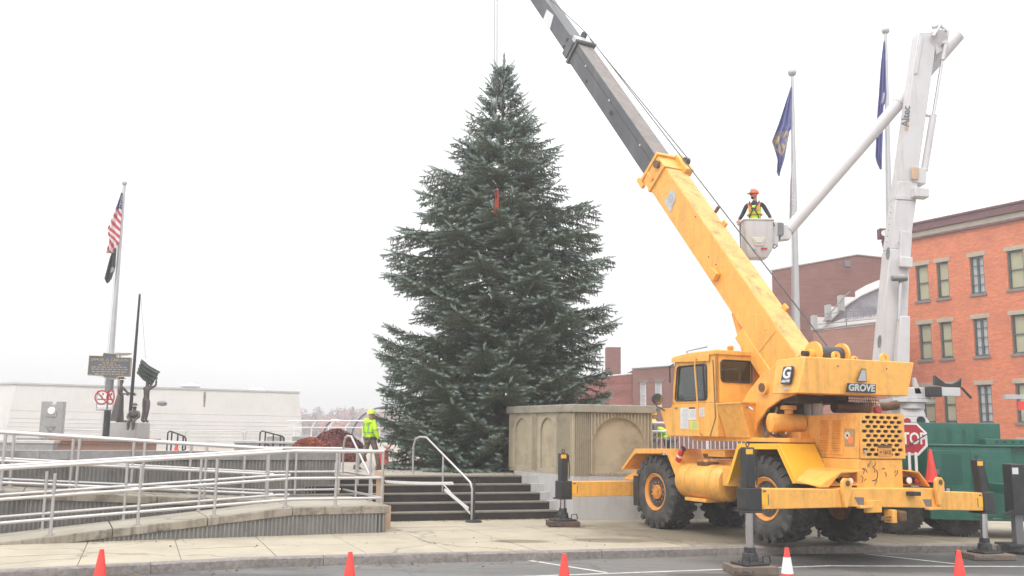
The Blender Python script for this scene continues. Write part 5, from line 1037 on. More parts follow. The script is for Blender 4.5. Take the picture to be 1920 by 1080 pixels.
# outriggers
def outrigger(xh, xj, y, zt0, zt1, zb0, zb1, jtop, zfoot, lean=0, pad=True, side=-1, padz=.12, padm=None):
    o = bpy.data.objects.new('outrigger', None); COL.objects.link(o); o.parent = CR; WM[o.name] = WM[CR.name]; o.empty_display_size = .1
    e = -side*.14
    part(MB().hexa([(xh, y-.13, zb0), (xj+e, y-.13, zb1), (xj+e, y+.13, zb1), (xh, y+.13, zb0)], [(xh, y-.13, zt0), (xj+e, y-.13, zt1), (xj+e, y+.13, zt1), (xh, y+.13, zt0)]), 'beam', Y_, o, bevel=.012)
    x2 = xj+e*1.5
    d = part(MB().box(x2-.06, x2+.06, y-.135, y-.131, (zt1+zb1)/2-.09, (zt1+zb1)/2+.09), 'beam_decal', Y2, o)
    for a in (-.075, .065):
        part(MB().box(x2+a, x2+a+.01, y-.139, y-.136, (zt1+zb1)/2-.09, (zt1+zb1)/2+.07), 'decal_mark', K_, o, smooth=0)
    part(MB().box(x2-.03, x2+.03, y-.139, y-.136, zt1-.05, zt1-.03), 'decal_mark', K_, o, smooth=0)
    part(MB().hexa([(xj-.12, y-.145, zb1-.02), (xj+.15, y-.145, zb1-.02), (xj+.15, y+.145, zb1-.02), (xj-.12, y+.145, zb1-.02)], [(xj-.12, y-.145, zt1+.01), (xj+.15, y-.145, zt1+.01), (xj+.15, y+.145, zt1+.01), (xj-.12, y+.145, zt1+.01)]), 'jack_sleeve', K_, o, bevel=.012)
    part(MB().box(xj-.16, xj+.14, y-.17, y+.17, zb1-.05, zb1-.02), 'sleeve_flange', M['dark'], o, bevel=.006)
    part(MB().hexa([(xj-.09, y-.085, zt1), (xj+.08, y-.085, zt1), (xj+.08, y+.085, zt1), (xj-.09, y+.085, zt1)], [(xj-.09+lean, y-.085, jtop), (xj+.08+lean, y-.085, jtop), (xj+.08+lean, y+.085, jtop), (xj-.09+lean, y+.085, jtop)]), 'jack_body', K_, o, bevel=.02)
    part(MB().box(xj+.05+lean, xj+.12+lean, y-.07, y+.05, jtop-.2, jtop-.03), 'valve_block', K_, o, bevel=.01)
    part(MB().box(xj-.095+lean, xj+.03+lean, y-.095, y-.075, jtop-.11, jtop-.03), 'yellow_mark', Y2, o, smooth=0)
    part(MB().tube([(xj+lean+.03*math.cos(a*.7), y, jtop+.045+.04*math.sin(a*.7)) for a in range(9)], .01, 6, closed=True), 'lifting_ring', K_, o)
    g = MB(); g.tube([(xj+.1+lean, y-.06, jtop-.12), (xj+.12+lean, y-.08, jtop-.3), (xj+.1, y-.09, zt1+.05)], .012, 6); part(g, 'hose', K_, o)
    part(MB().cyl((xj, y, zfoot+.15), (xj-lean*.3, y, zb1), .062, n=20), 'jack_rod', M['chrome'], o)
    ft = part(MB().tube([(xj, y, zfoot), (xj, y, zfoot+.03), (xj, y, zfoot+.035), (xj, y, zfoot+.14), (xj, y, zfoot+.16), (xj, y, zfoot+.24)], [.2, .19, .13, .115, .09, .085], 20), 'foot_socket', K_, o)
    part(MB().box(xj-.24, xj+.24, y-.2, y+.2, zfoot-.02, zfoot+.012), 'foot_plate', K_, o, bevel=.01)
    for s_ in (-1, 1): part(MB().tube([(xj+s_*.13, y-.15, zfoot+.01), (xj+s_*.13, y-.15, zfoot+.11), (xj+s_*.26, y-.15, zfoot+.12), (xj+s_*.28, y-.15, zfoot+.01)], .012, 6), 'foot_handle', K_, o)
    return o
outrigger(-1.1, -2.97, -1.5, 1.25, 1.285, .955, .96, 1.93, .13, side=-1)
outrigger(1.1, 2.36, -1.5, 1.19, 1.15, .87, .83, 1.74, .10, lean=-.07, side=1)
outrigger(-.6, -2.92, 4.8, 1.07, 1.075, .74, .745, 1.68, .26, side=-1)
part(MB().box(.4, 1.2, 4.65, 4.95, .74, 1.07), 'front_beam_stub', Y_, bevel=.01)
part(MB().hexa([(-1.2, 4.4, 1.1), (-.4, 4.4, 1.1), (-.4, 5.1, 1.1), (-1.2, 5.1, 1.1)], [(-1.15, 4.5, 1.35), (-.4, 4.5, 1.35), (-.4, 5.0, 1.2), (-1.1, 5.0, 1.2)]), 'front_deck', Y_, bevel=.015)
part(MB().box(-1.27, -1.2, 4.35, 4.55, .55, 1.2), 'mud_flap', M['dark'])
# pads under the feet (timber, things of their own)
def worldp(x, y, z): return WM[CR.name] @ V((x, y, z))
def pad(label, x, y, zt, zb, m_, hw=.36, rz=.1):
    c = worldp(x, y, zt); o = thing('outrigger_pad', label, 'timber pad', (c.x, c.y, zb), rz, group='outrigger pads')
    h = c.z-zb
    n = 3
    for i in range(n): o_ = MB().box(-hw, hw, -hw*.8+i*(1.6*hw/n)+.004, -hw*.8+(i+1)*(1.6*hw/n)-.004, 0, h).build('timber', m_, o, local=True, bevel=.012)
    for s_ in (-.6, -.15): MB().tube([(s_*hw, -hw*.8, h*.5), (s_*hw-.04, -hw*.8-.07, h*.4), (s_*hw-.1, -hw*.8-.05, h*.45), (s_*hw-.14, -hw*.8, h*.5)], .01, 6).build('rope_handle', M['rope'], o, local=True)
pad('dark timber pad under the jack in front of the grey wall, beside the steps', -2.92, 4.8, .235, .0, M['wood'])
pad('worn timber pad on the road under the nearest jack of the crane', -2.97, -1.5, .105, -.148, M['woodmat'], .38)
pad('worn timber pad on the road under the right rear jack of the crane', 2.36, -1.5, .078, -.148, M['woodmat'], .42)
# ---- boom (slightly slewed): sections along bt from B0
B0 = V((-.40, 1.53, 4.06)); B1 = V((-.96, 8.65, 12.62)); bt_ = (B1-B0).normalized(); bx = V((1, .0786, 0)).normalized(); bx = (bx-bt_*bx.dot(bt_)).normalized(); bn = bx.cross(bt_) 
bn = bn if bn.z > 0 else -bn
def BP(s_, a, h): return B0+bt_*s_+bx*a+bn*h
def bbox(s0, s1, a0, a1, h0, h1, k=0):
    return MB().hexa([BP(s0, a0, h0), BP(s0, a1, h0), BP(s0, a1, h1), BP(s0, a0, h1)], [BP(s1, a0+k, h0), BP(s1, a1-k, h0), BP(s1, a1-k, h1), BP(s1, a0+k, h1)])
bm = bpy.data.objects.new('boom', None); COL.objects.link(bm); bm.parent = CR; WM[bm.name] = WM[CR.name]; bm.empty_display_size = .1
def bpart(g, nm, m_, **k): return part(g, nm, m_, bm, **k)
bpart(bbox(-1.45, 5.25, 0, .62, 0, .7), 'base_section', Y_, bevel=.012); bpart(bbox(-1.45, 5.2, .015, .605, .703, .706), 'worn_top_plate', M['boomtop'], smooth=0)
bpart(bbox(-1.3, 0.3, -.02, .64, -.28, .02), 'boom_foot', Y_, bevel=.02)
bpart(bbox(4.93, 5.01, -.05, .67, -.04, .74), 'collar', Y_, bevel=.008); bpart(bbox(5.36, 5.44, -.05, .67, -.12, .78), 'collar', Y_, bevel=.008); bpart(bbox(5.01, 5.36, -.02, .64, -.02, .72), 'collar_box', Y_, bevel=.01)
for a in (-.06, .62): bpart(bbox(5.05, 5.33, a, a+.06, .2, .28), 'collar_rib', Y_, bevel=.005)
bpart(bbox(4.83, 5.43, .5, .74, .62, .84), 'sheave_bracket', Y_, bevel=.02); bpart(MB().tube([BP(5.13, .58, .86), BP(5.13, .7, .86)], .09, 16), 'rope_sheave', M['rope']); bpart(MB().tube([BP(5.18, -.1, .6), BP(5.18, -.02, .6)], .09, 14), 'wear_pad_bolt', BR)
bpart(bbox(5.2, 5.5, -.08, .0, -.14, -.04), 'rope_guide', Y_)
for s_, h in ((-.2, .45), (1.9, .35), (2.2, .3), (3.2, .62)): bpart(MB().cyl(BP(s_, -.002, h), BP(s_, -.012, h), .014, n=8), 'drain_hole', K_, smooth=0)
bpart(MB().prism([BP(1.6, -.01, .12), BP(1.82, -.01, .1), BP(1.85, -.01, .3), BP(1.62, -.01, .32)], tuple(bx*-.12)), 'hose_bracket', Y_, bevel=.01)
for s_ in (.15, 2.85): bpart(bbox(s_, s_+.14, .56, .62, .7, .8), 'top_bracket', Y_, bevel=.005)
bpart(bbox(3.35, 3.42, .6, .64, .7, .86), 'top_bracket', BR)
bpart(MB().prism([BP(-.4, -.012, .02), BP(.4, -.012, .02), BP(.4, -.012, .34), BP(.1, -.012, .62), BP(-.4, -.012, .62)], tuple(bx*.01)), 'stiffener_plate', Y_, bevel=.004)
# badge on the base section
c = BP(4.15, -.006, .33); pl_ = [BP(3.98, -.008, .12), BP(3.98, -.008, .5), BP(4.4, -.008, .62), BP(4.4, -.008, .3)]
bg_ = bpart(MB().prism([BP(3.95, -.004, .14), BP(4.32, -.004, .13), BP(4.36, -.004, .50), BP(4.14, -.004, .55)], tuple(bx*-.005)), 'badge', M['decalpale'] if 'decalpale' in M else mat('decal_pale', (.5, .52, .52), .5), smooth=0)
Mg = frameM(BP(4.2, -.012, .35), -bn*.85+bt_*.35*0+(-bt_*.0), bt_); text('lettering', 'G', .26, Mg, M['decal'], bg_, ext=.002, offset=.01)
text('lettering', 'GROVE', .07, Mg @ Matrix.Translation((0, -.17, 0)), M['decal'], bg_, ext=.001)
# grey sections
bpart(bbox(5.2, 11.1, .05, .57, .06, .635), 'middle_section', M['steelgrey'], bevel=.01); bpart(bbox(5.46, 11.0, .065, .555, .638, .641), 'worn_middle_top', M['steeltop'], smooth=0)
bpart(bbox(5.46, 11.05, .045, .05, .44, .45), 'seam', M['dark'], smooth=0)
for s_, h, q in ((6.2, .42, .045), (8.2, .42, .045), (9.9, .42, .045)): bpart(bbox(s_, s_+q, .042, .05, h, h+q), 'reflector', M['paper'], smooth=0)
bpart(bbox(7.7, 8.0, .046, .05, .2, .36), 'pin_plate', M['steelgrey'], smooth=0); bpart(bbox(7.78, 7.95, .044, .05, .22, .33), 'pin_window', M['dark'], smooth=0); bpart(bbox(9.5, 9.58, .044, .05, .14, .24), 'pin_window', M['dark'], smooth=0)
bpart(bbox(10.75, 10.85, .0, .62, .0, .72), 'section_collar', M['steelgrey'], bevel=.01); bpart(bbox(10.95, 11.25, .02, .6, .04, .66), 'section_collar', M['steelgrey'], bevel=.02); bpart(bbox(10.8, 11.0, -.04, .66, .62, .76), 'collar_cross_plate', M['flash'], bevel=.01)
bpart(MB().tube([BP(11.1, .3, .76), BP(11.1, .36, .76)], .12, 16), 'rope_sheave', M['rope'])
for h in (.18, .4): bpart(MB().tube([BP(11.35, .1, h+.02), BP(11.35, .05, h+.02)], .06, 12), 'wear_pad', M['dark'])
bpart(bbox(11.0, 16.6, .1, .52, .1, .56), 'tip_section', M['steelgrey'], bevel=.01)
tpl = bpart(MB().prism([BP(12.5, .09, .12), BP(13.1, .09, .12), BP(13.15, .09, .42), BP(12.65, .09, .5)], tuple(bx*-.005)), 'badge', M['decalpale'] if 'decalpale' in M else M['paper'], smooth=0)
# boom head, sheaves, ropes
tip = BP(16.6, .3, .3); hd = bpart(bbox(16.4, 17.1, .0, .62, -.15, .7), 'boom_head', M['steelgrey'], bevel=.03)
for a in (.1, .25, .4): bpart(MB().tube([BP(16.95, a, -.1), BP(16.95, a+.05, -.1)], .22, 24), 'head_sheave', M['rope'])
for x, s0 in ((.25, 0),):
    bpart(MB().cyl(V((-.3, -.45, 3.74)), BP(4.85, .64, .93), .011, n=6), 'hoist_rope', M['rope']) if False else None
bpart(MB().tube([V((-.25, -.5, 3.76)), BP(11.1, .33, .88)], .013, 6), 'hoist_rope', M['rope']); bpart(MB().tube([BP(11.1, .33, .88), BP(16.9, .3, .15)], .013, 6), 'hoist_rope', M['rope'])
bpart(MB().tube([BP(5.13, .64, .94), BP(11.0, .5, .77)], .013, 6), 'auxiliary_rope', M['rope'])
lift = bpart(MB().tube([V((-.1, 2.9, 2.3)), V((-.1, 3.4, 2.9)), BP(1.9, .31, -.1)], .001, 6), 'lift_pin', Y_) if False else None
part(MB().cyl((-.1, 1.3, 2.2), tuple(BP(.9, .31, -.1)), .13, n=20), 'lift_cylinder', Y_)
# ------------------------------------------------------------------ hook block and sling at the tree
HB = at(926, 202, 29.1)
hk = thing('hook_block', 'grey crane hook block hanging in front of the spruce top', 'hook block', tuple(HB))
MB().lathe([(-.07, .12), (-.06, .2), (.06, .2), (.07, .12)], HB+V((0, 0, .12)), 'x', 20).build('block_sheave', M['hookm'], hk)
g = MB(); g.prism([HB+V((-.09, 0, z)) + V((0, y, 0)) for y, z in ((-.16, -.1), (.16, -.1), (.2, .2), (.1, .36), (-.1, .36), (-.2, .2))], (.02, 0, 0)); g.build('cheek_plate', M['hookm'], hk, bevel=.01)
g = MB(); g.prism([HB+V((.07, 0, z)) + V((0, y, 0)) for y, z in ((-.16, -.1), (.16, -.1), (.2, .2), (.1, .36), (-.1, .36), (-.2, .2))], (.02, 0, 0)); g.build('cheek_plate', M['hookm'], hk, bevel=.01)
g = MB(); g.tube([HB+V((0, 0, -.05)), HB+V((0, 0, -.2)), HB+V((.09, 0, -.27)), HB+V((.1, 0, -.38)), HB+V((.0, 0, -.46)), HB+V((-.1, 0, -.4))], [.04, .04, .045, .05, .04, .02], 10); g.build('hook', M['hookm'], hk)
hd0 = worldp(*BP(16.95, .2, -.1))
for i, (px, q) in enumerate(((924.5, 0), (927.5, .5), (930.5, 0), (933.5, 1.0))):
    a = at(px, 190, 29.1); b = at(px-.3, -20, 29.1); top_ = V((b.x, b.y, b.z)); g = MB(); g.tube([a, top_, hd0+V((-.1+.07*i, 0, 0))], .011, 6)
    o = g.build('hoist_fall', M['rope'], CR)
sa, sb = at(932, 355, 28.7), at(932, 402, 28.6)
o = thing('lifting_sling', 'bright orange webbing sling around the spruce trunk', 'sling', tuple(sb))
g = MB(); g.prism([sb+V((-.11, 0, 0)), sb+V((.06, 0, -.02)), sa+V((.05, .1, 0)), sa+V((-.04, .1, .02))], (0, .02, 0)); g.build('webbing', M['sling'], o)
g = MB(); g.tube([sb+V((.0, .0, .0)), sb+V((0, .3, .1)), sb+V((.15, .5, .1)), sb+V((.25, .4, .05))], .05, 6); g.build('sling_wrap', M['sling'], o)
# ------------------------------------------------------------------ bucket truck
TK = thing('bucket_truck', 'green utility bucket truck with a tall white articulated boom', 'truck', (9.6, 22.0, 0))
GR = M['green']
a1 = rad(-9)
def tp_(g, nm, m_, parent=None, **k): return g.build(nm, m_, parent or TK, **k)
bo = V((8.75, 21.1, 0)); tu = V((math.cos(a1), math.sin(a1), 0)); tn = V((-tu.y, tu.x, 0))
def TP(s_, d, z): return bo+tu*s_+tn*d+V((0, 0, z))
def tbox(s0, s1, d0, d1, z0, z1): return MB().hexa([TP(s0, d0, z0), TP(s1, d0, z0), TP(s1, d1, z0), TP(s0, d1, z0)], [TP(s0, d0, z1), TP(s1, d0, z1), TP(s1, d1, z1), TP(s0, d1, z1)])
bx_ = tp_(tbox(.38, 2.1, 0, 1.2, .38, 1.95), 'utility_body', GR, bevel=.015)
tp_(tbox(.33, 3.6, -.03, .9, 1.95, 1.99), 'body_lid', GR, bevel=.008)
dp = tp_(tbox(.42, 1.24, -.02, 0, .92, 1.86), 'compartment_door', GR, bx_, bevel=.01); tp_(tbox(.66, 1.08, -.024, -.019, 1.12, 1.78), 'door_inset', M['greend'], dp, smooth=0)
tp_(tbox(.5, .84, -.028, -.019, .97, 1.07), 'door_label', M['decaldark'], dp, smooth=0); 
for i in range(3): tp_(tbox(.53+i*.1, .6+i*.1, -.032, -.027, .99, 1.05), 'label_window', M['decal'], dp, smooth=0)
tp_(tbox(.48, .6, -.034, -.02, 1.35, 1.45), 'door_latch', M['greymetal'], dp)
tp_(tbox(1.27, 2.02, -.02, 0, .45, 1.86), 'compartment_door', GR, bx_, bevel=.01)
tp_(tbox(2.1, 4.2, .1, 1.2, .38, 1.95), 'utility_body', GR, bevel=.015)
tp_(tbox(1.75, 3.8, .5, .9, 1.99, 2.12), 'tool_rail', GR, bevel=.01)
for i in range(6): tp_(tbox(1.95+i*.17, 2.01+i*.17, .494, .5, 2.03, 2.08), 'rail_hole', K_, smooth=0)
bk = tp_(tbox(-.45, 2.25, 1.05, 1.12, 1.25, 2.47), 'headboard', GR, bevel=.01)
for i in range(7): 
    g = MB()
    for j in range(5): q = tbox(-.1+i*.3, .0+i*.3, 1.038, 1.05, 2.3-j*.06, 2.315-j*.06); g.add(q.v, q.f)
    tp_(g, 'louvre', M['greend'] if i > 2 else M['flash'], bk, smooth=0)
for d in (.3, 2.1): tp_(tbox(-1.0, 4.0, d, d+.1, .75, .95), 'chassis_rail', K_)
tp_(tbox(-1.2, 4.0, .2, 2.3, .95, 1.05), 'bed_floor', M['dark']); tp_(tbox(-.5, .42, .05, .2, .98, 1.2), 'tail_bumper', M['dark'], bevel=.01)
tp_(tbox(.02, .18, .03, .05, 1.06, 1.14), 'reflector_plate', M['flash'], smooth=0); tp_(tbox(.25, .42, .03, .05, 1.08, 1.12), 'tail_light', M['red'], smooth=0)
tp_(tbox(1.65, 1.85, .0, .02, .42, .55), 'mud_plate', M['paper'], smooth=0)
tw = MB(); tw.lathe([(0, .28), (-.02, .36), (0, .44), (.04, .5), (.22, .5), (.26, .44), (.27, .36), (.24, .28)], (0, 0, 0), 'y', 36)
for i in range(40):
    a = 2*PI*i/40
    for x0, x1 in ((.02, .12), (.14, .24)): tw.hexa([(.495*math.cos(a+q), x, .495*math.sin(a+q)) for q, x in ((0, x0), (.1, x0), (.1, x1), (0, x1))], [(.52*math.cos(a+q), x, .52*math.sin(a+q)) for q, x in ((.01, x0), (.09, x0), (.09, x1), (.01, x1))])
first = None
for s_, d in ((-.12, .45), (1.1, .35), (-.12, 1.75), (1.1, 1.75)):
    wo = bpy.data.objects.new('wheel', None); COL.objects.link(wo); wo.parent = TK; p = TP(s_, d, .52)-V((9.6, 22.0, 0)); wo.location = p; wo.rotation_euler = (0, 0, a1-.15); wo.empty_display_size = .1
    for dd in (0, .3):
        if first is None: first = tw.build('tyre', M['rubber'], None, local=True); first.parent = wo; rm = MB().lathe([(.05, .28), (.03, .26), (.12, .2), (.12, .02)], (0, 0, 0), 'y', 20).build('rim', M['greymetal'], None, local=True); rm.parent = wo
        else:
            c = first.copy(); COL.objects.link(c); c.parent = wo; c.location = (0, dd, 0)
            if dd == 0: c = rm.copy(); COL.objects.link(c); c.parent = wo
# truck outrigger at the right edge
oo = at(1911, 1018, 19.6); ot = bpy.data.objects.new('truck_outrigger', None); COL.objects.link(ot); ot.parent = TK; WM[ot.name] = WM[TK.name]; ot.empty_display_size = .1
X_ = oo.x
MB().box(X_-.12, X_+.16, 19.5, 19.85, .62, 1.62).build('jack_body', K_, ot, bevel=.015); MB().box(X_-.06, X_+.1, 19.58, 19.76, .02, .7).build('jack_leg', M['greymetal'], ot, bevel=.01); MB().box(X_-.3, X_+.3, 19.35, 20.0, -.0, .04).build('jack_shoe', K_, ot)
MB().box(X_-.1, X_+.02, 19.49, 19.5, 1.42, 1.55).build('label_plate', M['paper'], ot, smooth=0); MB().prism([(X_-.35, 19.5, .6), (X_-.1, 19.5, .6), (X_-.1, 19.5, .72)], (0, .1, 0)).build('gusset', K_, ot)
tp_(MB().box(X_-.1, X_+.1, 19.8, 21.6, 1.0, 1.2), 'outrigger_arm', GR, bevel=.01)
# turret pedestal, platform
WB, BW = M['white'], M['boomwhite']; TY = 22.9
tc_ = at(1702, 800, TY); cxT = tc_.x
MB().hexa([(cxT-.52, TY-.5, 2.0), (cxT+.62, TY-.5, 2.0), (cxT+.62, TY+.5, 2.0), (cxT-.52, TY+.5, 2.0)], [(cxT-.3, TY-.35, 2.62), (cxT+.3, TY-.35, 2.62), (cxT+.3, TY+.35, 2.62), (cxT-.3, TY+.35, 2.62)]).build('pedestal', WB, TK, bevel=.02)
MB().hexa([(cxT-.3, TY-.35, 2.62), (cxT+.3, TY-.35, 2.62), (cxT+.3, TY+.35, 2.62), (cxT-.3, TY+.35, 2.62)], [(cxT-.27, TY-.3, 2.82), (cxT+.27, TY-.3, 2.82), (cxT+.27, TY+.3, 2.82), (cxT-.27, TY+.3, 2.82)]).build('pedestal_neck', WB, TK, bevel=.01)
MB().cyl((cxT, TY, 2.8), (cxT, TY, 2.95), .4, n=32).build('rotation_bearing', WB, TK, bevel=.01); MB().box(cxT-.5, cxT+.5, TY-.45, TY+.4, 2.95, 3.03).build('turret_plate', WB, TK, bevel=.01)
MB().box(cxT-.32, cxT+.42, TY-.4, TY+.3, 3.03, 3.3).build('turret_housing', WB, TK, bevel=.02)
MB().cyl((cxT-.17, TY-.42, 2.5), (cxT-.17, TY-.36, 2.5), .08, n=20).build('red_lamp', M['red'], TK)
g = MB(); g.tube([(cxT+.16, TY-.40, 2.52), (cxT+.16, TY-.33, 2.52)], .1, 24); o = g.build('oval_opening', K_, TK)
o.matrix_basis = Matrix.Identity(4)
MB().box(cxT+.28, cxT+.6, TY-.6, TY-.3, 3.08, 3.32).build('control_box', K_, TK, bevel=.02); MB().box(cxT+.6, cxT+1.05, TY-.55, TY-.35, 3.1, 3.3).build('boom_rest_base', WB, TK, bevel=.01)
g = MB(); c0 = V((cxT+.82, TY-.45, 3.56)); g.prism([c0+V((x, 0, z)) for x, z in ((-.3, .03), (-.32, -.2), (.3, -.26), (.32, -.02), (.24, -.1), (.1, -.17), (-.06, -.16), (-.18, -.07))], (0, .12, 0)); g.build('boom_rest_cradle', K_, TK, bevel=.01)
MB().prism([(cxT+.35, TY-.3, 3.2), (cxT+.45, TY-.3, 3.2), (cxT+.4, TY-.3, 3.95), (cxT+.3, TY-.3, 4.0)], (0, .1, 0)).build('white_guard', WB, TK) if False else MB().prism([at(1716, 738, 22.5), at(1728, 738, 22.5), at(1717, 708, 22.5), at(1713, 708, 22.5)], (0, .1, 0)).build('white_guard', WB, TK)
MB().cyl(tuple(c0+V((.3, 0, -.25))), tuple(c0+V((.5, -.05, -.5))), .03).build('hose_end', K_, TK)
# booms
TB = 23.0
def pb(px, py, d=0): p = at(px, py, TB+d); return p
def quadbox(bl, br, tr, tl, depth, name, m_, parent=None, bevel=.02, d0=None):
    d0 = -depth/2 if d0 is None else d0
    return MB().prism([p+V((0, d0, 0)) for p in (bl, br, tr, tl)], (0, depth, 0)).build(name, m_, parent or TK, bevel=bevel)
lo = quadbox(pb(1638, 720), pb(1690, 720), pb(1699, 470), pb(1661, 470), .5, 'lower_boom', WB)
quadbox(pb(1661, 470), pb(1699, 470), pb(1711, 380), pb(1673, 378), .46, 'lower_boom_upper_part', WB)
lb2 = quadbox(pb(1664, 690), pb(1690, 690), pb(1691, 597), pb(1673, 597), .2, 'lift_cylinder', WB, d0=-.5)
MB().cyl(tuple(pb(1685, 600, -.38)), tuple(pb(1688, 528, -.38)), .045).build('cylinder_rod', M['chrome'], TK)
quadbox(pb(1675, 505), pb(1699, 507), pb(1699, 488), pb(1677, 486), .12, 'pin_bracket', WB, d0=-.4)
quadbox(pb(1676, 500), pb(1699, 500), pb(1702, 440), pb(1681, 436), .03, 'link_plate', WB, d0=-.275)
MB().tube([tuple(pb(1672, 522, -.5)), tuple(pb(1700, 522, -.5))], .07, 16).build('knuckle_pin', M['greymetal'], TK); MB().ball(tuple(pb(1692, 522, -.42)), .1, 12).build('knuckle', M['tan'], TK)
for px, py in ((1665, 475), (1649, 640)):
    c = pb(px, py, -.262); g = MB(); g.lathe([(0, .001), (-.004, .05), (.004, .055)], (0, 0, 0), 'y', 20); o = g.build('oval_window', M['greymetal'], TK, local=True); o.location = V(tuple(c))-V((9.6, 22.0, 0)); o.scale = (.85, 1, 2.9); o.rotation_euler = (0, .12, 0)
g = MB(); g.tube([(pb(1688, 470, -.26)+V((.1*math.cos(a*PI/8), 0, .14+.1*math.sin(a*PI/8)))) for a in range(16)], .008, 6, closed=True); g.build('raised_ring', WB, TK)
for t in range(9):
    c = pb(1671+ (1-t/8)*0-t*1.4, 388+t*11, -.24); MB().cyl(tuple(c), tuple(c+V((0, -.012, 0))), .012, n=8).build('bolt', M['greymetal'], TK)
quadbox(pb(1673, 380), pb(1711, 382), pb(1714, 345), pb(1677, 344), .44, 'boom_sleeve', WB)
el = quadbox(pb(1673, 378), pb(1710, 380), pb(1712, 372), pb(1673, 370), .5, 'bolted_flange', WB, bevel=.008)
up1 = quadbox(pb(1677, 346), pb(1712, 348), pb(1752, 66), pb(1716, 66), .42, 'upper_mast', WB)
quadbox(pb(1705, 346), pb(1728, 350), pb(1730, 320), pb(1706, 318), .5, 'rest_block', WB); quadbox(pb(1700, 376), pb(1728, 378), pb(1728, 362), pb(1702, 358), .3, 'latch_block', WB, d0=-.45)
quadbox(pb(1700, 342), pb(1713, 343), pb(1714, 320), pb(1701, 318), .06, 'mesh_box', M['tan'], d0=-.3)
quadbox(pb(1707, 145), pb(1713, 145), pb(1724, 78), pb(1717, 78), .03, 'side_cover', WB, d0=-.24)
MB().cyl(tuple(pb(1733, 320, -.1)), tuple(pb(1750, 216, -.1)), .085, n=16).build('upper_cylinder', WB, TK); MB().cyl(tuple(pb(1750, 216, -.1)), tuple(pb(1767, 112, -.1)), .04, n=12).build('upper_cylinder_rod', M['chrome'], TK)
for (a_, b_) in (((1727, 326), (1735, 330)), ((1736, 216), (1750, 218))): MB().cyl(tuple(pb(*a_, -.1)), tuple(pb(*b_, -.1)), .04, n=8).build('cylinder_bracket', WB, TK)
quadbox(pb(1748, 110), pb(1764, 100), pb(1758, 62), pb(1745, 68), .5, 'elbow_link', WB); MB().tube([tuple(pb(1760, 72, -.32)), tuple(pb(1760, 72, .3))], .2, 24).build('elbow_pulley', WB, TK)
for pts in (((1750, 68), (1763, 48), (1777, 60), (1774, 80), (1768, 112)), ((1756, 56), (1770, 58)), ((1766, 80), (1776, 82))): MB().tube([tuple(pb(x, y, -.34)) for x, y in pts], .045, 8).build('elbow_link_arm', WB, TK)
MB().cyl(tuple(pb(1749, 52, -.3)), tuple(pb(1765, 45, -.3)), .05).build('elbow_cap', WB, TK)
# upper fibreglass boom, behind the mast
ub = MB(); A1, A2 = pb(1796, 67, .42), pb(1478, 432, .42); dd = (A2-A1).normalized(); ub.tube([A1, A1+dd*.03, A1+(A2-A1)*.35, A1+(A2-A1)*.36, A2], [.17, .165, .165, .158, .15], 28); ub.build('upper_boom', BW, TK)
MB().tube([A1+dd*-.012, A1+dd*.004], .12, 24).build('boom_end_recess', M['flash'], TK)
g = MB()
for i in range(16): a = i*PI/8; s1 = dd.cross(V((0, 1, 0))).normalized(); s2 = dd.cross(s1); c = A1+(A2-A1)*.36; g.ball(c+(s1*math.cos(a)+s2*math.sin(a))*.165, .014, 6)
g.build('boom_rivets', M['greymetal'], TK, kind='stuff')
# bucket
bkY = TB+.42
def bq(px, py, d=0): return at(px, py, bkY+d)
rim_c = bq(1417, 417); bw = .36; z1 = rim_c.z; z0_ = bq(1417, 485).z; zc = bq(1417, 470).z
bkO = bpy.data.objects.new('bucket', None); COL.objects.link(bkO); bkO.parent = TK; WM[bkO.name] = WM[TK.name]; bkO.empty_display_size = .1
def loop(z, hx, hy, cx=rim_c.x): return [V((cx+x, bkY+y, z)) for x, y in rrect(-hx, hx, -hy, hy, .07)]
L0, L1, L2, L3 = loop(z0_, .25, .25, rim_c.x-.02), loop(zc, .34, .32, rim_c.x+.0), loop(z1, .37, .34), loop(z1, .34, .31)
L4 = loop(zc, .31, .29); m_ = len(L0); g = MB(); vs = L0+L1+L2+L3+L4; fs = [(i*m_+j, i*m_+(j+1) % m_, (i+1)*m_+(j+1) % m_, (i+1)*m_+j) for i in range(4) for j in range(m_)]+[tuple(range(m_))[::-1], tuple(range(4*m_, 5*m_))]
g.add(vs, fs); g.build('bucket_tub', WB, bkO, smooth=40)
g = MB(); g.tube(loop(z1, .375, .345), .022, 8, closed=True); g.build('bucket_rim', WB, bkO)
c = bq(1425, 452, -.345); g = MB(); g.prism([c+V((x, 0, z)) for x, z in ((-.2, .1), (.14, .1), (.16, .06), (.08, -.12), (-.12, -.12), (-.2, .06))], (0, .02, 0)); sp = g.build('step_pocket', M['pocket'] if 'pocket' in M else mat('cream_plastic', (.55, .52, .42), .5), bkO, bevel=.01)
g = MB(); g.prism([c+V((x, -.015, z)) for x, z in ((-.16, .05), (.1, .05), (.05, -.05), (-.1, -.05))], (0, .02, 0)); g.build('step_pad', M['tan'] if False else M['white'], sp, bevel=.01)
MB().box(c.x+.02, c.x+.18, bkY-.332, bkY-.326, zc-.03, zc+.015).build('red_tape', M['stopred'], bkO, smooth=0); MB().box(c.x-.2, c.x-.08, bkY-.332, bkY-.326, zc-.035, zc+.01).build('red_tape', M['decal'], bkO, smooth=0)
g = quadbox(bq(1444, 462), bq(1456, 460), bq(1462, 418), bq(1446, 418), .3, 'bucket_mount', WB, bkO); quadbox(bq(1455, 445), bq(1466, 442), bq(1466, 420), bq(1455, 420), .34, 'control_panel', M['greymetal'], bkO, bevel=.01); quadbox(bq(1460, 452), bq(1480, 450), bq(1484, 425), bq(1466, 422), .26, 'boom_tip', WB, bkO)
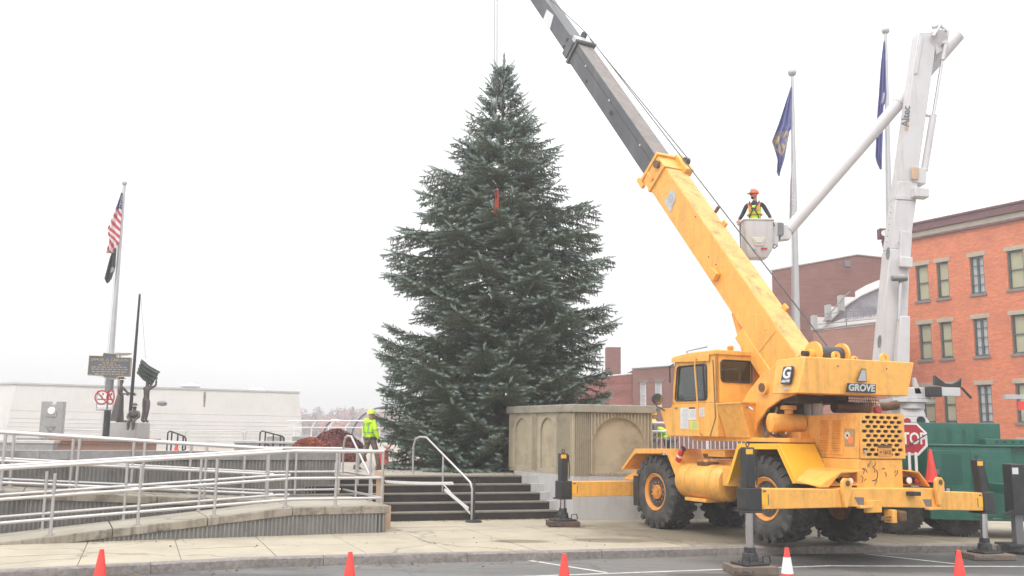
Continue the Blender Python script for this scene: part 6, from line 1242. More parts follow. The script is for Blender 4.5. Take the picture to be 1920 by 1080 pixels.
g = MB(); g.tube([bq(1448, 462, -.1), bq(1452, 466, -.15), bq(1458, 460, -.1)], .02, 6); g.build('hose', K_, bkO); g = MB(); g.tube([bq(1444, 415, -.3), bq(1450, 417, -.3), bq(1452, 424, -.2)], .015, 6); g.build('lever_guard', K_, bkO)
g = MB(); g.tube([bq(1388, 420, -.3), bq(1388, 460, -.3), bq(1391, 478, -.3), bq(1392, 510, -.3)], .01, 5); g.build('hand_line', K_, bkO)
text('lettering', 'Altec', .26, frameM(pb(1699, 218, -.221), (pb(1700, 200, -.221)-pb(1697, 240, -.221)).normalized(), V((-1, 0, 0))), mat('mast_lettering', (.13, .13, .15), .5), None, ext=.006, offset=.004)
_t = bpy.context.scene.objects[-1] if False else [o for o in COL.objects if o.name.startswith('lettering') and o.parent is None][0]; _t.parent = up1; _t.matrix_parent_inverse = WM[TK.name].inverted()
g = MB(); g.prism([pb(1696, 244, -.22), pb(1702, 244, -.22), pb(1704, 228, -.22), pb(1698, 228, -.22)], (0, -.006, 0)); g.build('maker_mark', M['tan'], up1)
# stop paddle on the truck
sc_ = at(1708, 823, 20.4); so = thing('stop_sign', 'red octagonal stop paddle clipped to the green truck, partly behind the crane grille', 'sign', tuple(sc_))
oc = lambda r, c=sc_, y=0: [c+V((r*math.cos(PI/8+i*PI/4), y, r*math.sin(PI/8+i*PI/4))) for i in range(8)]
MB().prism(oc(.37, sc_+V((.02, .03, -.01))), (0, .012, 0)).build('rear_paddle', M['plain_white'], so); MB().prism(oc(.36), (0, .015, 0)).build('white_border', M['plain_white'], so); MB().prism(oc(.325, y=-.004), (0, .004, 0)).build('red_face', M['stopred'], so)
text('lettering', 'STOP', .34, frameM(V((0, -.009, 0)), (1, 0, 0), (0, 0, 1)), M['plain_white'], so, ext=.001, offset=.008, xs=.78)
for x in (-.06, .08): MB().box(sc_.x+x-.03, sc_.x+x+.025, 20.37, 20.39, sc_.z-.72, sc_.z-.28).build('paddle_handle', M['plain_white'], so)
g = MB(); g.tube([sc_+V((.35, -.05, .12)), sc_+V((-.05, -.05, -.12)), sc_+V((-.3, -.05, -.25))], .012, 6); g.build('bungee_cord', K_, so)
# ------------------------------------------------------------------ cones
def cone(label, tip, zb, band=False, h=.71, r=.135):
    o = thing('traffic_cone', label, 'traffic cone', (tip.x, tip.y, zb), group='traffic cones')
    MB().lathe([(.03, r), (h*.97, .03), (h, .026)], (0, 0, 0), 'z', 28).build('cone_body', M['orange'], o, local=True)
    MB().box(-.18, .18, -.18, .18, 0, .035).build('cone_base', M['orange'] if not band else K_, o, local=True, bevel=.015)
    if band:
        rr = lambda z: r+(.03-r)*(z-.03)/(h*.94)
        MB().tube([(0, 0, .36), (0, 0, .58)], [rr(.36)+.003, rr(.58)+.003], 28).build('reflective_band', M['plain_white'], o, local=True)
    return o
for px, py, lab, bd in ((191, 1030, 'plain orange traffic cone nearest the left edge of the road', 0), (657, 1035, 'plain orange traffic cone in front of the right end of the ramp', 0), (1058, 1038, 'plain orange traffic cone on the road in front of the planter', 0), (1475, 1027, 'orange traffic cone with a white reflective band, below the crane rear', 1), (1797, 1032, 'plain orange traffic cone nearest the right edge of the road', 0)):
    p = on(px, py, .56); cone(lab, p, -.148, bd)
tp0 = at(1744, 842, 21.0); cone('tall plain orange cone standing on the tail of the green truck', tp0, tp0.z-.71, 0)
p = at(331, 825, 39); cone('small orange cone beside the short black handrail', V((p.x, p.y, 0)), 1.0, 0, .45, .12)
p = at(722, 838, 31); g = thing('red_fuel_can', 'small red can on the plaza at the left foot of the spruce', 'fuel can', (p.x, p.y, 1)); MB().box(p.x-.17, p.x+.12, p.y-.1, p.y+.1, 1.0, 1.5).build('can_body', M['orange'], g, bevel=.04); MB().tube([(p.x+.05, p.y, 1.5), (p.x+.18, p.y, 1.65)], .03, 8).build('spout', M['orange'], g)
# steel post on the walk beneath the crane
p = on(1536, 1008, 0); o = thing('steel_post', 'short grey steel post on the pavement under the crane tail', 'post', (p.x, p.y, 0)); MB().cyl((p.x, p.y, 0), (p.x, p.y, .9), .035, n=12).build('post', M['greymetal'], o); MB().box(p.x-.08, p.x+.08, p.y-.08, p.y+.08, 0, .015).build('base_plate', M['greymetal'], o)
# brown lamp standard behind the mast
p = at(1656, 436, 33); o = thing('lamp_post', 'tall brown lamp post with a boxy head, behind the white boom', 'lamp post', (p.x, 33, 0)); MB().tube([(p.x+.12, 33, 0), (p.x+.12, 33, p.z-1.2), (p.x+.03, 33, p.z-.2)], [.12, .1, .08], 10).build('pole', M['cornice'], o); MB().box(p.x-.2, p.x+.16, 32.8, 33.1, p.z-.25, p.z+.12).build('lamp_head', M['cornice'], o, bevel=.03); MB().cyl((p.x-.05, 32.79, p.z-.07), (p.x-.05, 32.76, p.z-.07), .11, n=16).build('lamp_lens', M['lens'], o)
MB().tube([(p.x+.1, 33, p.z-1.0), (p.x+.02, 32.95, p.z-.7), (p.x-.06, 32.95, p.z-.3)], .05, 8).build('bracket', M['cornice'], o)
p = at(1908, 744, 22); MB().box(p.x-.3, p.x+1.2, 21.95, 22.1, p.z-.05, p.z+.05).build('ladder_rail', M['flash'], TK); MB().box(p.x+.0, p.x+.3, 21.98, 22.06, p.z-.3, p.z-.1).build('orange_flag', M['orange'], TK)
# ------------------------------------------------------------------ flagpoles and flags
def flagpole(label, top_, base, r0_, r1_, m_, zb=0, ballr=.13):
    o = thing('flagpole', label, 'flagpole', (base.x, base.y, zb)); MB().tube([(base.x, base.y, zb), top_-V((0, 0, .22))], [r0_, r1_], 16).build('pole', m_, o)
    MB().ball(top_-V((0, 0, ballr)), ballr, 16).build('finial', M['flash'], o); MB().cyl(top_-V((0, 0, .5)), top_-V((0, 0, .15)), .03).build('truck_pulley', M['greymetal'], o)
    g = MB(); d_ = V((-r0_*1.3, -.05, 0)); g.tube([V((base.x, base.y, zb+1.2))+d_, top_-V((0, 0, .4))+V((-r1_*1.2, -.05, 0))], .008, 4); g.build('halyard', M['flash'], o); return o
t1 = at(1485, 128, 27); b1 = at(1494, 640, 27); f = (0-t1.z)/(b1.z-t1.z); b1_ = t1+(b1-t1)*f
flagpole('tall aluminium flagpole with a blue flag, directly right of the worker in the bucket', t1, b1_, .14, .045, M['alu'])
t2 = at(1660, 50, 29); b2 = at(1667, 400, 29); f = (0-t2.z)/(b2.z-t2.z); b2_ = t2+(b2-t2)*f
flagpole('tall aluminium flagpole half hidden by the white boom', t2, b2_, .14, .05, M['alu'])
t3 = at(234, 338, 37.2); b3 = at(209, 660, 37.2); b3 = t3+(b3-t3)*((1-t3.z)/(b3.z-t3.z))
flagpole('tall aluminium flagpole with the striped flag, behind the marker sign', t3, b3, .13, .06, M['alu'], 1, .11)
t4 = at(262, 553, 36); b4 = at(243, 792, 36)
o = thing('flagpole', 'dark bronze flagpole held by the statue group', 'flagpole', (b4.x, b4.y, 2.29)); MB().tube([(b4.x, b4.y, 2.29), t4], [.07, .04], 12).build('pole', M['blackmetal'], o); MB().ball(t4, .06, 8).build('finial', M['greymetal'], o); MB().tube([t4-V((-.05, 0, .1)), at(273, 672, 36)], .01, 4).build('halyard', M['flash'], o)
FM = dict(blue=mat('flag_blue', (.17, .18, .38), .8, var=.1), gold=mat('flag_gold', (.5, .4, .18), .8), red=mat('flag_red', (.50, .05, .07), .8), wht=mat('flag_white', (.72, .7, .72), .8), navy=mat('flag_navy', (.05, .06, .16), .8), blk=mat('flag_black_green', (.035, .05, .045), .8), blue2=mat('flag_deep_blue', (.15, .15, .36), .8, var=.1))
def flag(label, Y, left, right, mats, cf, n=(44, 60), folds=3, amp=.09, name='flag'):
    # left/right: outlines as (py, px); the cloth hangs between them in gathered folds
    def ip(tab, y):
        for (y0, x0), (y1, x1) in zip(tab, tab[1:]):
            if y0 <= y <= y1: return x0+(x1-x0)*(y-y0)/(y1-y0)
        return tab[-1][1]
    y0, y1 = left[0][0], left[-1][0]; nu, nv = n; g = MB(); vs = []
    for j in range(nv+1):
        y = y0+(y1-y0)*j/nv; a, b = ip(left, y), ip(right, y)
        for i in range(nu+1):
            u = i/nu; px = b+(a-b)*u; p = at(px, y, Y); wv = amp*math.sin(u*folds*2*PI+j/nv*2.2)*(.25+.75*u)*min(1, j/nv*3+.2)
            vs.append(p+V((0, wv-.05, 0)))
    b0 = len(g.v); g.v += [tuple(v) for v in vs]
    for j in range(nv):
        for i in range(nu): g.f.append((j*(nu+1)+i, j*(nu+1)+i+1, (j+1)*(nu+1)+i+1, (j+1)*(nu+1)+i)); g.m.append(cf((i+.5)/nu, (j+.5)/nv))
    o = g.build(name, mats, None, recalc=False, smooth=80); props(o, label, 'flag'); mm = o.modifiers.new('thick', 'SOLIDIFY'); mm.thickness = .006; return o
def us(u, v):
    if v < .27:
        k = (int(u*9)+int(v*46)) % 2; return 2 if v > .05 and k == 0 and (int(v*46) % 2 == 0) and (u*9) % 1 > .3 else 0
    q = v*1.0+u*.18; return 1 if int(q*17) % 2 == 0 else 2
if True:
    flag('red and white striped flag with starred blue canton, limp on the left pole', 37.0, [(362, 228), (400, 213), (430, 201), (452, 206), (475, 200)], [(362, 231), (395, 229), (430, 226), (455, 224), (475, 214)], [FM['navy'], FM['red'], FM['wht']], us, folds=2.2)
    def pow_(u, v): return 1 if ((u-.25)**2/.03+(v-.62)**2/.006) < 1 and (int(v*60)+int(u*9)) % 2 else 0
    flag('dark green-black flag with a small pale emblem, hanging under the striped flag', 37.0, [(466, 214), (500, 203), (523, 196), (531, 201)], [(466, 219), (500, 217), (523, 210), (531, 204)], [FM['blk'], FM['wht']], pow_, folds=1.8)
    def ny(u, v):
        r_ = math.hypot((u-.45)/.42, (v-.60)/.17)
        if .84 < r_ < 1 and v > .5: return 1
        if r_ < .8 and v > .5 and (int(math.degrees(math.atan2(v-.6, (u-.45)*.5))/22) % 2 == 0) and r_ > .25: return 1
        return 0
    flag('slack blue flag with a gold emblem on the pole right of the bucket', 27, [(164, 1482), (200, 1470), (235, 1458), (268, 1445), (288, 1452), (300, 1456), (322, 1455), (330, 1460)], [(164, 1484), (240, 1485), (246, 1480), (268, 1476), (300, 1470), (322, 1463), (330, 1461)], [FM['blue'], FM['gold']], ny, folds=2.5)
    flag('narrow pale flag with grey lettering, low on the pole right of the bucket', 27, [(308, 1484), (350, 1480), (395, 1478), (430, 1476)], [(308, 1486), (350, 1488), (395, 1489), (430, 1488)], [FM['wht'], M['decal']], lambda u, v: 1 if .45 < v < .8 and .2 < u < .75 and (int(v*70)+int(u*5)*2) % 4 == 0 else 0, folds=1.5)
    flag('slack deep blue flag on the pole behind the white boom', 29, [(78, 1656), (120, 1651), (180, 1646), (250, 1641), (295, 1639), (306, 1643), (318, 1650)], [(78, 1658), (120, 1661), (180, 1664), (200, 1656), (250, 1655), (306, 1653), (318, 1652)], [FM['blue2'], FM['wht']], lambda u, v: 1 if (.4 < v < .48 or .6 < v < .66) and .35 < u < .6 else 0, folds=2.5)
# ------------------------------------------------------------------ people
def skin(name, nodes, edges, m_, parent, sub=2, root=None):
    keys = list(nodes); me = bpy.data.meshes.new(name); me.from_pydata([nodes[k][0] for k in keys], [(keys.index(a), keys.index(b)) for a, b in edges], [])
    o = bpy.data.objects.new(name, me); COL.objects.link(o); me.materials.append(m_)
    md = o.modifiers.new('skin', 'SKIN'); md.use_smooth_shade = True; md.branch_smoothing = .6
    sv = me.skin_vertices[0].data if me.skin_vertices else None
    if sv is None:
        bpy.context.view_layer.objects.active = o; sv = me.skin_vertices[0].data
    for i, k in enumerate(keys):
        r = nodes[k][1]; sv[i].radius = (r, r) if not isinstance(r, tuple) else r; sv[i].use_root = (k == (root or keys[0]))
    s_ = o.modifiers.new('sub', 'SUBSURF'); s_.levels = sub; s_.render_levels = sub
    # freeze the result so the part is plain geometry
    bpy.context.view_layer.update(); dg = bpy.context.evaluated_depsgraph_get(); me2 = bpy.data.meshes.new_from_object(o.evaluated_get(dg)); o.modifiers.clear(); o.data = me2; me2.shade_smooth()
    if not me2.materials: me2.materials.append(m_)
    if parent is not None: o.parent = parent; WM[o.name] = WM[parent.name].copy()
    return o
def hand(parent, wrist, dirv, m_, palmn=(0, 1, 0), curl=.7, name='hand', s=1.0):
    d = V(dirv).normalized(); n = V(palmn).normalized(); side = d.cross(n).normalized(); w = V(wrist)
    g = MB(); g.hexa([w-side*.03*s-n*.015*s, w+side*.03*s-n*.015*s, w+side*.03*s+n*.015*s, w-side*.03*s+n*.015*s], [w+d*.09*s-side*.042*s-n*.014*s, w+d*.09*s+side*.042*s-n*.014*s, w+d*.09*s+side*.042*s+n*.014*s, w+d*.09*s-side*.042*s+n*.014*s])
    for i, L_ in enumerate((.066, .078, .074, .058)):
        b = w+d*.085*s+side*(-.033+.022*i)*s; e1 = b+(d*math.cos(curl*.5)+n*math.sin(curl*.5))*L_*.5*s; e2 = e1+(d*math.cos(curl*1.6)+n*math.sin(curl*1.6))*L_*.5*s
        g.tube([b, e1, e2], [.010*s, .009*s, .007*s], 6)
    b = w+d*.03*s-side*.035*s; g.tube([b, b-side*.03*s+d*.03*s+n*.01, b-side*.03*s+d*.06*s+n*.025*s], [.013*s, .011*s, .008*s], 6)
    return part(g, name, m_, parent, bevel=.004)
def helmet(parent, c, m_, yaw=0, s=1.0, brim=True):
    g = MB(); g.lathe([(-.0, .135*s), (.02*s, .132*s), (.06*s, .122*s), (.10*s, .09*s), (.125*s, .04*s), (.13*s, .01)], c, n=20)
    f = V((-math.sin(yaw), math.cos(yaw), 0)); sd_ = V((f.y, -f.x, 0)); c = V(c)
    if brim: g.prism([c+sd_*.11*s+f*.06*s, c+f*.19*s+sd_*.05*s, c+f*.19*s-sd_*.05*s, c-sd_*.11*s+f*.06*s], (0, 0, .012*s))
    h = part(g, 'hard_hat', m_, parent); g = MB(); g.tube([c+f*.1*s+V((0, 0, .115*s)), c+V((0, 0, .138*s)), c-f*.1*s+V((0, 0, .1*s))], .012*s, 6); part(g, 'hat_ridge', m_, h); return h
def head(parent_nodes, hc, m_, parent, yaw=0, s=1.0):
    # head: skull, jaw, nose, ears shaped as one mesh joined with neck
    f = V((-math.sin(yaw), math.cos(yaw), 0)); sd_ = V((f.y, -f.x, 0)); hc = V(hc)
    g = MB(); g.ball(hc, .1*s, 16, (.78, .92, 1.12)); g.ball(hc+f*.03*s-V((0, 0, .06*s)), .06*s, 12, (.9, 1, .8)); g.ball(hc+f*.095*s-V((0, 0, .01*s)), .018*s, 8, (.8, 1, 1.4))
    for q in (-1, 1): g.ball(hc+sd_*q*.08*s, .024*s, 8, (.5, 1, 1.3))
    g.tube([hc-V((0, 0, .06*s))-f*.015, hc-V((0, 0, .17*s))-f*.02], .055*s, 10)
    h = part(g, 'head', m_, parent, smooth=80)
    for q in (-1, 1): part(MB().ball(hc+f*.085*s+sd_*q*.033*s+V((0, 0, .015*s)), .011*s, 6), 'eye', M['hairblack'], h)
    part(MB().cbox(hc+f*.088*s-V((0, 0, .052*s)), (.04*s, .008, .008), Matrix.Rotation(yaw, 3, 'Z')), 'mouth', M['vestorange'] if False else mat('lip', (.3, .12, .1), .6), h)
    return h
def ln(*k): return [(a, b) for a, b in zip(k, k[1:])]
# worker on the plaza, walking away to the right
wp = on(692, 881, 1.0); W = thing('person', 'worker in lime hi-vis hooded jacket and helmet, brown trousers, walking beside the spruce', 'person', (wp.x, wp.y, 1.0), rad(-50), scale=.95)
skin('trousers', dict(p=((0, 0, .97), (.16, .13)), lh=((-.1, -.0, .9), .105), lk=((-.12, -.1, .5), .082), la=((-.13, -.36, .12), .07), rh=((.1, .02, .9), .105), rk=((.12, .17, .52), .082), ra=((.12, .26, .1), .07)), ln('p', 'lh', 'lk', 'la')+ln('p', 'rh', 'rk', 'ra'), M['olive'], W)
for x, y, z, a in ((-.13, -.36, .06, .35), (.12, .26, .04, 0)):
    b = part(MB().hexa([(x-.05, y-.1, z-.04), (x+.05, y-.1, z-.04), (x+.05, y+.18, z-.04), (x-.05, y+.18, z-.04)], [(x-.045, y-.09, z+.1), (x+.045, y-.09, z+.1), (x+.045, y+.04, z+.09), (x-.045, y+.04, z+.09)]), 'boot', M['boot'], W, bevel=.02)
jk = skin('jacket', dict(p=((0, 0, .96), (.19, .15)), w=((0, 0, 1.1), (.2, .16)), c=((0, .0, 1.32), (.2, .155)), n=((0, -.02, 1.47), (.09, .09)), ls=((-.2, -.01, 1.41), .085), le=((-.27, -.08, 1.14), .075), lw=((-.24, .05, .92), .055), rs=((.2, .0, 1.41), .085), re=((.27, .02, 1.14), .075), rw=((.25, .14, .93), .055)), ln('p', 'w', 'c', 'n')+ln('c', 'ls', 'le', 'lw')+ln('c', 'rs', 're', 'rw'), M['lime'], W, root='w')
part(MB().tube([(.17*math.cos(a), .13*math.sin(a)-.03, 1.47+.04*math.sin(a*1-1.57)) for a in [i*PI/6 for i in range(12)]], .05, 8, closed=True), 'hood', M['lime'], jk); part(MB().ball((0, -.14, 1.44), .11, 12, (1, .6, .9)), 'hood_back', M['lime'], jk)
part(MB().tube([(.218*math.cos(a), .18*math.sin(a), 1.12) for a in [i*PI/8 for i in range(16)]], .016, 6, closed=True), 'reflective_stripe', M['greystripe'], jk)
for s_ in (-1, 1): part(MB().tube([(s_*.12, -.17, 1.13), (s_*.13, -.165, 1.3), (s_*.13, -.12, 1.44), (s_*.13, .02, 1.48), (s_*.13, .13, 1.38), (s_*.12, .17, 1.13)], .014, 6), 'reflective_stripe', M['greystripe'], jk); part(MB().tube([(s_*.26+.08*math.cos(a), -.01+.09*math.sin(a), 1.2) for a in [i*PI/6 for i in range(12)]], .014, 6, closed=True), 'reflective_stripe', M['greystripe'], jk)
part(MB().tube([(.185*math.cos(a), .145*math.sin(a), .93) for a in [i*PI/8 for i in range(16)]], .03, 6, closed=True), 'hem', K_, jk)
head(None, (0, .02, 1.64), M['skin'], W, yaw=rad(-25)); helmet(W, (0, .0, 1.68), M['limehat'], yaw=rad(-25)); hand(W, (-.24, .05, .92), (0, .2, -1), M['glove'], (1, 0, 0)); hand(W, (.25, .14, .93), (0, .3, -1), M['glove'], (-1, 0, 0))
# worker in the bucket, looking left
bp_ = (rim_c.x-.02, bkY, z0_+.08); W2 = thing('person', 'worker in an orange helmet and hi-vis harness vest, standing in the raised bucket', 'person', bp_, rad(158))
zc0 = z1-z0_-.08-.98     # rim height above bucket floor relative to the waist
hs = zc0
W2.scale = (.93,)*3; WM[W2.name] = Matrix.Translation(V(bp_)) @ Matrix.Rotation(rad(158), 4, 'Z') @ Matrix.Scale(.93, 4)
skin('trousers', dict(p=((0, 0, .95), (.15, .12)), lh=((-.1, 0, .88), .1), lk=((-.12, .05, .5), .08), la=((-.12, 0, .1), .065), rh=((.1, 0, .88), .1), rk=((.12, .05, .5), .08), ra=((.12, 0, .1), .065)), ln('p', 'lh', 'lk', 'la')+ln('p', 'rh', 'rk', 'ra'), M['olive'], W2)
for x in (-.12, .12): part(MB().box(x-.05, x+.05, -.1, .18, -.0, .12), 'boot', M['boot'], W2, bevel=.02)
sl_ = skin('sweater', dict(p=((0, 0, .98), (.15, .12)), c=((0, 0, 1.32), (.165, .12)), n=((0, 0, 1.48), (.075, .075)), n2=((0, .01, 1.545), (.065, .065)), ls=((-.2, 0, 1.42), .07), le=((-.34, -.02, 1.16), .058), lw=((-.43, .12, .98), .045), rs=((.2, 0, 1.42), .07), re=((.33, -.02, 1.16), .058), rw=((.40, .14, .98), .045)), ln('p', 'c', 'n', 'n2')+ln('c', 'ls', 'le', 'lw')+ln('c', 'rs', 're', 'rw'), M['darkcloth'], W2, root='c')
vs_ = skin('vest', dict(p=((0, 0, .93), (.185, .15)), w=((0, 0, 1.12), (.18, .145)), c=((0, 0, 1.3), (.19, .145)), n=((0, 0, 1.40), (.17, .12))), ln('p', 'w', 'c', 'n'), M['lime'], W2, root='w')
for z, r_, m_ in ((1.12, .19, M['vestorange']), (.97, .19, M['vestorange'])): part(MB().tube([(r_*math.cos(a), .155*math.sin(a), z) for a in [i*PI/10 for i in range(20)]], .022, 6, closed=True), 'orange_band', m_, vs_)
for s_ in (-1, 1):
    part(MB().hexa([(s_*.05, .135, 1.22), (s_*.14, .13, 1.22), (s_*.14, .15, 1.22), (s_*.05, .155, 1.22)], [(s_*.08, .08, 1.42), (s_*.17, .07, 1.42), (s_*.17, .1, 1.42), (s_*.08, .11, 1.42)]), 'orange_panel', M['vestorange'], vs_, bevel=.004)
    part(MB().tube([(s_*.13, .02, 1.5), (s_*.12, .12, 1.42), (s_*.03, .175, 1.28), (-s_*.02, .178, 1.24), (-s_*.1, .17, 1.1), (-s_*.14, .14, .95)], .017, 6), 'harness_strap', K_, vs_)
    part(MB().tube([(s_*.13, .02, 1.5), (s_*.1, -.13, 1.4), (0, -.175, 1.25), (-s_*.12, -.15, 1.0)], .017, 6), 'harness_strap', K_, vs_)
part(MB().cbox((0, .182, 1.26), (.14, .02, .05)), 'chest_strap', K_, vs_, bevel=.01)
hy = rad(-62); head(None, (0, .02, 1.66), M['skin'], W2, yaw=-hy*.0+rad(-70) if False else rad(-68)); 
hf = V((-math.sin(rad(-68)), math.cos(rad(-68)), 0)); part(MB().ball(V((0, .02, 1.6))+hf*.035, .062, 12, (.9, 1, .75)), 'beard', M['hairblack'], W2)
helmet(W2, (0, .02, 1.705), M['orangehat'], yaw=rad(-68))
sdv = V((hf.y, -hf.x, 0))
for q in (-1, 1): part(MB().ball(V((0, .0, 1.65))+sdv*q*.1, .045, 12, (.8, .8, 1.1)), 'ear_defender', M['orangehat'], W2)
hand(W2, (-.43, .12, .98), (-.1, .6, -.8), M['skin'], (0, -.3, -1)); hand(W2, (.40, .14, .98), (.1, .6, -.8), M['skin'], (0, -.3, -1))
# two workers behind the baluster fence
def bystander(label, px, py, Y, htop, hat, top_m, yaw, lean=0):
    p = at(px, py, Y); z = htop-1.83; o = thing('person', label, 'person', (p.x, Y, 1.0), yaw)
    k = (p.z-1.0)/1.83 if lean == 0 else 1
    def P(x, y, z_): return (x*k, (y+lean*max(0, z_-.95))*k, (z_ if lean == 0 else .95+(z_-.95)*math.sqrt(max(.2, 1-min(.8, lean**2))))*k if z_ > .95 else z_*k)
    skin('trousers', dict(p=(P(0, 0, .97), (.15, .12)), lh=(P(-.1, 0, .9), .1), lk=(P(-.12, .05, .5), .08), la=(P(-.12, 0, .1), .065), rh=(P(.1, 0, .9), .1), rk=(P(.12, .05, .5), .08), ra=(P(.12, 0, .1), .065)), ln('p', 'lh', 'lk', 'la')+ln('p', 'rh', 'rk', 'ra'), M['denim'], o)
    for x in (-.12, .12): part(MB().box(x-.05, x+.05, -.1, .18, 0, .1), 'boot', M['boot'], o, bevel=.02)
    skin('jacket', dict(p=(P(0, 0, .98), (.18, .14)), c=(P(0, 0, 1.3), (.19, .14)), n=(P(0, 0, 1.48), (.08, .08)), ls=(P(-.21, 0, 1.42), .08), le=(P(-.28, .02, 1.16), .065), lw=(P(-.2, .25, 1.08), .05), rs=(P(.21, 0, 1.42), .08), re=(P(.28, .02, 1.16), .065), rw=(P(.2, .25, 1.08), .05)), ln('p', 'c', 'n')+ln('c', 'ls', 'le', 'lw')+ln('c', 'rs', 're', 'rw'), top_m, o, root='c')
    head(None, P(0, .02, 1.65), M['skin'], o); helmet(o, P(0, .02, 1.69), hat); hand(o, P(-.2, .25, 1.08), (.2, .6, -.3), M['skin'], (0, 0, -1)); hand(o, P(.2, .25, 1.08), (-.2, .6, -.3), M['skin'], (0, 0, -1))
bystander('worker in a yellow helmet and grey jacket behind the baluster fence, beside the planter', 1224, 768, 27.2, 2.8, M['yellowhat'], M['denim'], rad(100))
bystander('stooping worker in a lime hi-vis top behind the baluster fence, below the crane cab', 1257, 826, 27.4, 2.2, M['yellowhat'], M['lime'], rad(110), .75)
# ------------------------------------------------------------------ bronze statues on the pedestal
BZ = M['bronze']
def statue(name, label, px, py, Y, rz, zb=2.29): p = at(px, py, Y); return thing(name, label, 'statue', (p.x, Y, zb), rz)
st1 = statue('woman_statue', 'bronze statue of a standing woman in a long skirt reaching to the flagpole', 222, 790, 35.9, rad(-85))
skin('figure', dict(w=((0, 0, 1.0), (.12, .1)), c=((0, -.02, 1.25), (.15, .11)), n=((0, 0, 1.42), .05), h=((0, .02, 1.52), .075), h2=((0, .02, 1.6), .08), ls=((-.15, 0, 1.33), .055), le=((-.17, .2, 1.12), .045), lw=((-.12, .42, 1.05), .032), rs=((.15, 0, 1.33), .055), re=((.19, .05, 1.08), .045), rw=((.15, .25, 1.05), .032)), ln('w', 'c', 'n', 'h', 'h2')+ln('c', 'ls', 'le', 'lw')+ln('c', 'rs', 're', 'rw'), BZ, st1, root='c')
g = MB(); n_ = 28; prof = [(.05, .25), (.15, .24), (.45, .19), (.75, .16), (.98, .125), (1.03, .11)]; vs = []
for z, r_ in prof:
    for j in range(n_): a = 2*PI*j/n_; q = r_*(1+.09*math.sin(a*7)*(1.05-z)); vs.append((q*math.cos(a)*.85, q*math.sin(a)-.08*(1-z), z))
g.add(vs, [(i*n_+j, i*n_+(j+1) % n_, (i+1)*n_+(j+1) % n_, (i+1)*n_+j) for i in range(5) for j in range(n_)]+[tuple(range(n_))[::-1], tuple(range(5*n_, 6*n_))]); part(g, 'skirt', BZ, st1, smooth=60)
part(MB().lathe([(0, .16), (.015, .17), (.02, .1), (.07, .09), (.1, .05)], (0, .0, 1.62), n=18), 'hat', BZ, st1); part(MB().box(-.1, .1, -.05, .28, 0, .09), 'shoes', BZ, st1, bevel=.02); hand(st1, (-.12, .42, 1.05), (0, 1, 0), BZ, (1, 0, 0)); hand(st1, (.15, .25, 1.05), (-.2, 1, 0), BZ, (-1, 0, 0))
st2 = statue('boy_statue', 'bronze statue of a youth seen from behind raising a flag', 272, 790, 36.0, rad(-20))
skin('figure', dict(p=((0, 0, .88), (.13, .11)), c=((0, -.03, 1.2), (.16, .11)), n=((0, -.02, 1.38), .05), h=((0, .0, 1.48), .08), h2=((0, .0, 1.56), .075), ls=((-.17, 0, 1.3), .055), le=((-.2, .25, 1.28), .045), lw=((-.02, .3, 1.5), .035), rs=((.17, 0, 1.3), .055), re=((.3, .1, 1.4), .045), rw=((.26, .15, 1.62), .035), lh=((-.09, 0, .82), .1), lk=((-.1, .04, .45), .075), la=((-.12, -.03, .08), .06), lt=((-.12, .12, .04), .045), rh=((.09, 0, .82), .1), rk=((.12, -.06, .45), .075), ra=((.1, -.1, .08), .06), rt=((.12, .05, .04), .045)), ln('p', 'c', 'n', 'h', 'h2')+ln('c', 'ls', 'le', 'lw')+ln('c', 'rs', 're', 'rw')+ln('p', 'lh', 'lk', 'la', 'lt')+ln('p', 'rh', 'rk', 'ra', 'rt'), BZ, st2, root='p')
hand(st2, (-.02, .3, 1.5), (.3, 0, 1), BZ, (1, 0, 0)); hand(st2, (.26, .15, 1.62), (0, 0, 1), BZ, (-1, 0, 0))
fl = [at(x, y, 35.85) for x, y in ((265, 673), (301, 697), (285, 722), (257, 699))]
g = MB(); n_ = 12; vs = []
for j in range(n_+1):
    for i in range(n_+1):
        a = fl[0].lerp(fl[1], i/n_); b = fl[3].lerp(fl[2], i/n_); p = a.lerp(b, j/n_); vs.append(p+V((0, .05*math.sin(j*2.1)+.04*math.sin(i*.9), -.04*math.sin(i/n_*PI))))
g.add(vs, [(j*(n_+1)+i, j*(n_+1)+i+1, (j+1)*(n_+1)+i+1, (j+1)*(n_+1)+i) for j in range(n_) for i in range(n_)])
o = g.build('bronze_flag', M['bronzegreen'] if 'bronzegreen' in M else mat('bronze_green', (.075, .09, .075), .5, .4, var=.3), st2, recalc=False, smooth=80); mm = o.modifiers.new('t', 'SOLIDIFY'); mm.thickness = .03
st3 = statue('child_statue', 'small bronze statue of a child sitting on the pedestal edge', 251, 790, 35.25, rad(180))
skin('figure', dict(p=((0, -.05, .1), (.14, .12)), c=((0, -.03, .34), (.15, .12)), n=((0, 0, .46), .05), h=((0, .02, .54), .08), h2=((0, .02, .6), .085), ls=((-.15, 0, .4), .06), le=((-.22, .08, .2), .055), lw=((-.1, .22, .12), .04), rs=((.15, 0, .4), .06), re=((.22, .08, .2), .055), rw=((.1, .22, .12), .04), lh=((-.08, .08, .08), .075), lk=((-.09, .26, .08), .07), la=((-.09, .26, -.22), .055), lt=((-.09, .34, -.26), .04), rh=((.08, .08, .08), .075), rk=((.09, .26, .08), .07), ra=((.1, .24, -.22), .055), rt=((.1, .32, -.26), .04)), ln('p', 'c', 'n', 'h', 'h2')+ln('c', 'ls', 'le', 'lw')+ln('c', 'rs', 're', 'rw')+ln('p', 'lh', 'lk', 'la', 'lt')+ln('p', 'rh', 'rk', 'ra', 'rt'), BZ, st3, root='p')
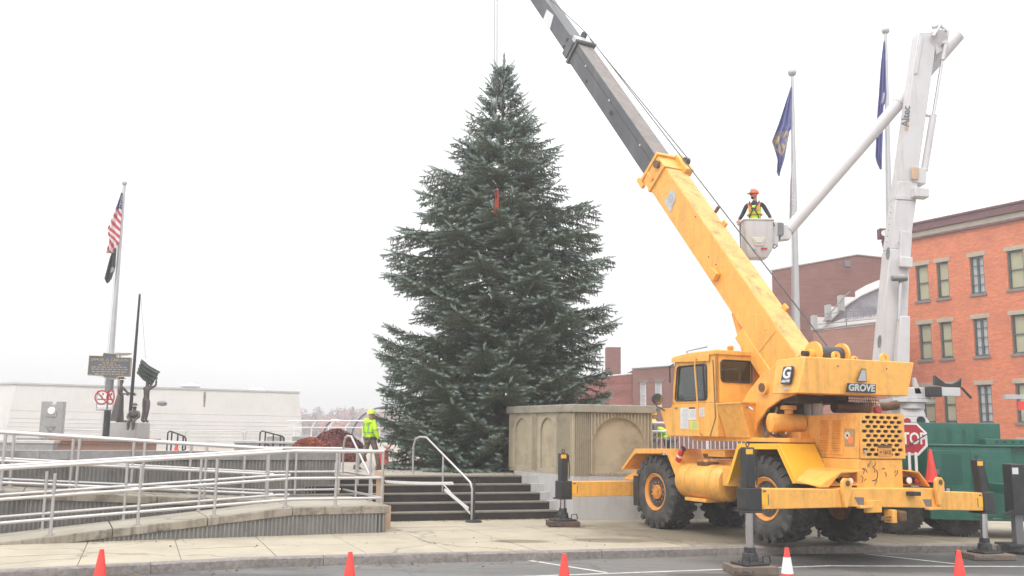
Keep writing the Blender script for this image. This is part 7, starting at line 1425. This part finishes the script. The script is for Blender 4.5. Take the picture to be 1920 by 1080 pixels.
part(MB().lathe([(0, .12), (.015, .125), (.02, .09), (.07, .08), (.09, .03)], (0, .02, .62), n=18), 'cap', BZ, st3)
# ------------------------------------------------------------------ historic marker and parking signs on one post
sy = 33.0; so = thing('marker_sign', 'dark blue cast marker sign with gold lettering on a black post', 'sign', (-13.9, 33.2, 1.7))
c = at(205, 687, sy); k_ = sy/F
def SP(px, py, d=0): p = at(px, py, sy); return p+V((0, d, 0))
outl = [(168, 667), (193, 668), (195, 662), (219, 664), (219, 670), (246, 671), (244, 706), (223, 706), (216, 711), (200, 710), (192, 705), (165, 703)]
MB().prism([SP(*q) for q in outl], (0, .08, 0)).build('sign_panel', M['signblue'], so, smooth=0)
g = MB(); g.tube([SP(*q, -.01) for q in outl], .022, 6, closed=True); g.build('raised_border', M['signgold'], so)
Ms = frameM(SP(206, 675, -.02), (SP(240, 676.2)-SP(170, 674.5)).normalized(), V((0, 0, 1))); text('lettering', 'SAMUEL A. CARLSON', .137, Ms, M['signgold'], so, ext=.006, offset=.003)
_l = [o for o in COL.objects if o.name.startswith('lettering') and o.parent == so]; 
for o in _l: o.matrix_parent_inverse = WM[so.name].inverted()
q = random.Random(3)
for i, (y, w0, w1) in enumerate(((680.5, 193, 217), (684.5, 186, 226), (688.5, 172, 238), (692.5, 171, 240), (697, 173, 238), (701.5, 178, 232))):
    g = MB(); x = w0
    while x < w1:
        L_ = min(q.uniform(3, 9), w1-x); a, b = SP(x, y+(x-205)*.016, -.012), SP(x+L_, y+(x-205)*.016, -.012); g.box(a.x, b.x, sy-.02, sy-.005, a.z-.018, a.z+.018); x += L_+2.0
    g.build('fine_lettering', M['signgold'], so, smooth=0, kind='stuff')
pa, pb_ = SP(204, 708, .05), SP(196, 822, .05); MB().tube([V((pb_.x, sy+.1, 1.7)), V((pa.x, sy+.1, pa.z))], .11, 12).build('post', M['blackmetal'], so); MB().cyl((pa.x, sy+.1, pa.z-.45), (pa.x, sy+.1, pa.z), .14, n=14).build('collar', M['greymetal'], so)
MB().box(pb_.x-.2, pb_.x+.2, sy+.09, sy+.5, 1.7, 1.74).build('base_plate', M['blackmetal'], so)
# ground of the post is the terracotta coping
def parking(label, pts, cx, w_):
    o = thing('parking_sign', label, 'sign', tuple(SP(cx, 752, -.1)))
    MB().prism([SP(x, y, -.06) for x, y in pts], (0, .02, 0)).build('sign_plate', M['plain_white'], o, smooth=0)
    MB().tube([SP(x, y, -.055) for x, y in pts], .018, 6, closed=True).build('sign_edge', M['greymetal'], o)
    c = SP(cx, 745, -.075); r_ = .23; g = MB(); g.tube([c+V((w_*r_*math.cos(a*PI/12), 0, r_*math.sin(a*PI/12))) for a in range(24)], .022, 6, closed=True); g.cyl(c+V((-w_*.17, 0, .17)), c+V((w_*.17, 0, -.17)), .02, n=6); g.build('red_circle', M['stopred'], o)
    g = MB(); g.tube([c+V((-.1*w_, .01, .1)), c+V((0, .01, .02)), c+V((.02*w_, .01, -.07))], .022, 5); g.cyl(c+V((-.14*w_, .01, -.07)), c+V((.14*w_, .01, -.07)), .016, n=5); g.ball(c+V((.03*w_, .01, .11)), .035, 6); g.build('skater_symbol', K_, o)
    Mx = frameM(SP(cx, 757.5, -.07), (1, 0, -.015), V((0, 0, 1))); 
    for s_, dz in (('TRACY', 0), ('PLAZA', -.155)):
        t = text('lettering', s_, .135, Mx @ Matrix.Translation((0, dz, 0)), M['decal'], o, ext=.003, xs=w_*.95); t.matrix_parent_inverse = WM[o.name].inverted()
parking('white sign with red prohibition circle facing the road, left of the black post', [(184, 733), (203, 733), (201, 769), (182, 769)], 192.5, 1.0)
parking('narrow angled white sign with red prohibition circle, right of the black post', [(205, 733), (215, 733), (213, 769), (203, 769)], 209, .55)
# floodlight-like pale shape behind the sign: banner of street lamp
p = at(230, 662, 37.0); o = thing('street_lamp', 'pale wing-shaped lamp head behind the marker sign', 'street lamp', (p.x-.25, 37.6, 1)); g = MB(); g.ball(p+V((.02, 0, 0)), .3, 12, (1.2, .6, .35)); g.build('lamp_head', M['flash'], o); MB().tube([(p.x-.25, 37.6, 1), (p.x-.25, 37.4, p.z-.3), (p.x-.1, 37, p.z-.05)], .05, 8).build('lamp_pole', M['alu'], o)
# ------------------------------------------------------------------ the blue spruce
TC = np.array([-.40, 30.0]); ZB = 1.0
TR_ = thing('spruce_tree', 'huge blue-green spruce standing on the plaza, hung from the crane hook', 'tree', (TC[0], TC[1], ZB))
MB().tube([(TC[0], TC[1], 1.0), (TC[0]+.02, TC[1], 4), (TC[0]-.02, TC[1], 8), (TC[0]+.02, TC[1], 12), (TC[0]+.03, TC[1], 14.1)], [.26, .21, .14, .06, .012], 12).build('trunk', M['bark'] if 'bark' in M else mat('spruce_bark', (.10, .075, .06), .9, var=.3, scale=5, bump=.6), TR_)
prof = [(14.3, .04), (13.7, .24), (12.7, .74), (11.5, 1.5), (10.3, 2.2), (9.1, 2.9), (8.4, 3.25), (7.6, 3.35), (6.4, 3.4), (5.0, 3.45), (3.5, 3.55), (2.6, 3.5), (1.6, 3.45), (1.1, 3.35)][::-1]
pz, pr = [p[0] for p in prof], [p[1] for p in prof]
tr = random.Random(21)
SPB, SPD, SPL, SPT = [], [], [], []          # sprig base, direction, length, tipness
brs = MB()
def branch(z0, az, L, rise, seed):
    """a limb with a flattened fan of side twigs, dense short sprigs on the upper and outer faces"""
    r = random.Random(seed); ca, sa = math.cos(az), math.sin(az); side = V((-sa, ca, 0)); K = max(6, int(L/.14)); pts = []
    droop = (.14 if z0 < 6 else .05)*L
    for i in range(K+1):
        f = i/K; h = rise*f-droop*math.sin(f*PI)*.9+(.03*L)*max(0, f-.75)*2
        pts.append(V((TC[0]+ca*L*f, TC[1]+sa*L*f, z0+h))+side*(.05*L*math.sin(f*3+seed)))
    brs.tube([tuple(p) for p in pts[::2]]+([tuple(pts[-1])] if K % 2 else []), [max(.006, .04*L/3.5*(1-i/(len(pts[::2])+1))) for i in range(len(pts[::2])+(K % 2))], 4, caps=False)
    for i in range(1, K+1):
        f = i/K; p = pts[i]; d = (pts[i]-pts[i-1]).normalized()
        if f < .22: continue
        for sgn in (-1, 1):
            if r.random() < .08: continue
            l = min(1.15, .30+.40*L*(1-f)**.6)*r.uniform(.6, 1.15)*min(1, .45+L*.3); ang = r.uniform(.75, 1.1)
            ld = (d*math.cos(ang)+side*sgn*math.sin(ang)+V((0, 0, r.uniform(-.22, .08)))).normalized(); m = max(1, int(l/.085))
            for j in range(1, m+1):
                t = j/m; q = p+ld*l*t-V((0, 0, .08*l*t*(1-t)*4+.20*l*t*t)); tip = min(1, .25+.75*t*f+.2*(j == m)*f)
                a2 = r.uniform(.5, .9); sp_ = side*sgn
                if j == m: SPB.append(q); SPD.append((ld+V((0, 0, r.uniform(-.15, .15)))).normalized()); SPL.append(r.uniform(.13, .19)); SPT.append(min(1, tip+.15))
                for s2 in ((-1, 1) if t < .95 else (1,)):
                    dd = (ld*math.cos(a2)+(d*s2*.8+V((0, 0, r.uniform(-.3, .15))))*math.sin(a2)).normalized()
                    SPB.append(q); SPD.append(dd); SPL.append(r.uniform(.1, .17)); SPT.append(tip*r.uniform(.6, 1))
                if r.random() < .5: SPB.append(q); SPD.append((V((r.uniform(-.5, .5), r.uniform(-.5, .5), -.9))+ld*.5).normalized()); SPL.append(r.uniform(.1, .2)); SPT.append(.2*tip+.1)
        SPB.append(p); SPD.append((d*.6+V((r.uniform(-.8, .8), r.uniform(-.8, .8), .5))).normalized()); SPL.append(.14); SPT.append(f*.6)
    e = pts[-1]; d = (pts[-1]-pts[-2]).normalized()
    for j in range(4): SPB.append(e+d*.08*j); SPD.append((d+V((r.uniform(-.25, .25), r.uniform(-.25, .25), r.uniform(.1, .5)))).normalized()); SPL.append(.2); SPT.append(1)
z = 1.15; wi = 0
while z < 14.0:
    R_ = float(np.interp(z, pz, pr)); nb = 10 if z < 8 else 9 if z < 11.5 else 7
    for k2 in range(nb):
        az = 2*PI*(k2+tr.uniform(-.28, .28))/nb+wi*1.1; 
        if math.sin(az) > .45 and tr.random() < .35: continue        # the side away from the camera is thinner
        Lb = R_*tr.choice((tr.uniform(.6, .85), tr.uniform(.88, 1.07), tr.uniform(.9, 1.05)))*(1+.05*math.sin(z*2.1+math.cos(az)*2)); up_a = np.interp(z, [1, 5, 9, 12, 14], [-.06, -.13, -.06, .16, .75])+tr.uniform(-.05, .07)
        branch(z-up_a*Lb*.95-.04*Lb+tr.uniform(-.1, .1) if z-up_a*Lb*.95 > 1.1 else 1.1+tr.uniform(.05, .3), az, Lb, up_a*Lb, tr.randrange(10**6))
    for k2 in range(4 if z < 12.4 else 1):
        az = tr.uniform(0, 2*PI); branch(max(1.15, z+tr.uniform(.05, .3)-.1*R_), az, R_*tr.uniform(.45, .75), .08*R_, tr.randrange(10**6))
    z += np.interp(z, [1, 6, 10, 14], [.46, .54, .44, .26]); wi += 1
for j in range(30): SPB.append(V((TC[0]+.03, TC[1], 13.5+j*.033))); a = j*2.4; SPD.append(V((math.cos(a)*(.9-j*.025), math.sin(a)*(.9-j*.025), 1)).normalized()); SPL.append(.2); SPT.append(1)
brs.build('limbs', bpy.data.materials['spruce_bark'], TR_, recalc=False, smooth=60)
B = np.array([tuple(p) for p in SPB]); Dn = np.array([tuple(p) for p in SPD]); Ln = np.array(SPL); Tn = np.array(SPT); n = len(B)
B[:, 2] = np.maximum(B[:, 2], 1.06)
for (cx_s, z0_s, z1_s, y_s, w_s) in ((sa.x, sb.z-.1, sa.z+.05, 28.75, .16), (HB.x, HB.z-.45, HB.z+.5, 29.25, .2)):
    kp = ~((np.abs(B[:, 0]-cx_s*B[:, 1]/y_s) < w_s) & (B[:, 2] > z0_s-(B[:, 1]*0)) & (B[:, 2] < z1_s) & (B[:, 1] < y_s+.1)); B, Dn, Ln, Tn = B[kp], Dn[kp], Ln[kp], Tn[kp]
kp = ~((B[:, 2] < 2.98) & (B[:, 1] < 27.35) & (B[:, 0] > -.16)); B, Dn, Ln, Tn = B[kp], Dn[kp], Ln[kp], Tn[kp]
n = len(B)
print('sprigs', n)
a = np.random.default_rng(1).normal(size=(n, 3)); U = np.cross(Dn, a); U /= np.linalg.norm(U, axis=1)[:, None]; Wv = np.cross(Dn, U)
tm = []                                       # needles: root (along), angle, length, half width
NT = 12
for i in range(NT): tm.append((.02+.82*i/NT, i*2.399, .05+.006*(i % 3), .0125))
tris = []; 
for (s0, an, L_, hw) in tm:
    rd = U*math.cos(an)+Wv*math.sin(an); tg = np.cross(Dn, rd); b0 = B+Dn*(s0*Ln)[:, None]
    tipv = b0+rd*(L_*.72)+Dn*(L_*.8); tris.append(np.stack([b0-tg*hw-Dn*.004, b0+tg*hw-Dn*.004, tipv], 1))
# pale shoot core with a spiky tip
tg = U; tris.append(np.stack([B-U*.008, B+U*.008, B+Dn*(Ln*1.25)[:, None]], 1)); tris.append(np.stack([B-Wv*.008, B+Wv*.008, B+Dn*(Ln*1.25)[:, None]], 1))
T3 = np.stack(tris, 1).reshape(-1, 3); nt_ = len(T3)//3
me = bpy.data.meshes.new('needles'); me.vertices.add(len(T3)); me.vertices.foreach_set('co', (T3-np.array([TC[0], TC[1], ZB])).astype(np.float32).ravel()); me.loops.add(len(T3)); me.loops.foreach_set('vertex_index', np.arange(len(T3))); me.polygons.add(nt_); me.polygons.foreach_set('loop_start', np.arange(nt_)*3); me.polygons.foreach_set('loop_total', np.full(nt_, 3))
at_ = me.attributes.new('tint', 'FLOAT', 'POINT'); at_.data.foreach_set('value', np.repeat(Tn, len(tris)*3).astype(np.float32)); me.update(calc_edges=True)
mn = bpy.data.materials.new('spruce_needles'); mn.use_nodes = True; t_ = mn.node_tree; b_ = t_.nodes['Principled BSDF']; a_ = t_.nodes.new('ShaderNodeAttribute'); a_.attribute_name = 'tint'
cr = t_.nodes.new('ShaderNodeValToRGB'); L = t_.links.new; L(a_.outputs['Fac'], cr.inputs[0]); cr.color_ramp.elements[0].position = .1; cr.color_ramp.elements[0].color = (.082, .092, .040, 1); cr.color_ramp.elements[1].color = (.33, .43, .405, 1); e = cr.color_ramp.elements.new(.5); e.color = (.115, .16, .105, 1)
tcn = t_.nodes.new('ShaderNodeTexCoord'); no = t_.nodes.new('ShaderNodeTexNoise'); no.inputs['Scale'].default_value = .9; L(tcn.outputs['Object'], no.inputs[0]); mr2 = t_.nodes.new('ShaderNodeMapRange'); mr2.inputs[1].default_value = .35; mr2.inputs[2].default_value = .65; mr2.inputs[3].default_value = .0; mr2.inputs[4].default_value = .5; L(no.outputs[0], mr2.inputs[0])
x_ = t_.nodes.new('ShaderNodeMix'); x_.data_type = 'RGBA'; x_.blend_type = 'MIX'; L(mr2.outputs[0], x_.inputs[0]); L(cr.outputs[0], x_.inputs[6]); hs_ = t_.nodes.new('ShaderNodeMix'); hs_.data_type = 'RGBA'; hs_.blend_type = 'MULTIPLY'; hs_.inputs[0].default_value = 1; L(cr.outputs[0], hs_.inputs[6]); hs_.inputs[7].default_value = (1.05, .92, .72, 1); L(hs_.outputs[2], x_.inputs[7]); L(x_.outputs[2], b_.inputs['Base Color'])
b_.inputs['Roughness'].default_value = .65; b_.inputs['Specular IOR Level'].default_value = .3
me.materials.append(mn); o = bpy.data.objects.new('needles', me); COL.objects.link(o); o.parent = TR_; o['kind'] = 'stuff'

# fallen leaves and grit on the walk, the steps and along the kerb
lr = np.random.default_rng(11); nL = 900; px_, nn_, tt_ = [], [], []
for i in range(nL):
    k_ = lr.random()
    if k_ < .3:
        t_a = lr.uniform(2, 30); p = along(t_a); n_d = -.12-abs(lr.normal())*.25; q_ = V((p.x, p.y, 0))+V((.36, -.93, 0))*abs(n_d); z_ = -.143
    elif k_ < .5: q_ = SA+SD*lr.uniform(-.2, 4.2)-SN*abs(lr.normal())*.15; z_ = .006
    elif k_ < .8: q_ = V((lr.uniform(-9, 9), lr.uniform(17.5, 22.5), 0)); z_ = .006
    else: q_ = V((lr.uniform(-4.2, .5), lr.uniform(25.6, 28), 0)); z_ = 1.006
    if k_ >= .5 and k_ < .8 and (q_.y > 20.4+.42*(q_.x+2.6)-.1 or q_.y < 17.9+.33*q_.x): continue
    px_.append((q_.x, q_.y, z_+lr.uniform(0, .008))); nn_.append((lr.normal()*.25, lr.normal()*.25, 1)); tt_.append(lr.random())
nn_ = np.array(nn_); nn_ /= np.linalg.norm(nn_, axis=1)[:, None]
leaves('fallen_leaves', np.array(px_), nn_, .028, leafmat('dead_leaves', (.10, .06, .035), (.34, .24, .09)), np.array(tt_), kind='stuff', asp=1.3)
